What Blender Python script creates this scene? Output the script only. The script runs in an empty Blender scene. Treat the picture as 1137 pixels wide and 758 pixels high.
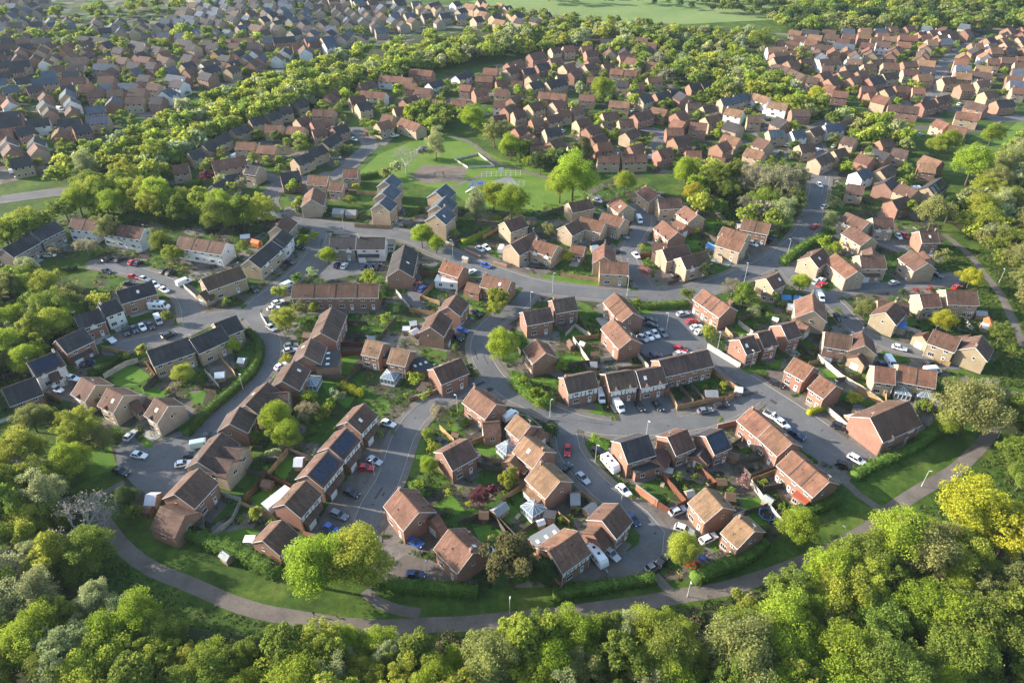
import bpy, bmesh, math, random
import numpy as np
from mathutils import Vector, Matrix
R_=math.radians
HOUSES=[
((-39.6,135.2),7.4,1.153,7.1,5.0,'b','B','TP',0,1,[],[],[],'brick house with black timbered front,topmost in the timbered row on the middle lane'),
((-42.4,126.0),7.3,1.173,7.1,5.0,'b','B','TSP',0,1,[],[],[],'timbered house with solar panels over most of its roof,second from top of its row'),
((-45.4,117.6),8.4,1.193,7.2,5.0,'b','B','TSP',0,1,[],[],[],'timbered house whose whole front roof slope is black solar panel,middle of its row'),
((-48.4,108.5),7.4,1.156,7.2,5.0,'b','B','TP',0,1,[],[((-2.7,7.5),(3.8,6.2),2.2,2.5,'white')],[],'timbered house with long white garden room at its back'),
((-50.6,98.0),5.9,1.124,7.2,5.0,'b','B','T',0,1,[],[((-1.9,6.6),(-.4,7.3),2.0,2.2,'white')],[],'brick house with cream lean-to,beside the big green tree over the footpath'),
((-55.8,176.6),13.7,1.54,7.9,5.0,'g','B','2',0,1,[],[],[],'long brown roofed pair with orange brick gable,end-on to the long brick terrace'),
((-58.3,162.8),8.2,1.566,7.9,5.0,'g','B','-',0,1,[],[((2.8,-4.9),(-4.9,-6.2),6.5,4.4,'dark')],[],'brown roofed house with a lower dark brick wing toward its lawn'),
((-61.1,152.1),8.6,1.453,7.9,4.8,'g','B','-',0,1,[],[],[((3.0,-4.4),4.5)],'brown roofed house with a white hexagonal conservatory in its garden'),
((-66.9,142.6),9.6,1.252,7.9,4.8,'g','C','-',0,1,[((1.1,-.3),(4.0,-6.4),6.0,4.4)],[],[],'house with a cross wing and pale gable above the two round garden trees'),
((-70.1,134.3),6.3,1.502,7.4,4.8,'g','B','-',0,1,[],[],[],'small house with red brick gable between the left lane and the round trees'),
((-72.4,122.8),10.0,1.34,7.9,4.8,'g','C','-',0,1,[((1.4,.4),(1.6,-7.2),6.0,4.6),((-1.8,.4),(-2.7,-7.3),6.0,4.6)],[],[],'large brown roofed house with two hipped cross wings facing its back lawns'),
((-73.6,111.5),8.1,1.234,8.4,5.0,'b','B','-',0,1,[((-7.1,1.8),(-7.6,-5.1),8.0,3.6)],[],[],'dark roofed brick house with a lower front wing at the end of the left close'),
((-113.4,147.5),6.1,-.555,7.9,5.0,'b','C','D',0,1,[((2.6,-1.7),(2.0,1.1),4.0,2.8)],[],[],'buff house with chimney and white bargeboards,left of three in the lower left close'),
((-104.2,143.1),6.1,-.502,7.9,5.0,'b','C','D',0,1,[((3.6,.6),(4.2,2.6),5.0,3.0)],[],[],'buff house with large pale gable,middle of three in the lower left close'),
((-90.4,139.0),5.5,-.613,7.9,5.0,'b','C','D',0,1,[((-9.5,.4),(-7.2,1.1),4.0,2.8)],[],[],'buff house with white arched front,right of three beside the curving hedge'),
((-131.6,158.2),7.5,.81,7.9,5.0,'g','W','DS',0,1,[((-1.0,-3.9),(1.5,-4.2),4.0,2.8)],[],[],'white house with two front gables and blue solar panels on its roof'),
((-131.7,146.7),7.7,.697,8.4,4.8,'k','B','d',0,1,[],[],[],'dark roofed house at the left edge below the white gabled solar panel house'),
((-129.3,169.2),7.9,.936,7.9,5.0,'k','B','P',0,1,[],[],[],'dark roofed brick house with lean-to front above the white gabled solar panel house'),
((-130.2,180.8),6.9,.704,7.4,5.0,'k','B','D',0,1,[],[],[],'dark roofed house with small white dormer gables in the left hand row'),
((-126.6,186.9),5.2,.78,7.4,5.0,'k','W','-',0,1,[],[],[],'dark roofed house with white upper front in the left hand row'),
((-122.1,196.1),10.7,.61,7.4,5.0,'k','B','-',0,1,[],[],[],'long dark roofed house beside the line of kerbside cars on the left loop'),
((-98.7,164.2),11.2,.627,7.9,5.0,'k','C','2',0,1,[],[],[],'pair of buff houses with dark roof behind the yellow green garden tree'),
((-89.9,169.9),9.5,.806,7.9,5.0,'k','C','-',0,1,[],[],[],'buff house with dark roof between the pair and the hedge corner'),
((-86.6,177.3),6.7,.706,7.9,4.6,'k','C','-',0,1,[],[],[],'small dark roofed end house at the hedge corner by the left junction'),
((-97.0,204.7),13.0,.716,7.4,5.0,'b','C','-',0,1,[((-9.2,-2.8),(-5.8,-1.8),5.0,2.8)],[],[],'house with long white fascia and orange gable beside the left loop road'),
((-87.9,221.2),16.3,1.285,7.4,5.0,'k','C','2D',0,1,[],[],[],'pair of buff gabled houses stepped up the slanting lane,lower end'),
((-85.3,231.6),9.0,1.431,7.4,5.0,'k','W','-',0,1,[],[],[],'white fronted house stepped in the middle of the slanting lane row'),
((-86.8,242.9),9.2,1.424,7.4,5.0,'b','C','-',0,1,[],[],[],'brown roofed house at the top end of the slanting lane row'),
((-111.2,228.1),19.1,-.289,7.4,5.0,'b','W','3',0,1,[],[],[],'white fronted terrace with long brown roof left of the slanting lane'),
((-161.2,244.2),11.2,-.177,7.4,5.0,'b','W','2',0,1,[],[],[],'white fronted terrace of two under brown roof in front of the tree belt'),
((-143.9,239.1),16.9,-.284,7.4,5.0,'b','W','3',0,1,[],[],[],'white and brick terrace with brown roof and green end gable by the tree belt'),
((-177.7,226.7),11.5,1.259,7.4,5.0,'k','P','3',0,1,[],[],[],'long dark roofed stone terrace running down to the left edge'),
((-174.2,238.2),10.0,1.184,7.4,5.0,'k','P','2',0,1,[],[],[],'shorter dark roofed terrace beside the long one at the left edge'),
((-57.2,197.3),27.8,.008,7.4,5.0,'b','B','4',0,1,[],[],[],'long brick terrace with brown roof and white windows above the back gardens'),
((-61.1,229.6),9.1,.0,7.4,5.0,'k','P','D',0,1,[],[],[],'grey roofed pair with a small front gable facing the parked cars'),
((-50.9,229.5),10.1,.0,7.4,5.0,'k','W','P',0,1,[],[((4.4,5.3),(7.1,5.3),5.0,2.8,'dark')],[],'white fronted pair under grey roof facing the parked cars'),
((-37.9,214.9),16.7,-1.565,8.4,5.0,'k','B','-',1,1,[],[],[],'brick gabled house end-on beside the round tree and the main road'),
((-4.7,201.8),9.6,-.436,7.0,5.0,'r','B','K',0,1,[((-9.9,-2.8),(-4.5,-2.8),5.0,3.0)],[],[],'red roofed house with low wing and pale forecourt at the lane corner'),
((-19.9,211.2),7.9,-.544,6.5,5.0,'o','B','-',0,1,[],[((-4.3,-4.7),(3.0,-1.7),4.0,2.8,'white')],[],'orange roofed house with white flat roofed garden room beside the road'),
((-18.6,187.7),7.7,1.262,7.4,5.0,'b','B','-',0,1,[],[],[],'brown roofed house at the head of the twin gabled pair on the lane'),
((-23.2,177.2),8.6,1.336,7.4,5.0,'b','B','P',0,1,[],[],[],'house with broad red brick end wall facing the camera beside the lane'),
((-39.7,165.8),5.2,-.331,7.0,5.0,'t','B','-',0,1,[],[],[],'tan roofed house with small white windows,left of two beside the patio gardens'),
((-31.7,161.9),5.4,-.305,7.0,5.0,'t','B','-',0,1,[],[((-6.3,.1),(-7.5,6.2),4.0,3.0,'dark')],[((-1.2,-5.5),4.2)],'tan roofed house with white pyramid conservatory at its back'),
((-17.8,155.3),8.7,.601,7.4,5.0,'b','B','-',0,1,[],[((-6.3,9.6),(-1.3,9.2),6.0,3.0,'dark')],[],'dark roofed house with blank brick flank along the lane corner'),
((7.6,182.5),8.6,.312,7.0,5.0,'g','B','-',0,1,[],[],[],'lower of the stepped pair of brick houses in front of the main road'),
((16.2,189.0),7.3,.295,7.0,5.0,'g','B','K',0,1,[],[],[],'upper of the stepped pair of brick houses in front of the main road'),
((8.2,163.6),7.0,-1.196,7.4,5.0,'r','B','D',0,1,[],[],[],'house with lit tan roof and broad red brick flank beside the round bush'),
((18.2,150.5),8.7,.319,7.0,5.0,'g','B','TK',0,1,[],[],[],'half timbered house with a white van parked at its right side'),
((29.3,151.4),7.8,.254,7.4,5.0,'g','B','TD',0,1,[((1.6,-.1),(5.0,-.1),4.0,2.8)],[],[],'timbered house with white van on its front drive,right of the half timbered house'),
((37.6,152.9),7.6,.294,7.4,5.0,'g','B','TD',0,1,[((1.0,-1.5),(5.2,-1.5),4.0,2.8)],[],[],'timbered house with white garage door,joined to the short terrace'),
((48.3,159.1),15.5,.331,7.4,5.0,'g','B','4',0,1,[],[],[],'terrace of four dark roofed brick houses in front of the car park court'),
((34.9,186.3),12.1,-1.224,7.4,5.0,'r','B','3',0,1,[],[((-3.7,1.6),(.1,-1.6),3.5,2.6,'white')],[],'terrace of three with orange red roof at the top of the car park court'),
((32.6,172.3),11.0,-1.195,7.4,5.0,'r','B','-',0,1,[],[],[],'orange red roofed block with brick gable beside the row of white cars'),
((64.5,189.2),11.8,-1.052,7.4,5.0,'r','B','3',0,1,[],[],[],'red roofed terrace of three right of the car park court'),
((68.2,167.6),4.9,.432,7.4,5.0,'g','B','-',0,1,[],[],[],'left of three dark roofed gabled houses behind the white garden wall'),
((74.3,170.6),4.9,.386,7.4,5.0,'g','B','D',0,1,[],[],[],'middle of three dark roofed gabled houses behind the white garden wall'),
((82.5,174.8),5.1,.411,7.4,5.0,'g','B','-',0,1,[],[],[],'right of three dark roofed gabled houses,taller orange flank'),
((93.6,185.8),10.0,1.293,8.8,5.0,'r','C','-',1,1,[((-2.5,3.8),(-4.1,1.9),5.0,3.0),((-6.9,2.8),(-8.3,.8),4.0,3.0)],[],[],'large house with lit brown slope and chimney at the bend by the motor van'),
((81.0,156.0),5.7,-.86,7.4,5.0,'r','B','-',0,1,[((2.4,1.9),(4.9,2.3),4.0,2.8)],[],[],'brown roofed house with white front beside the forked road,upper of two'),
((84.8,147.9),5.0,-1.037,7.4,5.0,'r','B','-',0,1,[],[],[],'brown roofed house with clipped yellow hedge and red shrub at its corner'),
((86.3,202.9),6.3,.613,7.0,5.0,'b','C','-',0,1,[],[((-3.8,.1),(-1.2,-3.7),4.0,2.8,'dark')],[],'small buff house with open gable beside the bright roadside tree'),
((-13.6,123.1),7.3,.681,7.4,5.0,'b','B','-',0,1,[],[],[],'dark roofed house behind the row of round shrubs on the middle lane'),
((-7.2,141.6),8.8,-.81,7.4,5.0,'r','B','K',0,1,[((5.5,-5.6),(8.0,-2.1),6.0,3.2)],[],[],'red roofed house with chimney at the corner of the two lanes'),
((2.9,132.5),5.3,-.893,7.0,5.0,'t','B','s',0,1,[((.1,2.1),(4.4,2.6),5.0,3.0)],[],[((.7,-5.8),4.0)],'house with grey solar panels on the slope over the white conservatory'),
((5.4,123.8),7.0,-.846,7.4,5.0,'t','B','P',0,1,[((-1.6,-6.4),(-2.5,-3.3),5.0,3.0)],[],[],'tan roofed house with brick garden wing between the solar panel house and the next'),
((8.6,114.6),7.3,-.913,7.9,5.0,'t','B','P',0,1,[],[],[((2.3,-6.4),4.2)],'tan roofed house with glass roofed white conservatory on its patio'),
((-22.8,106.0),8.4,-.911,7.9,5.0,'r','B','Kd',0,1,[((5.7,2.1),(5.5,4.1),6.0,3.0)],[],[],'red roofed house with chimney beside the lane end and the big green tree'),
((-10.7,95.0),7.9,-.846,7.9,5.0,'r','B','kd',0,1,[],[((1.9,5.0),(3.3,4.8),3.0,2.4,'white')],[],'red roofed house with front drive,closest to the footpath lamp'),
((10.8,94.9),7.9,.683,7.9,5.0,'r','B','T',0,1,[],[((-2.9,6.2),(3.9,5.6),4.0,3.0,'grey')],[],'half timbered house with roof windows,beside the white caravan at the bottom'),
((21.4,102.8),6.1,.854,7.4,5.0,'b','B','T',0,1,[((-5.8,.2),(-2.6,.1),6.0,3.4)],[],[],'tall dark roofed house with orange flank above the white caravan at the bottom'),
((29.6,124.9),7.5,.385,7.9,5.4,'k','B','-',0,1,[],[((-2.4,-3.3),(5.9,-3.4),5.0,3.0,'dark')],[],'biggest dark roofed house with lit pink end wall and skylit rear extension'),
((40.5,127.4),5.8,.484,7.4,5.0,'b','B','-',0,1,[((-7.8,-2.5),(-4.1,-.2),5.0,3.0)],[],[],'dark roofed house with red fenced back garden,middle of three by the bend'),
((49.6,127.6),5.2,.491,7.4,5.0,'k','B','S',0,1,[((-5.8,-2.1),(-3.1,-.7),4.5,3.0)],[],[],'house with slate blue solar panels,right of three by the bend'),
((62.7,133.8),6.9,-1.083,7.4,5.0,'r','B','-',0,1,[],[],[],'upper house of the lit brown terrace beside the parked white cars'),
((66.0,127.4),7.2,-1.129,7.4,5.0,'r','B','-',0,1,[],[],[],'second house of the lit brown terrace with pale pergola at its back'),
((69.3,116.4),11.0,-1.079,7.9,5.0,'r','B','3',0,1,[],[((1.4,-3.9),(4.8,-3.3),4.0,2.8,'red')],[],'lower terrace of lit brown roofs with a red roofed sun room'),
((44.7,106.8),6.0,-1.145,7.9,5.0,'t','B','p',0,1,[],[],[],'tan roofed house with deep red brick flank beside three white cars'),
((49.8,99.6),4.7,-1.019,7.9,5.0,'t','B','p',0,1,[],[],[],'tan roofed house with TV aerial at the bottom hedge corner'),
((95.4,134.9),13.9,.47,10.2,5.2,'b','B','dD',0,1,[],[],[],'wide brown roofed house with orange brick gable beside the long clipped hedge'),
((117.2,183.8),8.4,.814,7.4,5.0,'b','C','D',0,1,[((3.2,4.8),(8.0,-3.0),6.0,4.4)],[((3.5,-3.1),(-.8,-4.1),4.0,2.4,'blue')],[],'buff gabled house with blue tarpaulin lean-to beside the olive shrubs'),
((133.1,192.2),6.2,.088,7.0,4.6,'r','C','-',0,1,[],[((-1.4,-2.4),(3.5,-2.8),3.0,2.6,'grey')],[],'buff house with pale gable and a glass awning,below two red shrubs'),
((143.5,193.0),9.5,-.057,7.9,5.2,'b','C','-',0,1,[],[((1.1,-2.0),(4.1,-2.9),4.0,2.5,'stripe')],[],'large buff house with tall pale gable and striped awning over its patio'),
((127.5,169.4),7.2,-.692,7.4,5.0,'b','C','p',0,1,[((-5.8,-.5),(-4.8,2.7),5.0,3.0)],[],[],'buff house with lit front facing the white car on the right cul-de-sac'),
((134.5,165.5),7.6,.857,7.9,5.0,'b','C','-',0,1,[((3.1,3.8),(7.5,2.9),5.0,3.0)],[],[],'buff gabled house with two small windows at the end of the right cul-de-sac'),
((95.8,169.5),7.3,-.303,7.0,5.0,'b','C','P',0,1,[],[],[],'buff house with white gabled porch awning above the pink blossom tree'),
((102.1,167.3),7.2,1.311,7.4,5.0,'b','C','-',1,1,[((-5.6,1.5),(-3.3,.1),5.0,3.0)],[],[],'brown roofed house with little hipped front wing beside the pink blossom tree'),
((102.8,154.0),5.2,-.232,7.0,4.8,'r','C','-',0,1,[],[((1.6,1.6),(4.1,.9),4.0,3.0,'red')],[],'brown roofed house with white end and red roofed side room behind the hipped house'),
((111.3,153.2),9.4,-.328,7.4,5.0,'r','C','2',0,1,[],[],[((-2.5,-3.8),4.0),((3.3,-3.1),4.4)],'long brown roofed pair with white end wall and two conservatories'),
((114.2,212.0),12.3,-1.341,7.0,5.0,'r','C','p',0,1,[],[],[],'pale fronted narrow house beside the street lamp on the right lane'),
((124.5,216.1),8.4,.0,7.9,5.0,'b','C','P',0,1,[((3.2,7.5),(1.8,2.9),6.0,4.8)],[],[],'brown roofed house with cross gable behind and a dark lean-to porch'),
((140.7,215.3),8.9,-1.411,7.9,5.0,'b','C','-',0,1,[((-8.4,8.2),(-3.2,7.4),5.0,3.0)],[],[],'pale gabled house with brown roof beside the garden grass and path'),
((153.3,235.3),6.5,.045,7.4,4.6,'b','B','-',0,1,[],[],[],'dark roofed house with orange brick end near the footpath trees'),
((128.2,234.3),10.0,-1.233,7.4,5.0,'b','C','-',0,1,[],[],[],'brown roofed house lower of three behind the tall willow'),
((131.6,246.1),9.5,-1.005,7.4,5.0,'b','C','D',0,1,[],[],[],'brown roofed house upper of three behind the tall willow'),
((140.6,245.2),7.4,-.041,7.4,5.0,'b','C','D',0,1,[],[],[],'brown roofed house right of three behind the tall willow'),
((106.2,218.4),9.2,.758,7.4,5.0,'b','C','d',0,1,[],[],[],'buff house above the two parked cars beside the bright roadside tree'),
((57.1,270.9),9.9,-1.212,7.4,5.0,'r','C','-',0,1,[],[],[],'lit roofed house at the head of the upper cul-de-sac,topmost'),
((62.8,262.9),9.1,.093,7.4,5.0,'b','C','-',0,1,[],[],[],'brown roofed buff house right of the head of the upper cul-de-sac'),
((69.5,252.3),8.3,-1.185,7.4,5.0,'r','C','D',0,1,[],[],[],'pale gabled house below the yellow tree at the wood edge'),
((58.9,238.6),10.0,-1.191,7.4,5.0,'r','B','D',0,1,[((-8.4,8.0),(-2.9,9.3),5.0,3.0)],[],[],'house with red brick flank in the middle of the upper cul-de-sac'),
((57.5,222.4),9.9,.357,7.4,5.0,'b','C','-',0,1,[((-3.7,7.8),(-.2,5.0),6.0,4.4)],[],[],'tall buff house behind the red garden fence'),
((63.1,217.1),10.7,.433,7.4,5.0,'b','C','D',0,1,[],[],[],'buff house with two pale front drives on the main road'),
((82.3,235.5),9.6,-.684,7.0,5.0,'r','C','2',0,1,[],[],[],'upper of two red roofed blocks beside the lower wood'),
((79.6,229.1),9.1,-.655,7.0,5.0,'r','C','-',0,1,[],[],[],'lower of two red roofed blocks with lit buff front'),
((92.2,242.7),10.0,-.435,7.4,5.0,'r','B','2',0,1,[],[],[],'red roofed brick pair with white windows against the bare wood'),
((43.5,260.6),8.6,-1.157,7.4,5.0,'r','C','-',0,1,[],[],[],'brown roofed gabled house left of the white van in the upper cul-de-sac'),
((40.7,246.5),5.1,-.723,7.4,5.0,'r','C','-',0,1,[],[],[],'buff house immediately left of the white van in the upper cul-de-sac'),
((.5,244.6),8.4,.663,7.4,5.0,'b','C','-',0,1,[],[],[],'dark roofed buff house behind the two white cars on the forecourt'),
((3.8,228.7),12.7,.851,7.9,5.0,'b','C','-',0,1,[],[],[],'dark roofed buff house in front of the white van on its drive'),
((12.2,225.8),9.1,-.567,7.4,5.0,'r','C','D',0,1,[],[],[],'red roofed buff house with two little front gables by the main road'),
((24.0,228.1),5.0,-.308,6.0,3.0,'r','B','-',0,1,[],[],[],'low red bungalow building with red end beside the yellow shrub'),
((32.5,220.2),9.5,1.446,7.4,5.0,'r','C','-',1,1,[],[],[],'gabled buff house with lit slope behind the grass verge'),
((34.9,211.9),9.5,-.078,7.0,5.0,'r','C','-',0,1,[],[],[],'house turning a blank buff back wall to the grass verge'),
((26.7,260.8),9.5,.44,7.0,5.0,'b','C','-',0,1,[],[],[],"dark roofed buff house below the park's big round tree"),
((22.3,241.5),7.5,.806,7.4,5.0,'b','C','-',0,1,[],[],[],'dark roofed buff house with open gable behind the olive garden tree'),
((30.7,244.2),9.8,-.517,7.4,5.0,'r','C','-',0,1,[],[],[],'lit brown roofed buff house in the middle of the upper block'),
((38.6,247.9),8.3,-.551,7.4,5.0,'r','C','-',0,1,[],[],[],'lit brown roofed buff house right of its near twin in the upper block'),
((-27.2,246.8),8.5,1.175,8.4,7.0,'s','C','-',0,1,[],[],[],'nearest unit of the slate roofed cream townhouses,right hand row'),
((-27.2,256.0),9.5,1.258,8.4,7.0,'s','C','-',0,1,[],[],[],'middle unit of the slate roofed cream townhouses,right hand row'),
((-28.6,267.6),8.6,1.17,8.4,7.0,'s','C','-',0,1,[],[],[],'farthest unit of the slate roofed cream townhouses,right hand row'),
((-50.3,256.8),6.9,1.298,7.9,7.0,'s','C','-',0,1,[],[],[],'nearest unit of the slate roofed cream townhouses,left hand row'),
((-50.4,267.6),9.1,1.306,7.9,7.0,'s','C','-',0,1,[],[],[],'middle unit of the slate roofed cream townhouses,left hand row'),
((-51.1,278.3),7.6,1.287,7.9,7.0,'s','C','-',0,1,[],[],[],'farthest unit of the slate roofed cream townhouses,left hand row'),
((-80.5,267.1),11.7,-1.457,8.4,5.0,'r','C','-',1,1,[],[],[],'cream gabled house beside the young lime tree and blue car'),
((-82.3,285.8),8.6,-.134,7.4,5.0,'r','C','-',0,1,[],[],[],'red roofed cream house above the young lime tree'),
((-70.1,293.3),6.1,.0,7.4,5.0,'r','C','-',0,1,[],[],[],'red roofed cream house beside the white van left of the park'),
((-73.8,281.7),6.0,-.187,6.5,4.0,'b','C','-',0,1,[],[],[],'low brown roofed house between the two red roofed cream houses'),
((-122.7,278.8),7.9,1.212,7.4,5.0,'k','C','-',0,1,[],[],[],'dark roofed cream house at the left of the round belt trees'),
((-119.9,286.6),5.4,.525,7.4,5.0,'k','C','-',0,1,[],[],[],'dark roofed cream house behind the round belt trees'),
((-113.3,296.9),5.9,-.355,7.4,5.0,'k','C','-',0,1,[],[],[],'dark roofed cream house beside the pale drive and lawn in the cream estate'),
((-72.1,435.8),15,-.21,6.9,4.7,'r','W','-',0,0,[],[],[],'russet roofed white house by the white terraces under the wood'),
((-61.8,431.9),6.5,-.286,6.9,4.7,'r','B','-',0,0,[],[],[],'russet roofed brick house right of the white terraces under the wood,left one of two'),
((-78.0,405.1),15,-.249,6.9,4.7,'r','W','-',0,0,[],[],[],'russet roofed white house below the white terraces under the wood'),
((-85.0,422.5),11.8,.995,6.9,4.7,'b','B','-',0,0,[],[],[],'brown roofed brick house left of the white terraces under the wood'),
((-55.4,449.3),15,-.33,6.9,4.7,'r','B','-',0,0,[],[],[],'russet roofed brick house right of the white terraces under the wood,right one of two'),
((-29.8,442.9),15,.988,6.9,4.7,'k','W','-',0,0,[],[],[],'dark roofed white house by the white gabled dark roofs'),
((-45.2,425.5),10.6,.879,6.9,4.7,'k','W','-',0,0,[],[],[],"dark roofed white house above the park's top trees"),
((-16.5,436.4),10.6,-.18,6.9,4.7,'r','B','-',0,0,[],[],[],'russet roofed brick house right of the white gabled dark roofs'),
((-50.2,411.7),9.5,-.307,6.9,4.7,'b','B','-',0,0,[],[],[],"brown roofed brick house left of the park's top trees,leftmost of three"),
((-26.5,418.1),6.5,-.312,6.9,4.7,'r','B','-',0,0,[],[],[],"russet roofed brick house above the park's top trees"),
((-18.3,410.0),7.7,.461,6.9,4.7,'r','B','-',0,0,[],[],[],"russet roofed brick house right of the park's top trees,right one of two"),
((-56.8,395.1),10.0,.942,6.9,4.7,'b','B','-',0,0,[],[],[],'brown roofed brick house below the white terraces under the wood'),
((-47.8,399.8),6.5,-.213,6.9,4.7,'b','B','-',0,0,[],[],[],"brown roofed brick house left of the park's top trees,second from left of three"),
((-39.4,389.5),8.4,-.383,6.9,4.7,'b','B','-',0,0,[],[],[],"brown roofed brick house left of the park's top trees,rightmost of three"),
((-29.1,390.3),8.6,-.184,6.9,4.7,'r','B','-',0,0,[],[],[],"russet roofed brick house right of the park's top trees,left one of two"),
((-6.9,388.4),6.5,.0,6.9,4.7,'r','W','-',0,0,[],[],[],'russet roofed white house right of the round tree above the park'),
((-1.7,380.5),7.5,.833,6.9,4.7,'b','B','-',0,0,[],[],[],'brown roofed brick house above the brick close by the park'),
((-6.6,364.9),6.8,.356,6.9,4.7,'b','B','-',0,0,[],[],[],'brown roofed brick house right of the round tree above the park'),
((-6.2,427.3),6.5,.242,6.9,4.7,'b','B','-',0,0,[],[],[],'brown roofed brick house right of the white gabled dark roofs'),
((-64.1,365.6),6.5,-.293,6.9,4.7,'r','C','-',0,0,[],[],[],'russet roofed cream house above the park edge houses'),
((-51.1,356.0),15,-.756,6.9,4.7,'r','C','-',0,0,[],[],[],'russet roofed cream house right of the park edge houses'),
((-146.1,315.7),6.5,.851,6.9,4.7,'k','C','-',0,0,[],[],[],"dark roofed cream house below the belt row's lower end"),
((-143.3,326.5),7.7,1.064,6.9,4.7,'k','C','-',0,0,[],[],[],"dark roofed cream house by the belt row's lower end"),
((-140.6,335.5),7.7,1.134,6.9,4.7,'k','C','-',0,0,[],[],[],"dark roofed cream house above the belt row's lower end"),
((-136.0,347.7),8.2,.875,6.9,4.7,'k','C','-',0,0,[],[],[],"dark roofed cream house left of the belt row's middle"),
((-131.4,361.4),7.1,.714,6.9,4.7,'k','C','-',0,0,[],[],[],"dark roofed cream house above the belt row's middle"),
((-125.2,368.9),7.1,.955,6.9,4.7,'k','C','-',0,0,[],[],[],"dark roofed cream house left of the belt row's upper end,left one of two"),
((-120.7,378.2),6.5,.487,6.9,4.7,'k','C','-',0,0,[],[],[],"dark roofed cream house left of the belt row's upper end,right one of two"),
((-115.6,388.5),6.7,.891,6.9,4.7,'k','C','-',0,0,[],[],[],"dark roofed cream house above the belt row's upper end"),
((-125.5,326.4),9.5,-.125,6.9,4.7,'r','C','-',0,0,[],[],[],'russet roofed cream house left of the red roofed estate pair'),
((-114.1,321.9),9.5,-.246,6.9,4.7,'r','C','-',0,0,[],[],[],'russet roofed cream house below the red roofed estate pair'),
((-118.6,349.9),8.9,-.025,6.9,4.7,'r','C','-',0,0,[],[],[],'russet roofed cream house above the red roofed estate pair'),
((-106.9,347.2),8.8,-.149,6.9,4.7,'r','C','-',0,0,[],[],[],'russet roofed cream house above the estate lane with trees'),
((-99.1,373.8),11.7,-.126,6.9,4.7,'b','C','-',0,0,[],[],[],'brown roofed cream house left of the brick block under the belt'),
((-91.4,319.3),9.2,.984,6.9,4.7,'k','C','-',0,0,[],[],[],'dark roofed cream house below the estate lane with trees,right one of two'),
((-95.6,309.8),8.7,.916,6.9,4.7,'k','C','-',0,0,[],[],[],'dark roofed cream house below the estate lane with trees,left one of two'),
((-87.8,332.9),12.5,1.23,6.9,4.7,'k','C','-',0,0,[],[],[],'dark roofed cream house right of the estate lane with trees'),
((-100.8,403.4),14.7,1.23,6.9,4.7,'b','B','-',0,0,[],[],[],'brown roofed brick house above the brick block under the belt'),
((-146.2,298.4),6.5,.323,6.9,4.7,'b','C','-',0,0,[],[],[],"brown roofed cream house below the belt row's lower end"),
((-114.7,299.2),6.5,.986,6.9,4.7,'k','C','-',0,0,[],[],[],'dark roofed cream house right of the purple tree in the estate'),
((-95.3,344.4),6.5,.434,6.9,4.7,'b','C','-',0,0,[],[],[],'brown roofed cream house above the estate lane with trees'),
((29.9,438.2),6.5,.273,6.9,4.7,'b','C','-',0,0,[],[],[],'brown roofed cream house above the tan roofed middle houses'),
((38.0,448.0),10.1,.956,6.9,4.7,'b','B','-',0,0,[],[],[],'brown roofed brick house right of the brick houses under the field'),
((3.1,425.8),6.5,-.235,6.9,4.7,'b','B','-',0,0,[],[],[],'brown roofed brick house left of the tan roofed middle houses,right one of two'),
((18.2,403.8),6.5,-.27,6.9,4.7,'r','B','-',0,0,[],[],[],'russet roofed brick house by the tan roofed middle houses'),
((26.1,401.6),8.9,-.316,6.9,4.7,'r','B','-',0,0,[],[],[],'russet roofed brick house right of the tan roofed middle houses'),
((48.4,433.9),7.3,-.086,6.9,4.7,'r','B','-',0,0,[],[],[],'russet roofed brick house left of the long row under the field,right one of two'),
((64.6,451.1),8.1,-.251,6.9,4.7,'r','C','-',0,0,[],[],[],'russet roofed cream house below the long row under the field,left one of two'),
((72.8,447.8),7.5,-.266,6.9,4.7,'r','C','-',0,0,[],[],[],'russet roofed cream house below the long row under the field,right one of two'),
((64.9,425.6),6.5,-.289,6.9,4.7,'k','C','-',0,0,[],[],[],'dark roofed cream house below the long row under the field'),
((72.7,421.2),7.5,.199,6.9,4.7,'r','B','-',0,0,[],[],[],'russet roofed brick house left of the orange gable house'),
((84.7,433.5),8.6,.182,6.9,4.7,'r','C','-',0,0,[],[],[],'russet roofed cream house above the orange gable house'),
((41.9,399.7),8.6,-.193,6.9,4.7,'r','C','-',0,0,[],[],[],'russet roofed cream house right of the tan roofed middle houses'),
((58.5,388.3),10.8,-.268,6.9,4.7,'t','C','-',0,0,[],[],[],'tan roofed cream house left of the buff houses in the middle'),
((34.0,377.6),7.1,.555,6.9,4.7,'r','C','-',0,0,[],[],[],'russet roofed cream house above the close with one white car,right one of two'),
((27.0,373.3),7.1,.353,6.9,4.7,'r','C','-',0,0,[],[],[],'russet roofed cream house above the close with one white car,left one of two'),
((51.1,369.6),8.6,.283,6.9,4.7,'b','C','-',0,0,[],[],[],'brown roofed cream house left of the buff houses in the middle'),
((12.7,360.2),6.5,.391,6.9,4.7,'t','B','-',0,0,[],[],[],'tan roofed brick house by the brick close by the park'),
((20.8,364.9),8.4,.594,6.9,4.7,'b','C','-',0,0,[],[],[],'brown roofed cream house left of the close with one white car'),
((4.1,347.8),7.0,.677,6.9,4.7,'b','B','-',0,0,[],[],[],'brown roofed brick house below the brick close by the park'),
((67.9,369.7),11.9,.651,6.9,4.7,'b','B','-',0,0,[],[],[],'brown roofed brick house below the buff houses in the middle'),
((78.1,375.8),8.8,-.596,6.9,4.7,'r','B','-',0,0,[],[],[],'russet roofed brick house right of the buff houses in the middle'),
((39.8,348.4),8.6,.689,6.9,4.7,'b','B','-',0,0,[],[],[],'brown roofed brick house right of the close with one white car'),
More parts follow.
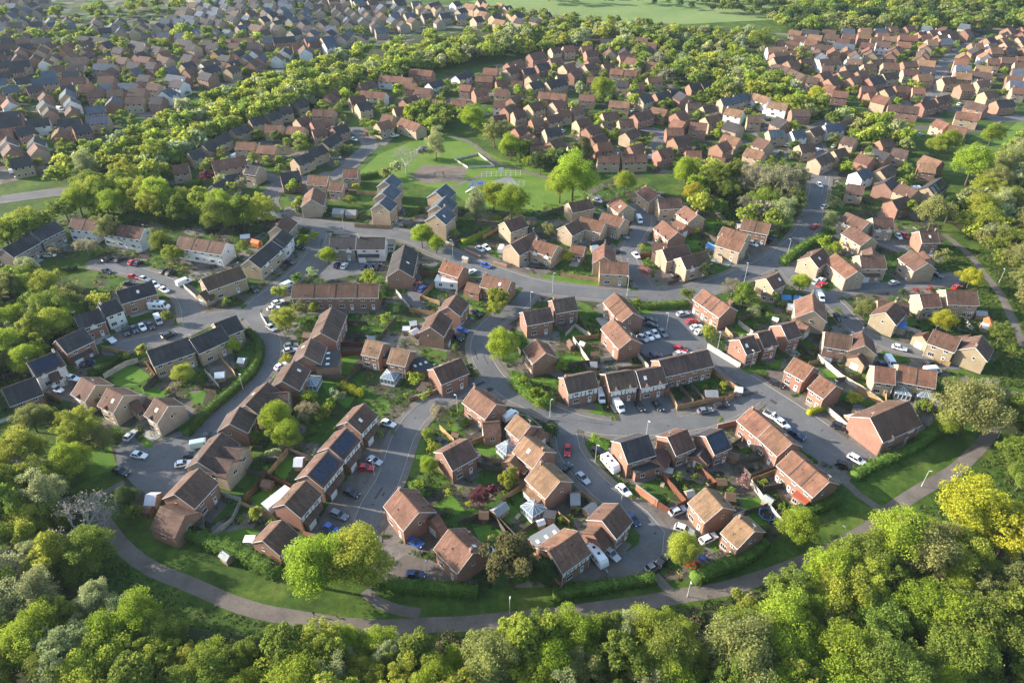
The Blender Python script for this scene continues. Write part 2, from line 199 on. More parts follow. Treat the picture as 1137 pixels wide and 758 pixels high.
((41.3,335.1),9.3,.728,6.9,4.7,'b','B','-',0,0,[],[],[],'brown roofed brick house above the conifer among houses'),
((57.9,358.5),7.3,.158,6.9,4.7,'b','C','-',0,0,[],[],[],'brown roofed cream house below the buff houses in the middle'),
((20.5,330.0),8.1,.834,6.9,4.7,'b','B','-',0,0,[],[],[],'brown roofed brick house right of the dark bushes by the park'),
((9.6,336.7),6.5,-1.023,6.9,4.7,'b','B','-',0,0,[],[],[],'brown roofed brick house above the dark bushes by the park'),
((58.1,342.5),8.9,.802,6.9,4.7,'b','C','-',0,0,[],[],[],'brown roofed cream house left of the wide grey street'),
((58.0,323.1),7.4,.55,6.9,4.7,'r','B','-',0,0,[],[],[],'russet roofed brick house right of the terrace behind the park trees'),
((43.9,310.8),9.7,.0,6.9,4.7,'b','C','-',0,0,[],[],[],'brown roofed cream house below the terrace behind the park trees,left one of two'),
((55.6,311.3),11.3,.081,6.9,4.7,'b','C','-',0,0,[],[],[],'brown roofed cream house below the terrace behind the park trees,right one of two'),
((80.5,345.7),8.3,.0,6.9,4.7,'r','B','-',0,0,[],[],[],'russet roofed brick house right of the wide grey street'),
((84.2,404.0),9.5,.457,6.9,4.7,'k','B','-',0,0,[],[],[],'dark roofed brick house below the orange gable house'),
((93.5,408.9),8.9,.326,6.9,4.7,'k','C','-',0,0,[],[],[],'dark roofed cream house right of the orange gable house'),
((79.4,473.8),13.7,-.758,6.9,4.7,'r','C','-',0,0,[],[],[],'russet roofed cream house by the long row under the field'),
((90.4,465.7),9.9,-.404,6.9,4.7,'r','B','-',0,0,[],[],[],'russet roofed brick house right of the long row under the field'),
((73.9,485.0),8.5,.223,6.9,4.7,'r','C','-',0,0,[],[],[],'russet roofed cream house above the long row under the field'),
((51.7,473.9),9.2,.631,6.9,4.7,'r','B','-',0,0,[],[],[],'russet roofed brick house left of the long row under the field,left one of two'),
((2.5,397.8),10.6,.881,6.9,4.7,'b','B','-',0,0,[],[],[],'brown roofed brick house left of the tan roofed middle houses,left one of two'),
((3.5,372.1),6.5,.413,6.9,4.7,'b','C','-',0,0,[],[],[],'brown roofed cream house above the brick close by the park'),
((10.1,452.1),8.2,.421,6.9,4.7,'k','B','-',0,0,[],[],[],'dark roofed brick house below the brick houses under the field,left one of two'),
((18.9,463.2),9.4,.594,6.9,4.7,'k','B','-',0,0,[],[],[],'dark roofed brick house below the brick houses under the field,right one of two'),
((28.1,476.7),8.8,.432,6.9,4.7,'r','B','-',0,0,[],[],[],'russet roofed brick house right of the brick houses under the field'),
((118.4,393.7),8.7,.312,6.9,4.7,'s','C','-',0,0,[],[],[],'slate roofed cream house left of the white house with tan roof'),
((125.8,398.5),11.0,.669,6.9,4.7,'s','C','-',0,0,[],[],[],'slate roofed cream house above the white house with tan roof,left one of two'),
((131.6,403.0),7.7,.446,6.9,4.7,'s','C','-',0,0,[],[],[],'slate roofed cream house above the white house with tan roof,right one of two'),
((138.2,398.4),12.3,-.923,6.9,4.7,'t','W','-',0,0,[],[],[],'tan roofed white house left of the white terrace beyond trees'),
((144.4,385.7),9.9,-.58,6.9,4.7,'t','W','-',0,0,[],[],[],'tan roofed white house by the white terrace beyond trees'),
((152.1,374.4),9.6,-.026,6.9,4.7,'g','B','-',0,0,[],[],[],'greyish roofed brick house by the big brick block'),
((117.5,374.4),9.2,-.598,6.9,4.7,'t','W','-',0,0,[],[],[],'tan roofed white house right of the lime hedge street'),
((105.1,380.7),7.6,.339,6.9,4.7,'g','C','-',0,0,[],[],[],'greyish roofed cream house left of the lime hedge street,right one of two'),
((125.1,364.1),6.9,-.206,6.9,4.7,'g','C','-',0,0,[],[],[],'greyish roofed cream house below the white house with tan roof'),
((98.5,385.7),7.4,-.035,6.9,4.7,'g','C','-',0,0,[],[],[],'greyish roofed cream house left of the lime hedge street,left one of two'),
((129.9,343.0),8.0,.135,6.9,4.7,'s','C','-',0,0,[],[],[],'slate roofed cream house by the slate roofed cream pair'),
((140.2,342.4),7.1,.305,6.9,4.7,'s','W','-',0,0,[],[],[],'slate roofed white house right of the slate roofed cream pair'),
((150.0,346.2),9.1,.642,6.9,4.7,'g','C','-',0,0,[],[],[],'greyish roofed cream house left of the white house with slate roof'),
((160.9,351.7),10.2,.332,6.9,4.7,'s','W','-',0,0,[],[],[],'slate roofed white house by the white house with slate roof'),
((169.2,356.8),9.1,.526,6.9,4.7,'r','B','-',0,0,[],[],[],'russet roofed brick house by the white house with slate roof'),
((138.1,324.1),7.4,.266,6.9,4.7,'g','C','-',0,0,[],[],[],'greyish roofed cream house above the cream houses by the road'),
((140.9,310.0),11.5,.688,6.9,4.7,'g','C','-',0,0,[],[],[],'greyish roofed cream house below the cream houses by the road'),
((162.2,332.6),6.5,-.746,6.9,4.7,'g','C','-',0,0,[],[],[],'greyish roofed cream house left of the cream houses on the right'),
((151.2,317.4),7.5,.532,6.9,4.7,'g','C','-',0,0,[],[],[],'greyish roofed cream house right of the cream houses by the road'),
((105.8,334.0),9.1,-.771,6.9,4.7,'t','C','-',0,0,[],[],[],'tan roofed cream house right of the buff house with panels'),
((112.3,316.3),8.7,-.73,6.9,4.7,'t','C','-',0,0,[],[],[],'tan roofed cream house by the stepped tan houses'),
((113.8,302.8),7.4,.493,6.9,4.7,'t','C','-',0,0,[],[],[],'tan roofed cream house below the stepped tan houses'),
((94.0,353.4),8.3,-.273,6.9,4.7,'r','B','-',0,0,[],[],[],'russet roofed brick house above the buff house with panels'),
((83.5,315.4),7.0,-.027,6.9,4.7,'r','B','-',0,0,[],[],[],'russet roofed brick house below the red roofs by the trees,left one of two'),
((92.5,308.0),7.7,-.512,6.9,4.7,'r','B','-',0,0,[],[],[],'russet roofed brick house below the red roofs by the trees,right one of two'),
((168.3,457.9),11.2,-.918,6.9,4.7,'g','C','-',0,0,[],[],[],'greyish roofed cream house left of the flat pale terrace'),
((173.6,443.8),13.9,-1.276,6.9,4.7,'g','C','-',0,0,[],[],[],'greyish roofed cream house below the flat pale terrace,left one of two'),
((178.9,432.7),6.5,-.526,6.9,4.7,'g','C','-',0,0,[],[],[],'greyish roofed cream house below the flat pale terrace,right one of two'),
((188.3,473.9),7.8,.236,6.9,4.7,'g','B','-',0,0,[],[],[],'greyish roofed brick house right of the flat pale terrace'),
((196.8,458.0),6.8,-.254,6.9,4.7,'g','C','-',0,0,[],[],[],'greyish roofed cream house right of the flat pale terrace'),
((106.2,420.5),8.3,.365,6.9,4.7,'k','B','-',0,0,[],[],[],'dark roofed brick house below the purple brick row,left one of two'),
((113.7,422.8),9.2,.511,6.9,4.7,'k','B','-',0,0,[],[],[],'dark roofed brick house below the purple brick row,right one of two'),
((121.3,426.5),7.7,.406,6.9,4.7,'k','B','-',0,0,[],[],[],'dark roofed brick house right of the purple brick row'),
((183.4,416.8),6.5,-.884,6.9,4.7,'r','B','-',0,0,[],[],[],'russet roofed brick house left of the left of the orange estate,left one of two'),
((185.2,406.1),8.3,-.343,6.9,4.7,'r','B','-',0,0,[],[],[],'russet roofed brick house left of the left of the orange estate,right one of two'),
((204.6,415.2),7.5,-.237,6.9,4.7,'g','B','-',0,0,[],[],[],'greyish roofed brick house below the left of the orange estate'),
((202.6,403.9),6.8,.206,6.9,4.7,'r','B','-',0,0,[],[],[],'russet roofed brick house below the left of the orange estate'),
((209.4,380.6),14.9,-.365,6.9,4.7,'g','B','-',0,0,[],[],[],'greyish roofed brick house below the wide grey fronted block'),
((225.7,388.5),11.3,.481,6.9,4.7,'b','B','-',0,0,[],[],[],'brown roofed brick house right of the wide grey fronted block,left one of two'),
((237.9,396.7),12.1,.512,6.9,4.7,'b','B','-',0,0,[],[],[],'brown roofed brick house right of the wide grey fronted block,right one of two'),
((250.6,384.5),10.3,-.886,6.9,4.7,'g','B','-',0,0,[],[],[],'greyish roofed brick house below the grey roofed brick block'),
((237.3,368.3),10.6,-.496,6.9,4.7,'r','C','-',0,0,[],[],[],'russet roofed cream house right of the cream corner block'),
((217.9,355.6),7.5,-1.119,6.9,4.7,'r','C','-',0,0,[],[],[],'russet roofed cream house by the cream corner block'),
((221.7,347.7),8.2,-.593,6.9,4.7,'r','C','-',0,0,[],[],[],'russet roofed cream house below the cream corner block'),
((178.2,330.0),7.0,.289,6.9,4.7,'g','B','-',0,0,[],[],[],'greyish roofed brick house by the lit orange gable'),
((179.7,317.3),6.7,-.639,6.9,4.7,'g','C','-',0,0,[],[],[],'greyish roofed cream house below the lit orange gable'),
((189.1,306.3),8.7,-.996,6.9,4.7,'t','B','-',0,0,[],[],[],'tan roofed brick house below the tan roofed brick pair'),
((269.2,406.1),8.8,.325,6.9,4.7,'r','C','-',0,0,[],[],[],'russet roofed cream house right of the grey roofed brick block'),
((268.1,389.8),10.8,.245,6.9,4.7,'k','B','-',0,0,[],[],[],'dark roofed brick house below the far right orange houses'),
((289.2,412.4),6.5,-.299,6.9,4.7,'r','C','-',0,0,[],[],[],'russet roofed cream house right of the far right orange houses'),
((224.7,416.8),9.4,.156,6.9,4.7,'r','B','-',0,0,[],[],[],'russet roofed brick house above the wide grey fronted block'),
((232.2,412.4),6.5,-.228,6.9,4.7,'r','C','-',0,0,[],[],[],'russet roofed cream house above the wide grey fronted block'),
((275.9,426.5),9.2,.336,6.9,4.7,'r','C','-',0,0,[],[],[],'russet roofed cream house left of the far right orange houses'),
((259.1,432.7),10.1,.314,6.9,4.7,'r','C','-',0,0,[],[],[],'russet roofed cream house above the grey roofed brick block'),
((228.3,442.2),10.1,.325,6.9,4.7,'g','C','-',0,0,[],[],[],'greyish roofed cream house right of the left of the orange estate'),
((236.4,472.1),15,.094,6.9,4.7,'g','B','-',0,0,[],[],[],'greyish roofed brick house above the left of the orange estate'),
((252.1,468.5),9.6,.187,6.9,4.7,'r','B','-',0,0,[],[],[],'russet roofed brick house left of the middle of the orange estate'),
((177.5,279.9),15,.749,6.9,4.7,'k','C','S',0,0,[],[],[],'dark roofed cream house below the row of roof panels'),
((163.5,296.0),10.7,.731,6.9,4.7,'g','C','-',0,0,[],[],[],'greyish roofed cream house left of the parked white caravans'),
((152.4,293.3),8.2,.571,6.9,4.7,'s','W','-',0,0,[],[],[],'slate roofed white house right of the tree shaded road'),
((143.2,277.0),6.5,-.394,6.9,4.7,'g','C','-',0,0,[],[],[],'greyish roofed cream house right of the tree shaded road'),
((155.6,264.1),9.2,.504,6.9,4.7,'g','B','-',0,0,[],[],[],'greyish roofed brick house below the parked white caravans'),
((183.8,299.5),6.5,-.357,6.9,4.7,'t','B','-',0,0,[],[],[],'tan roofed brick house above the row of roof panels'),
((163.3,273.3),8.2,-1.076,7.4,5.4,'b','C','-',0,0,[],[],[],'small brown roofed house below the parked white caravans'),
((-318.5,296.3),9.9,.217,8.4,5.1,'r','C','-',0,0,[],[],[],'small brown roofed house left of the left edge estate,fourth from left of 17'),
((-330.8,298.1),8.7,.218,7.4,4.9,'g','B','-',0,0,[],[],[],'small brown roofed house left of the left edge estate,leftmost of 17'),
((-303.4,300.2),8.9,.12,7.8,5.0,'k','C','-',0,0,[],[],[],'small dark roofed house left of the left edge estate,seventh from left of 15'),
((-291.4,301.5),8.1,-.037,7.9,5.1,'r','C','-',0,0,[],[],[],'small brown roofed house left of the left edge estate,ninth from left of 17'),
((-266.6,302.5),8.9,-.141,7.5,5.3,'r','B','-',0,0,[],[],[],'small brown roofed house left of the left edge estate,sixth from right of 17'),
((-277.6,303.9),9.2,-.075,8.1,5.1,'s','C','-',0,0,[],[],[],'small dark roofed house left of the left edge estate,sixth from right of 15'),
((-126.7,304.0),14.2,.468,7.7,5.1,'r','C','-',0,0,[],[],[],'small brown roofed house by the purple tree in the estate'),
((-243.5,306.2),9.6,-.189,7.6,4.9,'r','B','-',0,0,[],[],[],'small brown roofed house below the left edge estate,left one of two'),
((-338.2,311.5),15.4,.227,7.5,5.3,'k','B','-',0,0,[],[],[],'small dark roofed house left of the left edge estate,second from left of 15'),
((-319.9,311.6),8.1,.122,7.7,5.0,'k','B','-',0,0,[],[],[],'small dark roofed house left of the left edge estate,fifth from left of 15'),
((-305.4,316.0),10.4,.019,7.4,5.0,'b','B','-',0,0,[],[],[],'small brown roofed house left of the left edge estate,seventh from left of 17'),
((-278.5,316.3),14.6,-.17,8.4,5.4,'k','B','-',0,0,[],[],[],'small dark roofed house left of the left edge estate,fourth from right of 15'),
((13.3,319.9),9.7,.07,8.0,4.8,'b','C','-',0,0,[],[],[],'small brown roofed house by the dark bushes by the park'),
((-263.2,320.6),16.4,-.218,8.2,4.9,'s','B','-',0,0,[],[],[],'small dark roofed house left of the left edge estate,second from right of 15'),
((119.2,327.8),7.4,-.987,7.9,5.2,'b','C','-',0,0,[],[],[],'small brown roofed house above the stepped tan houses'),
((-353.3,328.6),8.0,.229,7.3,5.3,'g','C','-',0,0,[],[],[],'small brown roofed house left of the left edge estate,third from left of 17'),
((-226.7,328.8),8.2,-1.133,7.4,5.3,'k','W','-',0,0,[],[],[],'small dark roofed house below the left edge estate'),
((-330.8,329.3),8.2,.041,8.0,5.2,'k','B','-',0,0,[],[],[],'small dark roofed house left of the left edge estate,sixth from left of 15'),
((-240.3,329.5),7.4,-1.071,7.6,5.0,'g','W','-',0,0,[],[],[],'small brown roofed house below the left edge estate,right one of two'),
((-316.0,330.4),8.1,-1.556,7.5,5.0,'r','C','-',0,0,[],[],[],'small brown roofed house left of the left edge estate,eighth from left of 17'),
((80.5,331.7),9.0,.527,8.0,5.2,'b','B','-',0,0,[],[],[],'small brown roofed house left of the red roofs by the trees'),
((-285.6,332.5),7.8,1.354,7.4,5.3,'k','C','-',0,0,[],[],[],'small dark roofed house left of the left edge estate,third from right of 15'),
((-249.8,340.0),10.4,.435,7.1,5.1,'r','C','-',0,0,[],[],[],'small brown roofed house left of the left edge estate,rightmost of 17'),
((-221.5,341.3),7.2,-1.159,7.9,5.1,'r','B','-',0,0,[],[],[],'small brown roofed house right of the left edge estate'),
((-367.0,342.4),9.7,.292,8.4,5.1,'s','C','-',0,0,[],[],[],'small dark roofed house left of the left edge estate,leftmost of 15'),
((-351.4,343.9),8.4,.103,7.5,5.3,'k','B','-',0,0,[],[],[],'small dark roofed house left of the left edge estate,third from left of 15'),
((19.9,345.0),8.2,.351,7.3,4.9,'k','C','-',0,0,[],[],[],'small dark roofed house left of the close with one white car'),
((-340.9,345.2),16.3,.024,7.7,5.3,'b','B','-',0,0,[],[],[],'small brown roofed house left of the left edge estate,fifth from left of 17'),
((-322.3,345.8),15.0,-.124,7.3,4.8,'g','B','-',0,0,[],[],[],'small brown roofed house left of the left edge estate,eighth from right of 17'),
((-303.7,350.4),9.8,-.211,8.1,5.2,'k','B','-',0,0,[],[],[],'small dark roofed house left of the left edge estate,fifth from right of 15'),
((-287.4,350.5),13.4,-.206,8.3,5.1,'r','B','-',0,0,[],[],[],'small brown roofed house left of the left edge estate,fourth from right of 17'),
((-271.9,351.7),14.0,-.209,8.3,5.0,'r','B','-',0,0,[],[],[],'small brown roofed house left of the left edge estate,third from right of 17'),
((136.6,356.1),8.1,-1.175,8.1,5.3,'k','B','-',0,0,[],[],[],'small dark roofed house above the slate roofed cream pair'),
((-97.7,356.3),8.7,.644,7.3,5.1,'r','B','-',0,0,[],[],[],"small brown roofed house right of the belt row's upper end"),
((-254.6,356.7),10.3,.482,8.0,5.4,'k','B','-',0,0,[],[],[],'small dark roofed house left of the left edge estate,rightmost of 15'),
((-377.3,356.8),10.0,.216,7.3,5.2,'b','B','-',0,0,[],[],[],'small brown roofed house left of the left edge estate,second from left of 17'),
((-241.3,357.7),10.4,.463,7.6,4.9,'k','W','-',0,0,[],[],[],'small dark roofed house above the left edge estate,right one of two'),
((36.0,358.2),8.3,.524,7.2,5.0,'b','C','-',0,0,[],[],[],'small brown roofed house right of the close with one white car'),
((-225.6,358.6),10.3,.407,7.4,5.0,'k','C','-',0,0,[],[],[],'small dark roofed house below the white gabled left house,left one of two'),
((-363.9,360.1),8.1,.189,7.1,4.9,'k','B','-',0,0,[],[],[],'small dark roofed house left of the left edge estate,fourth from left of 15'),
((-337.2,360.9),8.1,-.022,7.5,5.0,'s','C','-',0,0,[],[],[],'small dark roofed house left of the left edge estate,eighth from left of 15'),
((-212.5,361.6),10.2,.233,7.8,5.3,'s','C','-',0,0,[],[],[],'small dark roofed house below the white gabled left house,right one of two'),
((-350.6,361.7),10.1,.048,7.7,5.1,'b','C','-',0,0,[],[],[],'small brown roofed house left of the left edge estate,sixth from left of 17'),
((-326.0,362.0),8.2,-.12,7.8,4.8,'k','B','-',0,0,[],[],[],'small dark roofed house left of the left edge estate,seventh from right of 15'),
((102.2,362.1),8.3,.485,7.6,5.1,'r','C','-',0,0,[],[],[],'small brown roofed house below the lime hedge street'),
((-314.8,363.2),8.6,-.168,7.2,5.4,'b','B','-',0,0,[],[],[],'small brown roofed house left of the left edge estate,seventh from right of 17'),
((-301.4,366.0),9.3,-.189,7.7,4.9,'b','B','-',0,0,[],[],[],'small brown roofed house left of the left edge estate,fifth from right of 17'),
((-260.6,367.5),9.9,.388,8.3,5.2,'k','B','-',0,0,[],[],[],'small dark roofed house above the left edge estate,left one of two'),
((-276.8,367.5),9.1,-.194,8.4,5.3,'r','B','-',0,0,[],[],[],'small brown roofed house left of the left edge estate,second from right of 17')]
FARESTATES=[
([(-228.57,298.62),(-213.9,308.83),(-218.32,325.18),(-203.15,358.25),(-182.47,432.04),(-142.12,487.41),(-107.28,527.11),(-156.24,545.08),(-244.39,519.71),(-372.42,545.08)],9.5,15,.1,'kkbgkrs','BBCBCW',3),
([(-378.7,555.83),(-347.51,572.64),(-250.36,534.69),(-206.94,539.84),(-157.55,550.41),(-110.9,529.62),(-67.9,578.45),(-34.64,602.69),(-121.41,703.35),(-224.16,720.16),(-289.02,703.35),(-267.92,596.47),(-363.19,602.69),(-402.42,596.47)],9.5,15,-.05,'kkkgss','CCPP',5),
([(-406.05,602.69),(-376.98,622.06),(-405.27,683.3),(-479.67,728.84)],12,20,.1,'kks','CPP',6),
([(-102.63,628.76),(-38.08,671.74),(30.19,615.49),(50.61,596.47),(-5.91,584.35),(-34.33,596.47),(-68.5,584.35)],10,15,.3,'ktgk','CCW',8),
([(-4.66,441.14),(3.83,480.92),(46.08,534.69),(84.74,534.69),(116.39,514.88),(99.21,487.41),(39.21,441.14),(16.42,414.74)],9,14,.2,'bbkr','BBC',9),
([(174.31,510.12),(206.63,553.11),(251.71,566.94),(315.39,572.64),(385.18,566.94),(303.12,414.74),(279.76,386.32),(268.22,398.55),(255.2,423.25),(206.14,383.35),(192.39,411.42),(175.7,423.25),(167.33,462.31)],8.5,12.5,.15,'rtkbgtsrb','BCCBWB',11),
([(.64,321.81),(-4.03,369.07),(16.0,401.7),(68.55,414.74),(98.21,406.51),(148.36,342.93),(172.77,336.85),(182.61,284.24),(168.43,262.48),(143.52,293.7),(140.42,319.59),(80.05,314.14),(53.41,302.64)],9,12.5,.2,'brkrb','BCCB',14),
([(-152.02,308.83),(-128.14,371.86),(-89.61,424.98),(-59.5,441.14),(-16.25,462.31),(-4.66,441.14),(-4.32,401.7),(-52.74,380.43),(-66.46,342.93),(-74.42,313.06),(-90.81,277.88),(-104.24,285.16),(-130.42,293.7)],10,14,.3,'krbrk','CCBC',15),
([(-390.6,566.94),(-232.97,300.62),(-324.85,288.91),(-561.34,566.94)],10,16,.1,'kkbgrs','BBCB',16),
([(354.8,514.88),(409.18,491.81),(343.92,398.55),(282.39,390.83)],10,16,.15,'rbr','BBC',12)]
FARWOODS=[
([(205.41,596.25),(268.1,697.66),(364.36,732.38),(624.56,741.54),(480.13,549.23),(389.84,577.83),(288.16,560.37),(239.33,554.75),(201.34,560.37)],6,10,'ggoyd',31,1.0),
([(97.75,693.52),(270.96,706.06),(222.69,629.33),(207.82,609.11),(167.64,647.09)],5,12,'gdod',32,.8),
([(-7.02,714.64),(99.31,706.06),(104.15,681.37),(40.37,673.48)],5,14,'gd',37,.4),
([(-53.7,673.48),(-29.58,658.17),(37.32,615.72),(119.75,590.0),(103.89,577.83),(21.99,590.0),(-20.85,622.46)],4,8,'gyog',33,.8),
([(-373.15,549.23),(-332.9,560.37),(-263.41,522.97),(-200.47,522.97),(-153.91,538.46),(-151.36,528.05),(-195.65,508.23),(-277.73,513.07),(-362.29,530.62)],4.5,8,'gggyo',34,.75),
([(-423.98,636.33),(-382.96,643.47),(-324.76,665.75),(-212.66,681.37),(-206.27,658.17),(-312.12,636.33),(-368.48,615.72),(-408.1,609.11)],5,11,'ggy',35,.6),
([(-261.56,549.23),(-247.05,571.91),(-202.49,549.23),(-173.27,538.46),(-206.76,522.97),(-244.53,522.97)],5,9,'ggy',36,.7),
([(269.27,344.51),(382.13,357.54),(253.56,149.34),(164.62,51.62),(91.87,51.62),(126.42,108.03),(190.54,212.41)],5,7.5,'gybol',51,.9),
([(-196.25,231.99),(-334.7,246.52),(-287.24,149.34),(-184.55,51.62),(-92.89,51.62),(-114.65,89.02),(-135.59,125.18),(-152.02,153.25),(-187.43,212.41)],5,7.5,'gyylo',52,.9),
([(-97.04,57.94),(95.97,57.94),(95.54,37.13),(-93.84,37.13)],5,7.0,'gybly',53,.9)]
FARGARDENS=[
([(-228.57,298.62),(-213.9,308.83),(-203.15,358.25),(-182.47,432.04),(-142.12,487.41),(-107.28,527.11),(-244.39,519.71),(-369.37,539.84)],260,41),
([(-378.7,555.83),(-250.36,534.69),(-157.55,550.41),(-67.9,578.45),(-34.64,602.69),(-219.52,703.35),(-402.42,596.47)],200,42),
([(174.31,510.12),(249.57,561.34),(381.91,561.34),(279.76,386.32),(255.2,423.25),(206.14,383.35),(175.7,423.25)],150,43),
([(.69,355.62),(-4.58,432.04),(45.52,527.11),(118.58,510.12),(157.26,369.07),(187.81,330.94),(176.14,270.88),(138.56,314.14),(53.97,306.74)],320,44),
([(-152.02,308.83),(-116.64,383.35),(-69.27,432.04),(-4.74,450.56),(-4.16,383.35),(-60.96,369.07),(-75.61,319.59),(-103.99,284.24)],130,45)]
TREEGROUPS=('trees among the houses','trees beside the curved footpath','trees in the belt behind the terraces','trees in the bottom wood','trees in the central copse','trees in the double belt','trees in the left wood','trees in the right hand wood','trees in the upper left wood')
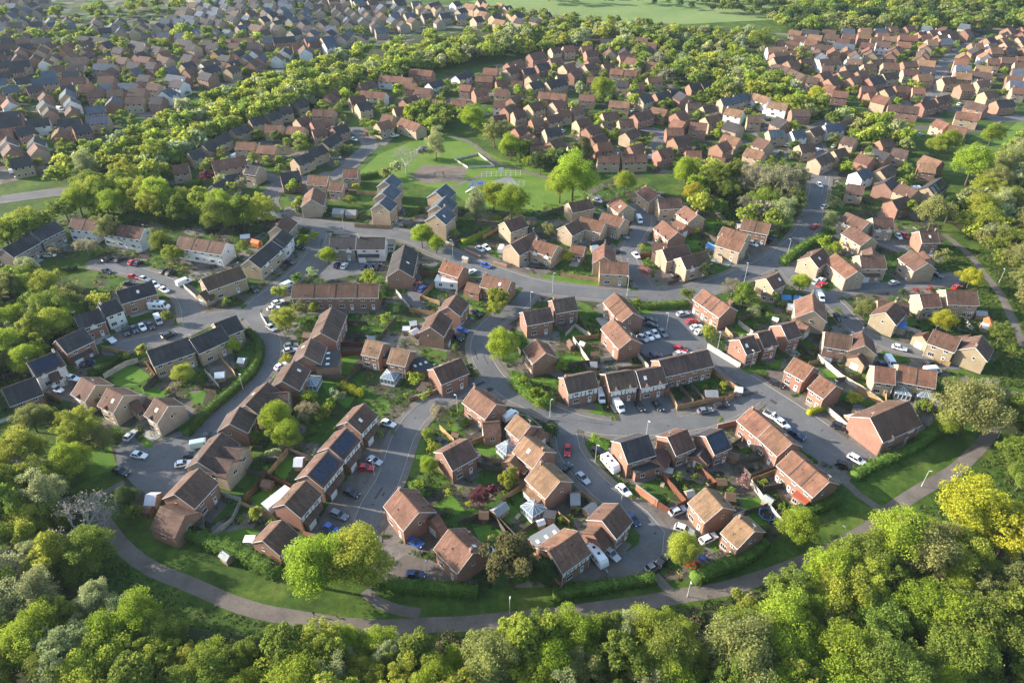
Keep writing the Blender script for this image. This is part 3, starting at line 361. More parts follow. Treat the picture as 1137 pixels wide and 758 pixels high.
TREES=[
((104.6,96.5),7.9,'Y',0,0,'large golden yellow tree below the big yellow willow'),
((98.8,101.3),7.9,'Y',0,0,'large golden yellow tree left of the big yellow willow'),
((-39.7,89.2),6.9,'b',0,0,'large bright green tree by the big tree over the footpath'),
((-31.7,90.5),7.0,'y',0,0,'large yellow green tree right of the big tree over the footpath'),
((116.0,134.9),8.2,'o',0,0,'large olive green tree by the broad olive tree'),
((-93.8,101.5),6.6,'B',0,0,'large bare grey tree by the bare grey tree'),
((-.5,90.8),6.1,'k',0,0,'large dark olive ragged tree by the ragged conifer by the footpath'),
((41.5,70.2),7.0,'o',0,3,'large olive green tree below the wood below the steps'),
((64.8,66.1),6.8,'g',0,3,'large mid green tree below the bottom right hollow'),
((56.4,63.8),6.6,'b',0,3,'large bright green tree below the bottom right hollow'),
((60.3,69.3),6.8,'b',0,3,'large bright green tree by the bottom right hollow'),
((79.8,69.7),6.8,'g',0,3,'large mid green tree below the bottom right slope'),
((-107.7,130.1),6.3,'y',0,0,'large yellow green tree by the yellow tree at the close'),
((-37.3,64.4),6.6,'b',0,3,'large bright green tree left of the dry grass at bottom'),
((-30.9,61.2),6.3,'y',0,3,'large yellow green tree below the dry grass at bottom,left one of two'),
((-71.2,60.3),6.2,'y',0,3,'large yellow green tree below the lower left thicket'),
((-65.2,64.2),6.4,'g',0,3,'large mid green tree below the lower left thicket'),
((88.2,75.8),6.8,'g',0,3,'large mid green tree right of the bottom right slope,leftmost of three'),
((2.0,71.8),6.5,'y',0,3,'large yellow green tree below the walker by the wood'),
((48.5,70.0),6.4,'b',0,3,'large bright green tree left of the bottom right hollow'),
((24.9,273.3),9.6,'b',0,0,"large bright green tree by the park's big round tree"),
((-80.8,70.8),6.3,'l',0,3,"large pale green tree below the photo's lower left corner"),
((94.3,69.1),6.2,'g',0,3,'large mid green tree right of the bottom right slope,rightmost of three'),
((28.4,70.3),6.2,'g',0,3,'large mid green tree right of the pale poplar at bottom'),
((-75.1,69.0),6.1,'y',0,3,'large yellow green tree left of the lower left thicket'),
((38.9,64.4),5.9,'g',0,3,'large mid green tree below the wood below the steps'),
((84.7,93.2),7.0,'o',0,3,'large olive green tree below the path fork on the lawn'),
((50.5,76.1),6.4,'b',0,3,'large bright green tree below the tall wood below the bend'),
((94.8,77.1),6.4,'g',0,3,'large mid green tree right of the bottom right slope,second from left of three'),
((81.4,95.2),7.0,'b',0,3,'large bright green tree below the path fork on the lawn'),
((-53.2,66.0),5.9,'g',0,3,'large mid green tree below the pale willows at bottom'),
((-103.7,82.2),6.5,'y',0,3,"large yellow green tree above the photo's lower left corner"),
((-35.3,71.2),6.0,'y',0,3,'large yellow green tree below the person walking on the footpath'),
((104.1,81.7),6.4,'g',0,3,'large mid green tree right of the wood below the willow'),
((-3.6,69.0),5.9,'o',0,3,'large olive green tree right of the young bright sapling'),
((18.6,69.7),5.8,'g',0,3,'large mid green tree below the pale poplar at bottom'),
((126.5,143.2),5.7,'T',0,0,'large thin brownish tree above the broad olive tree'),
((107.8,271.6),8.8,'T',0,0,'large thin brownish tree left of the bare tan trees,right one of two'),
((66.1,83.9),6.4,'y',0,3,'large yellow green tree right of the tall wood below the bend'),
((-91.9,81.0),6.2,'l',0,3,"large pale green tree above the photo's lower left corner,right one of two"),
((83.5,77.8),6.1,'b',0,3,'large bright green tree above the bottom right slope,right one of two'),
((-8.8,63.9),5.5,'y',0,3,'large yellow green tree below the young bright sapling'),
((50.7,64.7),5.5,'y',0,3,'large yellow green tree below the bottom right hollow'),
((6.9,70.0),5.7,'b',0,3,'large bright green tree below the walker by the wood,left one of two'),
((62.4,101.1),4.5,'b',0,0,'bright green tree by the round bright tree'),
((-88.5,73.7),5.7,'b',0,3,"large bright green tree below the photo's lower left corner"),
((-67.2,61.2),5.2,'b',0,3,'large bright green tree below the lower left thicket'),
((92.6,93.4),6.3,'y',0,3,'large yellow green tree above the wood below the willow'),
((5.3,73.7),5.6,'g',0,3,'large mid green tree below the walker by the wood'),
((12.3,69.6),5.5,'o',0,3,'large olive green tree left of the pale poplar at bottom'),
((67.8,69.6),5.4,'g',0,3,'large mid green tree right of the bottom right hollow'),
((-46.6,62.9),5.2,'b',0,3,'bright green tree below the pale willows at bottom,right one of two'),
((45.4,63.4),5.2,'b',0,3,'bright green tree below the bottom right hollow'),
((-19.8,64.9),5.2,'y',0,3,'large yellow green tree below the dry grass at bottom,right one of two'),
((-105.3,120.5),4.7,'b',0,0,'bright green tree below the yellow tree at the close'),
((199.3,293.0),8.6,'b',0,0,'large bright green tree by the big bright right tree'),
((9.4,62.9),5.1,'l',0,3,'pale green tree below the pale poplar at bottom,left one of two'),
((42.9,75.1),5.5,'g',0,3,'large mid green tree right of the wood below the steps'),
((-41.6,71.5),5.4,'g',0,3,'large mid green tree right of the pale willows at bottom'),
((-101.2,87.8),5.9,'B',0,6,"large bare grey tree above the photo's lower left corner"),
((-97.5,79.0),5.5,'l',0,3,"large pale green tree left of the photo's lower left corner"),
((53.7,68.7),5.2,'o',0,3,'large olive green tree left of the bottom right hollow'),
((72.4,92.1),5.9,'g',0,3,'large mid green tree below the lamp at the wood edge'),
((-32.5,66.3),5.1,'l',0,3,'pale green tree left of the dry grass at bottom,left one of two'),
((71.2,86.5),5.7,'y',0,3,'large yellow green tree below the lamp at the wood edge'),
((87.0,80.5),5.5,'g',0,3,'large mid green tree above the bottom right slope'),
((-71.2,77.4),5.4,'b',0,3,'large bright green tree above the lower left thicket,right one of two'),
((-74.8,75.1),5.3,'b',0,3,'large bright green tree above the lower left thicket,left one of two'),
((36.0,95.1),4.0,'y',0,0,'yellow green tree above the footpath lamp beside the steps'),
((-.2,259.2),7.5,'b',0,0,"large bright green tree by the park's twin round trees"),
((68.8,77.0),5.3,'g',0,3,'large mid green tree above the bottom right hollow'),
((78.4,80.5),5.4,'b',0,3,'large bright green tree above the bottom right slope,left one of two'),
((12.1,74.4),5.2,'b',0,3,'large bright green tree below the walker by the wood,right one of two'),
((-18.0,71.0),5.1,'g',0,3,'mid green tree below the young bright sapling'),
((54.8,84.2),5.5,'g',0,3,'large mid green tree above the tall wood below the bend'),
((-94.2,92.3),5.8,'y',0,6,'large yellow green tree below the bare grey tree'),
((-114.8,109.6),6.3,'y',0,6,'large yellow green tree above the left wood clearing'),
((73.3,69.2),5.0,'g',0,3,'mid green tree below the bottom right slope,left one of two'),
((-83.7,71.1),5.1,'g',0,3,"mid green tree below the photo's lower left corner"),
((-88.7,93.0),5.7,'g',0,6,'large mid green tree below the bare grey tree'),
((25.3,64.9),4.9,'l',0,3,'pale green tree below the pale poplar at bottom,right one of two'),
((-62.3,61.2),4.8,'y',0,3,'yellow green tree below the lower left thicket,second from left of three'),
((75.5,65.7),4.9,'b',0,3,'bright green tree below the bottom right slope'),
((28.6,66.6),4.9,'b',0,3,'bright green tree below the pale poplar at bottom'),
((-102.4,86.4),5.5,'l',0,3,"large pale green tree above the photo's lower left corner,left one of two"),
((64.5,88.7),5.5,'b',0,3,'large bright green tree below the lamp at the wood edge'),
((-111.4,104.1),6.0,'g',0,6,'large mid green tree left of the left wood clearing'),
((6.2,90.4),3.7,'d',0,0,'dark green tree below the half timbered bottom house'),
((87.0,102.3),4.0,'b',0,0,'bright green tree above the path fork on the lawn'),
((86.2,281.9),7.6,'g',0,0,'large mid green tree above the yellow tree at the wood'),
((118.8,281.9),7.6,'T',0,0,'large thin brownish tree above the bare tan trees'),
((-65.5,70.5),4.9,'y',0,3,'yellow green tree below the lower left thicket,rightmost of three'),
((24.2,76.0),5.0,'y',0,3,'yellow green tree above the pale poplar at bottom'),
((3.4,66.1),4.7,'b',0,3,'bright green tree below the walker by the wood'),
((-118.2,111.5),6.0,'g',0,6,'large mid green tree above the left wood clearing'),
((-13.7,66.0),4.7,'b',0,3,'bright green tree below the young bright sapling,left one of two'),
((-103.7,107.2),5.8,'l',0,6,'large pale green tree right of the left wood clearing'),
((-93.1,64.8),4.6,'l',0,3,"pale green tree below the photo's lower left corner,left one of two"),
((-93.1,68.4),4.7,'y',0,3,"yellow green tree below the photo's lower left corner"),
((-86.7,79.2),4.9,'y',0,3,"yellow green tree above the photo's lower left corner"),
((-60.5,135.6),4.4,'b',0,0,'bright green tree above the twin round garden trees'),
((-2.8,166.3),5.0,'b',0,0,'bright green tree by the round bush on the lane'),
((162.5,249.8),6.6,'o',0,0,'large olive green tree above the orange ended house'),
((68.2,64.9),4.5,'o',0,3,'olive green tree below the bottom right hollow'),
((-80.3,81.3),4.8,'l',0,3,'pale green tree above the lower left thicket,left one of two'),
((-73.4,79.9),4.8,'l',0,3,'pale green tree above the lower left thicket,right one of two'),
((75.4,86.3),5.0,'g',0,3,'mid green tree below the lamp at the wood edge'),
((31.8,70.2),4.5,'y',0,3,'yellow green tree below the wood below the steps'),
((-56.6,66.5),4.4,'y',0,3,'yellow green tree below the pale willows at bottom'),
((-26.0,66.5),4.4,'y',0,3,'yellow green tree below the dry grass at bottom'),
((93.6,83.7),4.9,'o',0,3,'olive green tree below the wood below the willow'),
((91.2,63.7),4.3,'y',0,3,'yellow green tree below the bottom right slope,right one of two'),
((-65.7,75.1),4.6,'g',0,3,'mid green tree right of the lower left thicket'),
((-76.1,65.7),4.3,'y',0,3,'yellow green tree below the lower left thicket,leftmost of three'),
((-108.3,97.1),5.2,'g',0,6,'mid green tree below the left wood clearing'),
((-56.7,130.6),4.1,'b',0,0,'bright green tree below the twin round garden trees'),
((-123.8,135.9),4.2,'o',0,0,'olive green tree below the dark house at left edge'),
((-102.9,128.7),4.0,'o',0,0,'olive green tree right of the yellow tree at the close'),
((19.9,274.8),6.7,'b',0,0,"large bright green tree left of the park's big round tree"),
((102.7,264.7),6.5,'g',0,0,'large mid green tree below the bare tan trees'),
((-49.9,71.0),4.4,'g',0,3,'mid green tree below the pale willows at bottom'),
((95.8,89.1),4.9,'g',0,3,'mid green tree left of the wood below the willow'),
((-99.5,93.5),5.0,'l',0,6,'pale green tree below the bare grey tree'),
((75.9,77.8),4.5,'g',0,3,'mid green tree left of the bottom right slope'),
((-95.2,88.2),4.7,'g',0,6,"mid green tree above the photo's lower left corner"),
((30.8,76.1),4.4,'y',0,3,'yellow green tree left of the wood below the steps'),
((84.5,69.7),4.2,'g',0,3,'mid green tree below the bottom right slope,right one of two'),
((101.0,87.0),4.7,'o',0,3,'olive green tree right of the wood below the willow'),
((-104.3,101.8),5.0,'y',0,6,'yellow green tree below the left wood clearing,right one of two'),
((21.5,76.5),4.4,'l',0,3,'pale green tree above the pale poplar at bottom'),
((88.9,86.8),4.6,'b',0,3,'bright green tree left of the wood below the willow'),
((-118.6,123.2),5.6,'y',0,6,'large yellow green tree left of the yellow tree at the close'),
((60.7,80.9),4.5,'b',0,3,'bright green tree right of the tall wood below the bend'),
((-7.5,266.3),6.2,'b',0,0,"large bright green tree left of the park's twin round trees"),
((133.9,136.9),5.8,'g',0,1,'large mid green tree right of the broad olive tree'),
((82.9,63.6),4.0,'y',0,3,'yellow green tree below the bottom right slope,left one of two'),
((-89.1,62.9),3.9,'b',0,3,"bright green tree below the photo's lower left corner"),
((-31.6,74.1),4.2,'b',0,3,'bright green tree above the dry grass at bottom,left one of two'),
((-96.2,77.0),4.3,'b',0,3,"bright green tree left of the photo's lower left corner"),
((-70.8,66.7),4.0,'b',0,3,'bright green tree below the lower left thicket'),
((-59.2,70.1),4.1,'y',0,3,'yellow green tree left of the pale willows at bottom'),
((-120.7,109.8),5.1,'g',0,6,'mid green tree left of the left wood clearing'),
((122.3,122.7),5.4,'g',0,1,'large mid green tree below the broad olive tree'),
((.3,63.1),3.9,'o',0,3,'olive green tree below the young bright sapling'),
((-110.8,114.5),5.1,'g',0,6,'mid green tree above the left wood clearing,left one of two'),
((99.1,83.1),4.3,'g',0,3,'mid green tree below the wood below the willow'),
((-31.2,68.5),4.0,'l',0,3,'pale green tree left of the dry grass at bottom,right one of two'),
((112.5,135.0),3.7,'b',0,0,'bright green tree below the broad olive tree'),
((-91.5,104.7),3.2,'B',0,0,'bare grey tree right of the bare grey tree'),
((-14.3,255.9),5.7,'l',0,0,'large pale green tree right of the right slate townhouses'),
((75.2,290.1),6.2,'b',0,0,'large bright green tree below the red roofs by the trees'),
((98.4,293.0),6.3,'g',0,0,'large mid green tree below the stepped tan houses'),
((100.0,278.3),6.0,'T',0,0,'large thin brownish tree left of the bare tan trees,left one of two'),
((172.5,256.6),5.7,'d',0,0,'large dark green tree below the row of roof panels'),
((-8.5,337.7),7.0,'o',0,0,'large olive green tree below the round tree above the park'),
((-151.2,239.5),5.4,'o',0,0,'large olive green tree left of the white terraces by the belt'),
((56.4,75.1),4.0,'y',0,3,'yellow green tree below the tall wood below the bend'),
((18.5,64.4),3.8,'g',0,3,'mid green tree below the pale poplar at bottom'),
((18.9,75.6),4.0,'g',0,3,'mid green tree left of the pale poplar at bottom'),
((-122.6,114.0),4.9,'y',0,6,'yellow green tree above the left wood clearing,left one of two'),
((-25.0,73.9),4.0,'b',0,3,'bright green tree above the dry grass at bottom,right one of two'),
((-23.0,71.3),3.9,'l',0,3,'pale green tree right of the dry grass at bottom'),
((81.7,89.0),4.2,'g',0,3,'mid green tree below the path fork on the lawn'),
((61.9,78.3),4.0,'o',0,3,'olive green tree right of the tall wood below the bend'),
((45.7,80.5),4.0,'y',0,3,'yellow green tree above the wood below the steps'),
((-81.6,66.7),3.7,'l',0,3,"pale green tree below the photo's lower left corner,right one of two"),
((-100.8,103.1),4.5,'g',0,6,'mid green tree left of the bare grey tree'),
((-9.1,69.9),3.7,'b',0,3,'bright green tree below the young bright sapling,right one of two'),
((18.5,76.5),3.9,'g',0,3,'mid green tree above the pale poplar at bottom'),
((72.7,80.6),4.0,'b',0,3,'bright green tree left of the bottom right slope'),
((148.0,174.9),4.1,'g',0,0,'mid green tree by the round tree on the right'),
((-20.4,358.9),6.9,'b',0,0,'large bright green tree by the round tree above the park'),
((-48.1,306.8),6.1,'B',0,0,'large bare grey tree above the bare earth play area'),
((33.0,316.2),6.2,'k',0,0,'large dark olive ragged tree by the conifer among houses'),
((-147.2,166.8),5.9,'b',0,8,'large bright green tree above the white house with solar panels'),
((-55.5,71.2),3.7,'b',0,3,'bright green tree below the pale willows at bottom,left one of two'),
((-102.7,97.4),4.3,'y',0,6,'yellow green tree below the left wood clearing,left one of two'),
((131.3,131.3),5.0,'g',0,1,'mid green tree right of the broad olive tree,right one of two'),
((-116.4,118.8),4.7,'B',0,6,'bare grey tree above the left wood clearing'),
((-81.4,76.7),3.7,'l',0,3,"pale green tree right of the photo's lower left corner"),
((-151.7,165.3),5.6,'y',0,8,'large yellow green tree left of the white house with solar panels'),
((-142.4,173.2),5.7,'y',0,8,'large yellow green tree above the white house with solar panels,left one of two'),
((-184.3,232.9),7.0,'y',0,0,'large yellow green tree left of the dark stone terraces,right one of two'),
((-142.9,185.0),5.9,'g',0,8,'large mid green tree above the white house with solar panels,right one of two'),
((-70.8,181.9),3.9,'y',0,0,'yellow green tree above the house with dark wing'),
((-115.2,135.6),3.2,'y',0,0,'yellow green tree left of the yellow tree at the close'),
((-88.8,111.0),2.9,'d',0,0,'dark green tree right of the bare grey tree'),
((-33.6,235.9),4.7,'b',0,0,'bright green tree above the end-on brick gable house'),
((113.3,263.0),5.1,'g',0,0,'mid green tree below the bare tan trees'),
((75.9,197.3),4.1,'g',0,0,'mid green tree by the olive roadside thicket'),
((133.9,181.9),3.9,'Y',0,0,'golden yellow tree by the golden garden tree'),
((-.6,321.7),5.9,'b',0,0,'large bright green tree left of the dark bushes by the park'),
((-35.6,321.7),5.9,'l',0,0,'large pale green tree left of the walled pit'),
((-156.3,174.7),5.7,'l',0,8,'large pale green tree above the white house with solar panels'),
((-106.5,93.1),3.9,'l',0,6,'pale green tree below the left wood clearing'),
((178.0,226.1),6.6,'g',0,7,'large mid green tree below the thickest right hand wood'),
((-138.7,177.9),5.6,'y',0,8,'large yellow green tree above the white house with solar panels,right one of two'),
((-180.7,236.7),6.8,'g',0,0,'large mid green tree above the dark stone terraces'),
((-96.8,251.1),7.1,'y',0,2,'large yellow green tree above the slanting lane terrace'),
((-161.4,200.9),6.0,'g',0,8,'large mid green tree below the dark stone terraces,right one of two'),
((-154.1,199.6),6.0,'y',0,8,'large yellow green tree below the dark stone terraces'),
((-187.8,235.5),6.6,'y',0,0,'large yellow green tree left of the dark stone terraces,left one of two'),
((-167.7,200.9),5.9,'g',0,8,'large mid green tree below the dark stone terraces,left one of two'),
((184.9,213.8),6.1,'y',0,7,'large yellow green tree above the far right footpath'),
((-106.2,112.4),4.1,'l',0,6,'pale green tree above the left wood clearing'),
((178.5,216.2),6.2,'o',0,7,'large olive green tree below the thickest right hand wood,right one of two'),
((-146.6,180.0),5.4,'g',0,8,'large mid green tree above the white house with solar panels,left one of two'),
((-111.1,247.2),6.8,'g',0,2,'large mid green tree above the middle white terrace,rightmost of three'),
((182.0,253.0),6.8,'y',0,7,'large yellow green tree above the thickest right hand wood,left one of two'),
((-54.0,140.6),3.1,'T',0,0,'thin brownish tree above the twin round garden trees'),
((-4.2,193.5),3.8,'y',0,0,'yellow green tree above the shrub filled lane corner'),
((-92.3,155.9),3.3,'y',0,0,'yellow green tree by the garden tree with yellow crown'),
((-122.0,138.5),3.1,'g',0,0,'mid green tree left of the yellow tree at the close'),
((48.0,283.6),5.0,'b',0,0,'bright green tree left of the upper cul-de-sac head'),
((75.1,272.1),4.8,'Y',0,0,'golden yellow tree by the yellow tree at the wood'),
((90.5,275.6),4.9,'g',0,0,'mid green tree right of the yellow tree at the wood'),
((155.2,206.7),4.0,'Y',0,0,'golden yellow tree by the yellow tree by the path'),
((51.0,411.8),6.7,'b',0,0,'large bright green tree below the long row under the field'),
((209.4,329.6),5.6,'b',0,0,'large bright green tree below the cream corner block'),
((-128.6,231.1),4.3,'g',0,0,'mid green tree left of the middle white terrace'),
((-119.9,116.7),4.1,'y',0,6,'yellow green tree above the left wood clearing,right one of two'),
((-164.1,197.1),5.7,'o',0,8,'large olive green tree below the dark stone terraces'),
((180.8,244.9),6.6,'y',0,7,'large yellow green tree by the thickest right hand wood'),
((-103.5,247.7),6.6,'g',0,2,'large mid green tree above the slanting lane terrace'),
((-109.5,107.6),3.9,'g',0,6,'mid green tree by the left wood clearing'),
((120.3,116.1),4.0,'g',0,0,'mid green tree above the big yellow willow,left one of two'),
((128.6,122.6),4.2,'g',0,1,'mid green tree above the big yellow willow,right one of two'),
((-98.2,96.6),3.6,'B',0,6,'bare grey tree below the bare grey tree'),
((199.1,239.8),6.3,'l',0,7,'large pale green tree right of the thickest right hand wood'),
((202.8,245.1),6.4,'o',0,7,'large olive green tree right of the thickest right hand wood,right one of two'),
((-169.8,269.0),6.8,'y',0,2,'large yellow green tree right of the dual carriageway'),
((-163.5,277.9),7.0,'g',0,2,'large mid green tree above the white terraces by the belt,right one of two'),
((-143.0,265.7),6.7,'b',0,2,'large bright green tree above the white terraces by the belt,right one of two'),
((-173.5,261.8),6.6,'b',0,2,'large bright green tree below the dual carriageway'),
((193.3,241.3),6.2,'o',0,7,'large olive green tree right of the thickest right hand wood,left one of two'),
((191.9,226.4),6.0,'y',0,7,'large yellow green tree right of the thickest right hand wood,right one of two'),
((-184.5,244.6),6.3,'y',0,0,'large yellow green tree above the dark stone terraces'),
((225.6,285.1),7.0,'y',0,7,'large yellow green tree right of the big bright right tree'),
((-174.4,274.3),6.7,'g',0,2,'large mid green tree right of the dual carriageway'),
((-7.6,111.1),2.5,'U',0,0,'small purple leaved tree below the purple trees'),
((-.8,116.6),2.6,'y',0,0,'small yellow green tree above the purple trees'),
((12.7,304.8),4.8,'d',0,0,'dark green tree below the dark bushes by the park'),
((94.7,262.9),4.3,'T',0,0,'thin brownish tree above the red brick pair'),
((97.3,204.9),3.6,'b',0,0,'bright green tree by the bright roadside tree'),
((73.7,202.1),3.6,'T',0,0,'thin brownish tree left of the olive roadside thicket'),
((201.9,326.2),5.1,'b',0,0,'bright green tree above the tan roofed brick pair'),
((235.1,340.2),5.3,'b',0,0,'large bright green tree right of the cream corner block'),
((172.2,519.2),7.5,'g',0,0,'large mid green tree left of the grey terrace at the top'),
((-159.7,245.8),4.1,'o',0,0,'olive green tree left of the white terraces by the belt'),
((-121.9,223.8),3.9,'y',0,0,'yellow green tree left of the middle white terrace'),
((-154.8,228.3),3.9,'T',0,0,'thin brownish tree below the white terraces by the belt'),
((-141.3,256.9),6.4,'y',0,2,'large yellow green tree right of the white terraces by the belt'),
((216.8,296.4),7.1,'o',0,7,'large olive green tree right of the big bright right tree'),
((131.0,134.9),4.1,'o',0,1,'olive green tree right of the broad olive tree'),
((-153.7,179.3),4.9,'b',0,8,'bright green tree above the white house with solar panels'),
((211.2,259.8),6.4,'y',0,7,'large yellow green tree right of the thickest right hand wood,left one of two'),
((-138.7,160.5),4.6,'b',0,8,'bright green tree left of the white house with solar panels'),
((-150.5,271.4),6.5,'y',0,2,'large yellow green tree above the white terraces by the belt,right one of two'),
((-110.4,116.5),3.8,'g',0,6,'mid green tree above the left wood clearing,right one of two'),
((103.1,285.6),6.8,'T',0,4,'large thin brownish tree below the stepped tan houses'),
((197.9,277.1),6.6,'y',0,7,'large yellow green tree below the big bright right tree,right one of two'),
((133.1,139.4),4.1,'g',0,1,'mid green tree right of the broad olive tree,left one of two'),
((-166.5,189.1),5.0,'l',0,8,'pale green tree above the white house with solar panels,left one of two'),
((194.1,272.0),6.5,'y',0,7,'large yellow green tree below the big bright right tree,left one of two'),
((177.8,213.6),5.5,'g',0,7,'large mid green tree right of the yellow tree by the path'),
((-161.0,273.4),6.5,'y',0,2,'large yellow green tree above the white terraces by the belt,left one of two'),
((-122.8,257.4),6.2,'y',0,2,'large yellow green tree above the middle white terrace'),
((105.0,250.9),6.1,'l',0,4,'large pale green tree right of the red brick pair'),
((-114.4,256.1),6.2,'b',0,2,'large bright green tree above the middle white terrace'),
((-139.7,260.2),6.2,'b',0,2,'large bright green tree right of the white terraces by the belt'),
((-170.8,196.8),5.1,'o',0,8,'olive green tree below the dark stone terraces'),
((110.5,284.8),6.6,'g',0,4,'large mid green tree left of the bare tan trees'),
((203.4,280.0),6.5,'o',0,7,'large olive green tree below the big bright right tree'),
((178.7,202.2),5.1,'y',0,7,'yellow green tree right of the far right footpath'),
((-148.4,159.6),4.4,'o',0,8,'olive green tree above the dark house at left edge'),
((193.5,259.1),6.1,'l',0,7,'large pale green tree above the thickest right hand wood'),
((-148.7,173.1),4.6,'l',0,8,'pale green tree above the white house with solar panels,right one of two'),
((178.8,235.7),5.6,'l',0,7,'large pale green tree below the thickest right hand wood'),
((171.4,203.3),5.0,'o',0,7,'olive green tree right of the far right footpath'),
((-164.0,285.4),6.4,'y',0,2,'large yellow green tree below the left tree belt,left one of two'),
((-19.3,140.1),2.6,'T',0,0,'thin brownish tree above the house with round shrubs'),
((-20.2,121.5),2.4,'b',0,0,'small bright green tree below the house with round shrubs'),
((-66.2,223.7),3.5,'b',0,0,'bright green tree left of the white fronted pair'),
((-27.9,231.6),3.6,'b',0,0,'bright green tree above the orange roofed house'),
((122.9,249.5),3.8,'l',0,0,'pale green tree below the tall pale willow'),
((113.5,190.2),3.2,'o',0,0,'olive green tree left of the buff house with tarpaulin'),
((168.6,399.2),5.5,'Y',0,0,'large golden yellow tree above the big brick block'),
((-159.4,259.9),5.9,'b',0,2,'large bright green tree above the white terraces by the belt,left one of two'),
((198.2,264.8),6.0,'y',0,7,'large yellow green tree above the thickest right hand wood,right one of two'),
((183.1,226.0),5.3,'o',0,7,'large olive green tree below the thickest right hand wood,left one of two'),
((-134.8,266.1),5.9,'y',0,2,'large yellow green tree below the purple tree in the estate'),
((-162.2,207.0),4.9,'l',0,8,'pale green tree below the dark stone terraces'),
((-142.1,190.5),4.6,'o',0,8,'olive green tree left of the drive of dark cars'),
((229.9,311.0),6.5,'l',0,7,'large pale green tree right of the big bright right tree'),
((-162.4,310.7),6.5,'y',0,5,'large yellow green tree below the left tree belt,right one of two'),
((-176.8,257.2),5.6,'g',0,2,'large mid green tree below the dual carriageway'),
((-164.9,265.5),5.8,'g',0,2,'large mid green tree above the white terraces by the belt,left one of two'),
((-130.2,254.3),5.6,'g',0,2,'large mid green tree above the middle white terrace,second from left of three'),
((-186.4,296.4),6.2,'l',0,5,'large pale green tree right of the dual carriageway'),
((-133.4,259.8),5.6,'g',0,2,'large mid green tree above the middle white terrace,leftmost of three')]
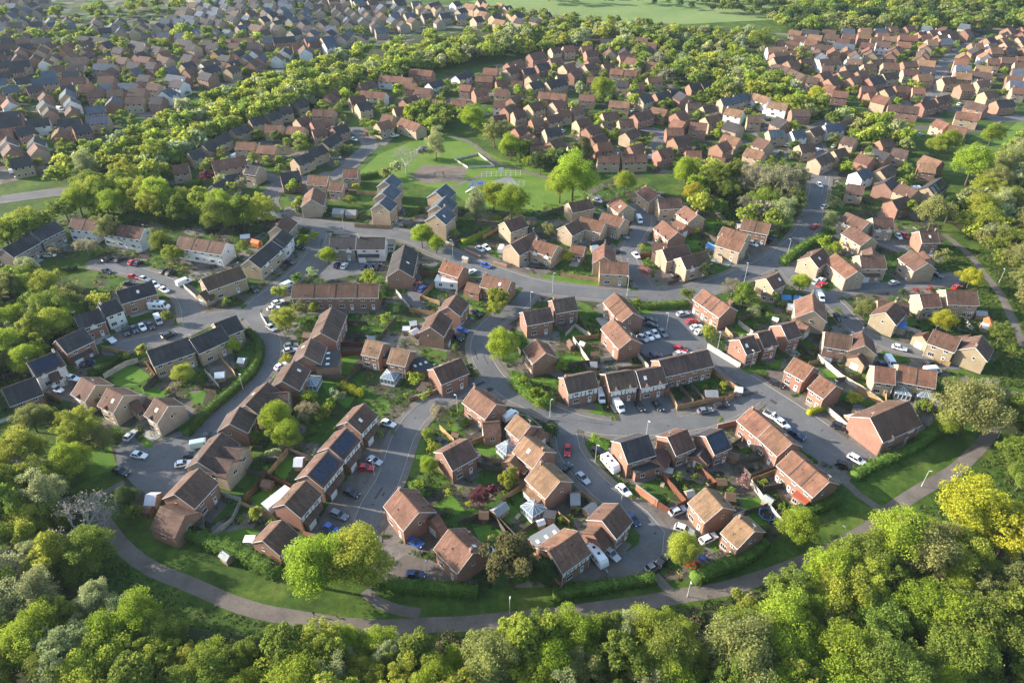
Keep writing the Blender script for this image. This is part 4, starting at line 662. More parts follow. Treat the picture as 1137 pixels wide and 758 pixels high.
MORETREES='207,264,5.7,o 219,290,6.1,o 227,290,6.1,o 75,261,5.6,y -153,190,4.5,g -176,206,4.7,g -132,191,4.5,y 243,320,6.5,g -168,284,5.9,g 238,319,6.4,l -192,232,5.1,g -144,260,5.5,b -184,311,6.2,y 220,277,5.7,y 181,259,5.4,l 89,290,5.9,y 206,254,5.3,o 192,264,5.5,l -50,141,2.4,g -5,114,2.1,U 10,134,2.3,d -6,189,2.9,y -27,155,2.5,b -83,170,2.7,b -68,189,2.9,o -63,181,2.8,g -77,200,3.0,y -49,209,3.1,b -86,108,2.0,g 14,244,3.4,o 84,264,3.6,g 67,214,3.1,d 60,177,2.8,y 131,267,3.7,l 160,263,3.6,b -15,355,4.6,b 39,417,5.2,l -93,284,3.8,b -119,280,3.8,y -102,267,3.7,d 187,328,4.3,o 157,395,5.0,b 191,490,5.9,o 163,311,4.1,l -136,239,3.4,y -58,107,2.0,y -55,147,2.5,b -158,286,5.8,y -143,163,3.9,l -193,314,6.2,g 86,296,5.9,y 222,299,5.9,g 98,255,5.2,T 92,252,5.2,y -148,183,4.1,l 180,209,4.5,g -164,318,6.1,g -161,291,5.7,y -138,186,4.2,g 177,208,4.5,g 174,247,5.0,y -175,302,5.8,y -190,317,6.1,g 185,228,4.7,o 191,253,5.1,l -184,338,6.3,y -152,339,6.3,y 182,238,4.8,y 77,279,5.4,b 100,248,5.0,y 187,353,6.5,b -135,255,5.0,y 184,233,4.7,y -139,166,3.7,y 212,267,5.2,o 186,267,5.2,o -169,281,5.3,y -200,302,5.6,y -151,331,6.0,l 197,246,4.8,o 77,266,5.1,g -149,374,6.5,g -139,370,6.5,g -134,367,6.4,y -144,197,4.1,o -192,307,5.6,y -132,372,6.5,y -152,194,4.0,y 113,291,5.4,g 187,221,4.4,y -157,195,4.0,g -155,331,5.9,y -158,180,3.8,l -152,367,6.4,y -171,313,5.6,g 193,232,4.5,l 180,343,6.0,y 199,252,4.8,o -188,331,5.8,l 169,185,3.8,o -185,317,5.6,g 168,196,4.0,o -65,132,2.1,g 55,117,1.9,P 93,147,2.2,Y 14,161,2.3,b -12,158,2.3,d -44,197,2.7,y -69,212,2.8,l 46,213,2.8,P 58,199,2.7,g 77,188,2.6,l 116,234,3.0,b 155,225,2.9,o 205,292,3.5,U 133,184,2.5,y 140,182,2.5,d 111,189,2.6,o -42,323,3.8,B -52,305,3.6,l 71,416,4.7,g 68,396,4.5,b -94,407,4.6,b -87,268,3.3,y -104,340,4.0,y -134,295,3.6,U -126,290,3.5,o -116,285,3.5,T 142,354,4.1,b -169,211,2.8,y -164,256,3.2,b -146,239,3.0,g -166,227,2.9,T -59,126,2.0,l -48,148,2.2,l 111,144,2.2,g 6,149,2.2,b -158,296,5.3,y 222,307,5.4,y 229,303,5.3,o 180,222,4.2,g 230,295,5.2,y 175,234,4.4,o -174,377,6.3,l -198,292,5.2,g -145,350,5.9,g 216,285,5.1,l 137,408,6.7,y -166,310,5.4,g -148,188,3.7,g -184,306,5.3,y -169,206,4.0,b 175,241,4.4,y 185,359,6.0,y -143,365,6.1,y -135,372,6.2,g -160,338,5.7,y 174,220,4.1,g -165,361,6.0,g -155,269,4.8,y 191,346,5.8,l -157,290,5.0,y 109,295,5.1,g -102,254,4.5,y -169,355,5.9,g 210,285,5.0,g -182,323,5.5,y -157,321,5.4,l -116,251,4.5,y 182,222,4.1,o -171,199,3.8,g 23,310,5.2,d 167,388,6.3,g -125,407,6.5,y 188,257,4.5,y -162,394,6.3,g -164,302,5.1,y -165,392,6.3,y 182,345,5.6,o 122,413,6.5,g -135,389,6.2,l -179,266,4.6,b -114,412,6.5,y 148,419,6.5,g -161,363,5.8,l -147,396,6.2,y -183,327,5.3,y -195,308,5.1,l 105,290,4.9,T 175,198,3.7,o -150,345,5.5,g 187,235,4.2,o 202,271,4.6,y 153,385,6.0,y -124,402,6.3,l 214,277,4.7,y -155,381,6.0,y -141,409,6.3,g -103,420,6.5,y -107,419,6.5,y -127,398,6.2,y -173,335,5.4,y 133,437,6.7,l -126,411,6.3,y -136,382,6.0,y 221,301,5.0,y -146,199,3.7,o 189,245,4.2,o 17,312,5.1,g 189,220,3.9,g 239,309,5.0,o 189,270,4.5,g -144,354,5.5,y -167,263,4.4,y -161,189,3.5,o -164,305,4.9,l 191,335,5.3,b 174,339,5.3,y 243,313,5.0,g -149,362,5.6,y -153,335,5.3,g 79,282,4.6,y 178,225,3.9,g -51,485,7.1,y -152,342,5.3,y -142,414,6.2,y -156,186,3.4,b 142,406,6.1,y 156,430,6.4,g -160,307,4.9,l -22,133,1.8,b -20,129,1.8,y -22,116,1.7,b 9,148,2.0,b -99,232,2.6,g -110,169,2.1,y -109,186,2.3,g 20,224,2.6,Y 139,283,3.1,l 119,231,2.6,b 164,283,3.1,R 157,283,3.1,T 149,169,2.1,g 3,417,4.2,b -66,419,4.2,b -214,448,4.4,b 171,345,3.6,g 151,306,3.2,b -148,240,2.7,l -119,227,2.6,g -5,100,1.6,o -49,145,1.9,b 56,102,1.6,d 50,98,1.6,y 107,142,1.9,g 3,154,2.0,b 7,145,1.9,b -98,423,6.3,g -123,387,5.8,g 215,291,4.7,l 202,260,4.3,o -180,250,4.2,g -119,412,6.1,l 190,232,3.9,o -150,395,5.9,y -181,353,5.4,y -148,420,6.2,l -44,497,7.2,g -178,366,5.6,y -29,506,7.2,g -116,406,6.0,g 141,460,6.7,l -4,508,7.2,o -76,491,7.0,y -179,242,4.0,g 172,366,5.5,l -55,515,7.3,g 141,426,6.2,b -146,353,5.3,g 20,305,4.8,d 207,273,4.4,g 128,470,6.7,y 177,264,4.2,o -16,492,7.0,y -76,452,6.5,y 216,271,4.3,o 115,294,4.6,y -130,388,5.7,y -142,383,5.6,g 149,406,5.9,y -126,260,4.2,y -106,255,4.1,g 146,452,6.4,g -155,314,4.8,g 122,407,5.9,o -161,405,5.8,l 151,431,6.1,y 119,459,6.4,o 111,430,6.1,g -153,262,4.1,y 147,425,6.0,y -42,506,7.0,y -8,522,7.1,l -172,308,4.6,g -72,484,6.7,y 152,426,6.0,y -172,333,4.9,y -166,353,5.1,g -86,460,6.4,y -174,317,4.7,y 118,465,6.4,y 140,433,6.0,b -150,267,4.1,g -101,419,5.9,y 98,446,6.2,g -132,449,6.2,y -129,379,5.4,g -98,491,6.7,g 117,411,5.8,g 45,521,7.0,l -133,453,6.2,y 6,326,4.8,g -152,416,5.8,y -153,323,4.8,l -165,272,4.2,y -1,545,7.3,l -181,343,5.0,y 253,334,4.9,o -73,447,6.1,g 233,301,4.5,g 175,353,5.1,o 159,419,5.8,y -124,384,5.4,y 149,459,6.2,g -95,446,6.1,y -126,439,6.0,g -184,346,4.9,g -181,327,4.7,y 179,355,5.0,b 38,551,7.2,y -147,429,5.9,y 108,464,6.2,g 36,522,6.9,y -39,378,5.3,g -119,465,6.2,y -77,447,6.1,y -128,455,6.2,y -182,331,4.8,y 9,541,7.1,g 167,392,5.4,b -85,452,6.1,l -52,375,5.2,g 161,426,5.8,g 203,283,4.2,y 187,338,4.8,y 251,340,4.8,y -63,470,6.3,y -53,371,5.2,b 145,419,5.7,o 129,421,5.7,l -2,531,6.9,l -47,516,6.7,o -40,481,6.3,y -93,433,5.8,g 136,418,5.6,b -135,397,5.4,y -137,419,5.6,y -105,426,5.7,y -142,434,5.8,y 64,548,7.0,l 146,489,6.4,b -70,462,6.1,y 125,437,5.8,y -180,336,4.7,g -134,424,5.6,g 138,475,6.2,g 10,536,6.8,l -187,302,4.3,y 71,508,6.5,y -195,299,4.2,y -169,380,5.1,y -40,505,6.5,y 117,273,4.0,y -164,315,4.4,g -17,500,6.4,l 177,371,5.0,b -76,475,6.2,g 162,414,5.5,l -175,365,4.9,y -187,311,4.4,g -154,392,5.2,g -102,496,6.3,y -34,366,4.9,g -116,417,5.5,g 110,439,5.7,y -145,430,5.6,g 34,572,7.1,y -111,482,6.2,l -79,514,6.5,g -46,482,6.2,g -23,114,1.5,b -64,192,2.0,b -40,186,2.0,y -37,192,2.0,d -66,165,1.9,Y -74,210,2.2,g -79,244,2.4,d -78,238,2.4,b 80,190,2.0,d 108,222,2.2,b -56,300,2.8,o 79,373,3.3,g -86,292,2.8,d -260,475,4.1,y -292,504,4.3,l -282,516,4.3,g -67,272,2.6,g 201,355,3.2,Y 21,132,1.6,b -54,105,1.4,g 40,119,1.5,g 53,100,1.4,d 102,137,1.6,g 87,198,2.1,g -46,384,5.1,g -157,312,4.3,g -120,438,5.7,y 167,365,4.9,g 154,412,5.4,y 141,445,5.7,y -117,445,5.7,y -194,303,4.2,g -123,396,5.2,y -75,472,6.0,g -64,489,6.2,y -189,321,4.4,g -141,358,4.8,y -51,490,6.2,l -158,324,4.4,y 93,475,6.0,T -162,330,4.5,y -163,356,4.7,y -41,372,4.9,g -115,401,5.2,g 9,530,6.5,o -91,442,5.6,g 151,470,5.9,g -161,336,4.5,y -143,373,4.9,y -77,467,5.9,y -30,511,6.3,y 78,518,6.4,l 147,411,5.3,g 137,463,5.8,y 78,549,6.7,l 65,543,6.7,y -72,477,6.0,g -37,496,6.1,y 26,540,6.6,g -167,299,4.1,y -29,490,6.1,l -62,463,5.8,g 12,310,4.2,g 94,442,5.6,T 256,343,4.5,o -15,506,6.2,g -198,313,4.2,g -161,366,4.8,g -33,379,4.9,b 131,467,5.8,l -183,303,4.1,y -132,381,4.9,g -45,474,5.9,l 247,328,4.4,y 89,565,6.8,l -125,433,5.4,g -183,287,3.9,y 86,496,6.1,g 159,404,5.1,y 144,441,5.5,l -57,536,6.5,y 103,457,5.6,g -9,545,6.5,y 148,485,5.9,y -181,354,4.6,y -38,487,5.9,y 152,446,5.5,y 110,472,5.8,T 133,434,5.4,b -101,437,5.4,g -24,508,6.1,o 194,342,4.4,b -81,441,5.4,g 18,551,6.5,y 129,424,5.2,y 125,476,5.8,b 104,497,6.0,g -160,314,4.1,g 46,534,6.3,g -105,430,5.3,g 25,304,4.0,b -119,473,5.7,g -52,480,5.8,l 191,227,3.2,g -39,359,4.5,g -1,514,6.1,l -30,528,6.2,g -31,536,6.3,y 228,317,4.1,y 156,471,5.6,b -54,487,5.8,y 4,514,6.1,y 90,544,6.3,g -47,485,5.8,o -38,479,5.7,y 88,550,6.4,g -36,491,5.8,y -31,521,6.1,l -85,442,5.3,y -123,443,5.3,g 33,528,6.2,o -156,348,4.4,g -97,451,5.4,y -110,414,5.0,y -40,499,5.8,l -38,515,6.0,y -69,472,5.6,y -62,467,5.5,g 72,552,6.4,y -105,442,5.3,g -83,447,5.3,g -171,323,4.1,y -55,498,5.8,g 137,470,5.5,g -165,297,3.8,g -107,484,5.7,y 152,465,5.5,g 11,548,6.3,o -194,321,4.0,l -171,373,4.6,g 237,316,4.0,l -15,519,6.0,y -147,432,5.1,y 240,330,4.1,y -36,374,4.6,g -71,498,5.8,l -41,359,4.4,b 40,572,6.5,y -61,481,5.6,l -9,535,6.1,y -123,418,5.0,y -156,418,5.0,g -173,328,4.1,y -101,483,5.6,y -125,393,4.7,y 68,559,6.3,y -119,398,4.8,y 159,379,4.6,o -147,378,4.5,l -149,349,4.3,g 30,549,6.2,l -130,430,5.0,l -145,424,5.0,g -191,299,3.8,l 110,542,6.1,o -116,422,4.9,y -48,370,4.4,g -113,474,5.4,g -112,428,5.0,y 72,567,6.3,y -28,514,5.8,g -110,431,5.0,l -58,508,5.7,y -44,485,5.5,y -40,493,5.6,g 116,441,5.1,o -160,380,4.5,l -113,478,5.4,g -145,370,4.4,g -9,513,5.7,o -106,435,5.0,g -91,447,5.1,g -133,377,4.5,l -129,433,5.0,y 29,523,5.8,g -21,493,5.5,o 51,538,5.9,l 120,419,4.8,b -64,479,5.4,y 28,536,5.9,y -155,406,4.7,g -155,301,3.7,y -108,460,5.2,y -125,460,5.2,y -171,340,4.0,g -156,384,4.5,y -124,465,5.2,g 154,438,5.0,l 81,540,5.9,l -150,425,4.8,l 103,485,5.4,y -125,454,5.1,g -156,340,4.0,y -74,455,5.1,y -133,443,5.0,y 87,480,5.3,g -48,490,5.4,g -46,364,4.2,g 182,368,4.3,y -141,406,4.6,l -108,479,5.3,l -98,441,4.9,y -36,368,4.2,b -192,294,3.6,g -10,499,5.5,g 131,479,5.3,y -36,529,5.7,g 60,117,1.3,y 62,110,1.2,b 39,94,1.1,R -75,241,2.0,b -6,255,2.1,b -22,243,2.1,y 41,196,1.8,b 94,166,1.6,P 130,201,1.8,d 50,461,3.4,Y -108,377,2.9,Y -258,482,3.5,y -239,392,3.0,b -67,285,2.3,Y -100,213,1.9,d -99,198,1.8,g -94,196,1.8,g 59,153,1.5,y -15,114,1.3,y 11,106,1.2,y -61,106,1.2,g -57,146,1.5,g 44,119,1.3,g 46,122,1.3,b 70,109,1.2,g 90,170,1.6,d 88,194,1.8,g 56,237,2.0,d 64,264,2.2,d 44,258,2.1,g -24,148,1.5,y -140,377,4.3,l 81,558,6.0,g 22,317,3.8,b -48,501,5.4,y -58,489,5.3,y -112,416,4.6,l 151,393,4.4,y 138,458,5.0,g -42,490,5.3,g 76,544,5.8,o -142,440,4.8,l -94,437,4.8,y -100,425,4.7,y -69,481,5.2,y -35,490,5.2,y -83,467,5.0,g -144,401,4.4,y 109,478,5.1,g 92,457,4.9,g 118,452,4.9,y 135,512,5.4,l 17,544,5.7,g 103,497,5.3,y 126,462,5.0,g -77,482,5.1,g -192,327,3.7,y 125,446,4.8,g -149,335,3.8,l -18,558,5.8,g 12,512,5.3,y -138,395,4.3,y 112,447,4.8,y -130,401,4.3,y -49,378,4.1,g 46,541,5.6,y 139,439,4.7,y -9,528,5.5,l 80,466,4.9,g -54,466,4.9,g -83,438,4.6,y 81,512,5.3,y -51,384,4.2,g 159,387,4.2,g -110,423,4.5,g -178,362,4.0,y -154,355,3.9,l 4,507,5.2,y 152,476,4.9,y 56,567,5.7,y -81,460,4.8,l -102,469,4.8,l -192,333,3.7,g -117,449,4.7,y -147,358,3.9,g 169,527,5.3,y -30,553,5.5,l -113,398,4.2,l -156,415,4.3,g 138,492,5.0,l 97,550,5.5,l 52,508,5.1,y 134,485,4.9,l 147,478,4.8,y 103,472,4.8,g 172,536,5.3,y -169,338,3.6,y -57,479,4.8,g -76,462,4.7,g -168,346,3.7,y -153,410,4.2,y -49,507,5.1,o 129,433,4.4,y -152,360,3.8,y -167,387,4.0,y 77,514,5.1,y 163,536,5.3,l -33,497,5.0,l 102,529,5.2,y 151,553,5.4,g -147,401,4.1,g -25,497,4.9,y 137,414,4.2,g 52,552,5.3,l -160,411,4.2,g -60,475,4.7,y 174,557,5.4,l 179,530,5.2,l 129,458,4.5,o 166,381,3.9,g 120,558,5.4,y 76,556,5.3,y -133,392,4.0,g 140,450,4.5,o -41,367,3.8,g 18,534,5.1,g -98,431,4.3,g -141,387,3.9,y 139,528,5.1,g -181,345,3.6,g 61,505,4.9,g -95,455,4.5,y 118,548,5.2,g -80,451,4.4,l 35,537,5.1,o 160,525,5.0,l -48,487,4.7,y -133,441,4.3,y 109,452,4.4,o 119,444,4.3,g -36,510,4.9,y -47,471,4.5,y -49,475,4.6,g 141,555,5.2,l 126,408,4.0,y 32,543,5.1,g -129,407,4.0,y 25,527,5.0,y 163,404,4.0,b 8,311,3.2,b 79,562,5.2,o 112,459,4.4,l 150,508,4.8,g 108,544,5.1,g -64,496,4.7,l 97,581,5.3,o 130,414,4.0,b 102,488,4.6,T 95,531,4.9,y -68,477,4.5,g 96,536,4.9,g -56,494,4.6,y 145,518,4.8,l -146,406,3.9,y 11,521,4.8,o 104,533,4.9,g -107,407,3.9,y -37,498,4.6,y -42,380,3.7,g -13,535,4.9,g 148,544,4.9,y -85,506,4.6,y -113,408,3.9,g 4,316,3.2,g -72,464,4.3,l 130,499,4.6,o 86,489,4.5,g 145,473,4.4,y -46,374,3.6,g 83,545,4.9,l 147,398,3.8,y -10,111,1.0,Y -114,167,1.3,g 71,246,1.7,Y 48,233,1.7,y 136,203,1.5,R 141,204,1.5,R -73,349,2.3,P -71,282,1.9,R -16,138,1.2,y 55,139,1.2,g 23,132,1.1,b -12,115,1.1,g 15,109,1.0,g -57,98,1.0,y -34,134,1.2,y -51,135,1.2,g -66,128,1.1,y 52,115,1.1,g 50,117,1.1,y 41,115,1.1,b 105,191,1.4,g 128,188,1.4,d 82,255,1.8,g 86,251,1.8,y 30,243,1.7,d 24,242,1.7,d -17,171,1.4,g -23,151,1.2,g -29,149,1.2,g 111,522,4.7,g -120,467,4.3,g -41,374,3.5,g -47,492,4.4,y 6,320,3.1,g -33,505,4.5,y -42,383,3.6,g 123,451,4.1,g 133,443,4.0,o -111,453,4.1,l -52,472,4.2,y -67,456,4.1,g -89,438,4.0,l -52,493,4.4,y -99,445,4.0,g -82,457,4.1,y -119,423,3.8,l -122,403,3.7,g -88,456,4.1,y -20,526,4.6,l -43,526,4.6,y -104,412,3.7,y 185,553,4.8,g -30,499,4.3,l -44,496,4.3,g 22,519,4.5,g -127,450,4.0,y 108,530,4.5,g 176,546,4.7,g -70,452,4.0,y -86,433,3.8,y -102,487,4.2,l 15,528,4.5,g -96,426,3.8,y -88,428,3.8,g -26,533,4.5,l 11,566,4.8,g 94,557,4.7,o 111,458,4.0,g 135,538,4.5,y 3,537,4.5,g 9,506,4.3,y 102,553,4.6,y 125,539,4.5,l 145,463,4.0,b 145,527,4.4,y -58,490,4.2,o -139,445,3.8,g -137,439,3.8,g 1,523,4.4,y 146,562,4.7,g 128,529,4.4,g -20,511,4.3,g 99,516,4.3,y 98,559,4.6,y 101,536,4.4,l 98,462,3.9,g -62,487,4.1,y 98,545,4.5,g -68,465,3.9,l 130,450,3.8,b 165,557,4.6,y 120,511,4.2,g 113,552,4.5,y 61,566,4.6,o 80,526,4.3,y -57,470,3.9,y -32,486,4.0,y 41,544,4.4,g -78,456,3.8,y 81,494,4.1,T 88,449,3.8,g 84,511,4.2,g 151,522,4.2,g -25,519,4.2,o 59,542,4.3,l -130,424,3.5,g -92,451,3.7,l -40,521,4.2,o -106,464,3.8,g 134,557,4.4,g 110,466,3.8,g 88,498,4.0,y 108,563,4.4,g -55,475,3.8,y -114,469,3.8,g 154,536,4.2,y 118,472,3.8,l 140,484,3.9,y 99,477,3.8,g 157,509,4.0,l 109,488,3.9,g -67,485,3.8,y 85,534,4.1,y -34,369,3.0,g 146,535,4.1,o 105,493,3.8,l 44,549,4.2,l 119,567,4.3,y 124,572,4.3,o -36,501,3.8,y 58,556,4.2,y 135,563,4.2,y 96,545,4.0,g 135,548,4.0,o 81,534,3.9,o 84,505,3.7,T 295,468,2.3,b -7,142,1.0,g 54,153,1.0,g 28,113,.8,y -31,135,.9,g -60,122,.9,y -40,167,1.1,y -36,157,1.0,g 96,157,1.0,g 74,167,1.1,g 125,176,1.1,y 122,499,3.6,y 111,498,3.6,g 98,566,4.0,g 122,519,3.7,l 115,528,3.7,y 90,535,3.6,l 90,577,3.9,g 85,565,3.8,o 171,509,3.4,l 168,547,3.6,o 126,513,3.4,y 155,549,3.5,y 128,567,3.5,y 88,526,3.3,y 127,549,3.4,g 90,558,3.4,g 103,576,3.4,y 113,535,3.2,y 134,519,3.1,g 113,572,3.4,g 188,538,3.2,y 132,571,3.1,l'
CARS=[
((-98.6,134.1),1.32,'s','c','silver car right of the yellow tree at the close'),
((-93.3,127.0),-.23,'w','c','white car right of the yellow tree at the close'),
((-95.3,121.3),-.33,'k','u','black tall car below the yellow tree at the close'),
((-80.5,126.9),.27,'k','c','black car above the brick house ending the close'),
((-81.1,124.1),.29,'w','c','white car above the brick house ending the close'),
((-79.0,130.7),.28,'t','v','pale green van left of the twin round garden trees'),
((-78.2,134.0),.2,'k','c','black car left of the twin round garden trees'),
((-32.6,138.6),-.45,'w','c','white car below the white pyramid conservatory'),
((-34.1,125.1),-.52,'s','c','silver car right of the long solar panel house'),
((-35.9,122.7),-.06,'r','c','red car right of the long solar panel house'),
((-37.9,114.5),-.41,'k','c','black car below the long solar panel house'),
((-39.6,108.0),-.45,'g','e','grey estate car right of the timbered house row'),
((-40.5,104.1),-.5,'b','c','blue car right of the timbered house row'),
((-.5,141.5),.78,'w','v','white van above the grey solar panel house'),
((14.0,128.8),-1.67,'r','c','red car left of the red car in the lane'),
((17.1,119.3),-.93,'s','c','silver car right of the glass conservatory house'),
((13.2,122.4),.91,'k','c','black car right of the glass conservatory house'),
((21.9,128.3),-.49,'k','c','black car below the white caravan at the bend'),
((-17.8,131.4),-.74,'k','c','black car above the house with round shrubs'),
((24.2,123.5),-1.09,'w','n','white caravan below the white caravan at the bend'),
((26.5,115.4),-.92,'w','c','white car above the tall orange flanked house'),
((38.1,109.1),.44,'s','u','silver tall car left of the house with brick flank'),
((38.5,103.6),-.47,'w','u','white tall car below the house with brick flank'),
((43.4,101.3),.48,'w','e','white estate car left of the house with TV aerial'),
((27.4,106.7),-1.07,'d','c','dark blue car right of the tall orange flanked house'),
((69.5,141.4),-.77,'w','p','white pickup truck left of the forked right hand road'),
((71.3,138.6),-1.02,'w','c','white car left of the forked right hand road'),
((73.5,134.2),-.75,'d','u','dark blue tall car left of the forked right hand road'),
((67.5,135.0),-1.47,'k','c','black car right of the slate blue solar house'),
((39.3,94.0),-.43,'r','c','red car above the footpath lamp beside the steps'),
((41.5,95.2),-.68,'d','c','dark blue car above the footpath lamp beside the steps'),
((30.1,94.0),.5,'g','c','grey car above the footpath lamp beside the steps'),
((32.1,95.2),.88,'k','c','black car above the footpath lamp beside the steps'),
((21.6,97.2),-.89,'s','c','silver car above the caravan on the bottom drive'),
((18.3,96.2),-1.06,'w','n','white caravan above the caravan on the bottom drive'),
((-20.4,92.0),.0,'d','c','dark blue car below the chimney house by the conifer'),
((-21.4,100.4),-.52,'b','c','blue car below the chimney house by the lane'),
((85.7,125.4),-.82,'w','e','white estate car right of the lit brown terraces'),
((81.8,123.5),-.48,'k','c','black car right of the lit brown terraces'),
((86.0,137.1),-.58,'k','u','black tall car right of the forked right hand road'),
((-132.2,213.7),-.3,'r','c','red car left of the parked cars on the loop'),
((-127.7,212.3),-.39,'s','c','silver car left of the parked cars on the loop'),
((-131.6,209.5),.27,'k','c','black car left of the parked cars on the loop,rightmost of three'),
((-122.5,208.5),-.6,'w','c','white car below the parked cars on the loop,left one of two'),
((-118.0,205.1),-.61,'w','c','white car below the parked cars on the loop,right one of two'),
((-115.2,194.2),-.04,'w','m','white motorhome by the white motorhome'),
((-112.5,186.7),-.97,'s','v','silver van below the white motorhome'),
((-120.2,180.4),-.91,'k','c','black car left of the drive of dark cars'),
((-118.1,181.8),-.86,'d','c','dark blue car above the drive of dark cars'),
((-116.1,183.0),-.86,'w','c','white car above the drive of dark cars'),
((-113.8,183.7),-.86,'k','c','black car above the drive of dark cars'),
((-122.6,176.1),-.73,'w','t','white flat trailer left of the drive of dark cars'),
((-106.0,178.7),.8,'k','u','black tall car above the dark roofed pale pair'),
((-125.3,157.6),-.32,'w','c','white car left of the three pale gabled houses,right one of two'),
((-127.2,152.7),-.45,'w','c','white car left of the three pale gabled houses,left one of two'),
((-124.4,164.3),.61,'d','c','dark blue car above the three pale gabled houses'),
((-145.2,159.5),.98,'k','c','black car above the dark house at left edge'),
((-146.9,226.3),.88,'k','c','black car below the white terraces by the belt'),
((-142.3,225.8),1.1,'k','c','black car left of the parked cars on the loop,second from left of three'),
((-136.9,224.2),1.19,'r','c','red car above the parked cars on the loop'),
((-134.6,223.4),1.35,'k','c','black car above the parked cars on the loop,left one of two'),
((-143.2,217.6),-.44,'k','c','black car left of the parked cars on the loop,leftmost of three'),
((-122.8,217.8),1.04,'k','c','black car above the parked cars on the loop,right one of two'),
((-120.2,216.7),1.03,'k','c','black car right of the parked cars on the loop'),
((-113.0,209.8),.85,'w','v','white van right of the parked cars on the loop'),
((-169.4,229.0),.0,'w','c','white car below the dark stone terraces'),
((-192.2,293.6),.64,'w','c','white car right of the dual carriageway'),
((-175.4,283.2),.42,'w','c','white car above the white terraces by the belt'),
((-221.1,301.6),.77,'s','c','silver car left of the dual carriageway'),
((-225.6,306.7),.44,'w','v','white van left of the dual carriageway'),
((-75.5,182.7),-.73,'s','c','silver car left of the house with dark wing'),
((-67.0,173.3),.29,'g','c','grey car below the house with dark wing'),
((-66.6,170.8),.33,'s','c','silver car below the house with dark wing'),
((-67.3,163.2),.88,'w','c','white car below the house with dark wing'),
((-77.8,193.6),.44,'w','c','white car above the house with dark wing'),
((-77.3,197.3),.66,'w','c','white car left of the brown roofed slanting pair'),
((-76.8,207.8),.84,'w','v','white van left of the long brick terrace'),
((-87.6,205.4),-.79,'k','c','black car right of the white fascia house'),
((-62.7,222.0),1.4,'d','c','dark blue car above the long brick terrace'),
((-60.0,221.5),1.4,'w','c','white car above the long brick terrace'),
((-52.8,220.8),1.31,'d','c','dark blue car left of the end-on brick gable house,left one of two'),
((-50.4,220.8),1.33,'d','c','dark blue car left of the end-on brick gable house,right one of two'),
((-48.0,220.8),1.33,'k','c','black car left of the end-on brick gable house'),
((-79.4,235.0),-.34,'k','c','black car right of the slanting lane terrace'),
((-80.3,224.0),-.42,'k','c','black car below the slanting lane terrace'),
((-90.7,276.3),-.49,'b','c','blue car left of the lime tree in the estate'),
((-32.5,208.6),1.02,'r','c','red car above the twin gabled lane pair'),
((-32.5,206.7),1.22,'k','c','black car above the twin gabled lane pair'),
((-30.7,205.9),1.24,'b','c','blue car above the twin gabled lane pair'),
((-16.7,177.5),-.74,'k','c','black car above the dark flanked corner house'),
((-15.5,181.2),-.36,'b','c','blue car below the shrub filled lane corner'),
((-11.5,191.1),-.76,'k','c','black car left of the shrub filled lane corner'),
((24.4,149.4),-1.43,'w','v','white van left of the drive with white vans'),
((-9.4,221.6),-.62,'b','c','blue car by the blue car on the main road'),
((-14.4,217.2),.76,'w','c','white car left of the blue car on the main road'),
((-11.9,233.8),-.91,'s','c','silver car above the blue car on the main road'),
((-9.5,235.0),-.96,'w','c','white car above the blue car on the main road'),
((-3.9,233.6),1.35,'w','v','white van below the forecourt with white cars'),
((9.9,220.9),-.09,'k','p','black pickup truck below the twin gabled roadside house'),
((36.0,275.8),-.67,'w','c','white car right of the dark house below the park'),
((-36.3,252.0),.44,'w','c','white car below the right slate townhouses'),
((55.1,190.5),.32,'s','c','silver car above the car park court'),
((57.3,186.2),.21,'r','c','red car right of the car park court'),
((58.0,183.0),.32,'w','c','white car right of the car park court'),
((58.6,180.7),.59,'w','c','white car below the car park court'),
((44.1,187.0),-.18,'k','c','black car above the row of white cars,left one of two'),
((43.9,184.3),-.26,'k','c','black car above the row of white cars,right one of two'),
((40.2,177.1),-.9,'s','c','silver car left of the row of white cars'),
((42.3,178.1),-1.14,'w','c','white car by the row of white cars,left one of two'),
((44.4,179.3),-1.2,'w','c','white car by the row of white cars,right one of two'),
((46.8,179.9),-1.15,'g','c','grey car right of the row of white cars'),
((50.7,171.5),-.66,'r','c','red car above the four house terrace'),
((42.6,168.4),.07,'d','c','dark blue car below the row of white cars'),
((50.0,169.2),.41,'w','c','white car above the four house terrace'),
((28.9,145.5),-1.25,'w','v','white van below the drive with white vans'),
((34.6,145.6),-1.21,'k','c','black car below the drive with white vans'),
((39.6,145.7),-1.15,'k','c','black car right of the drive with white vans'),
((56.9,145.9),.28,'k','c','black car above the slate blue solar house'),
((74.7,154.9),-.68,'k','c','black car below the forked road houses'),
((52.0,143.7),.22,'g','c','grey car above the slate blue solar house'),
((131.6,209.7),.38,'s','c','silver car right of the lamp on the right lane'),
((116.9,172.1),-.51,'w','c','white car above the red side room house'),
((110.9,164.7),-1.61,'w','v','white van above the red side room house'),
((108.5,164.3),.28,'d','c','dark blue car above the red side room house'),
((123.1,164.6),.14,'k','c','black car above the long twin conservatory house'),
((121.4,160.9),.12,'w','v','white van right of the long twin conservatory house'),
((104.3,188.7),-1.43,'k','c','black car above the pink blossom house'),
((102.8,200.2),-1.6,'w','v','white van above the house at the bend'),
((106.5,208.7),.62,'r','c','red car right of the bright roadside tree'),
((107.4,211.7),.62,'w','c','white car right of the bright roadside tree,right one of two'),
((152.0,207.0),.46,'r','c','red car above the striped awning house'),
((148.2,243.7),-1.54,'w','c','white car left of the orange ended house'),
((150.8,244.3),-1.26,'r','c','red car left of the orange ended house'),
((148.9,214.9),-.78,'k','c','black car below the pale gabled grass side house'),
((173.4,285.9),.07,'w','n','white caravan right of the parked white caravans'),
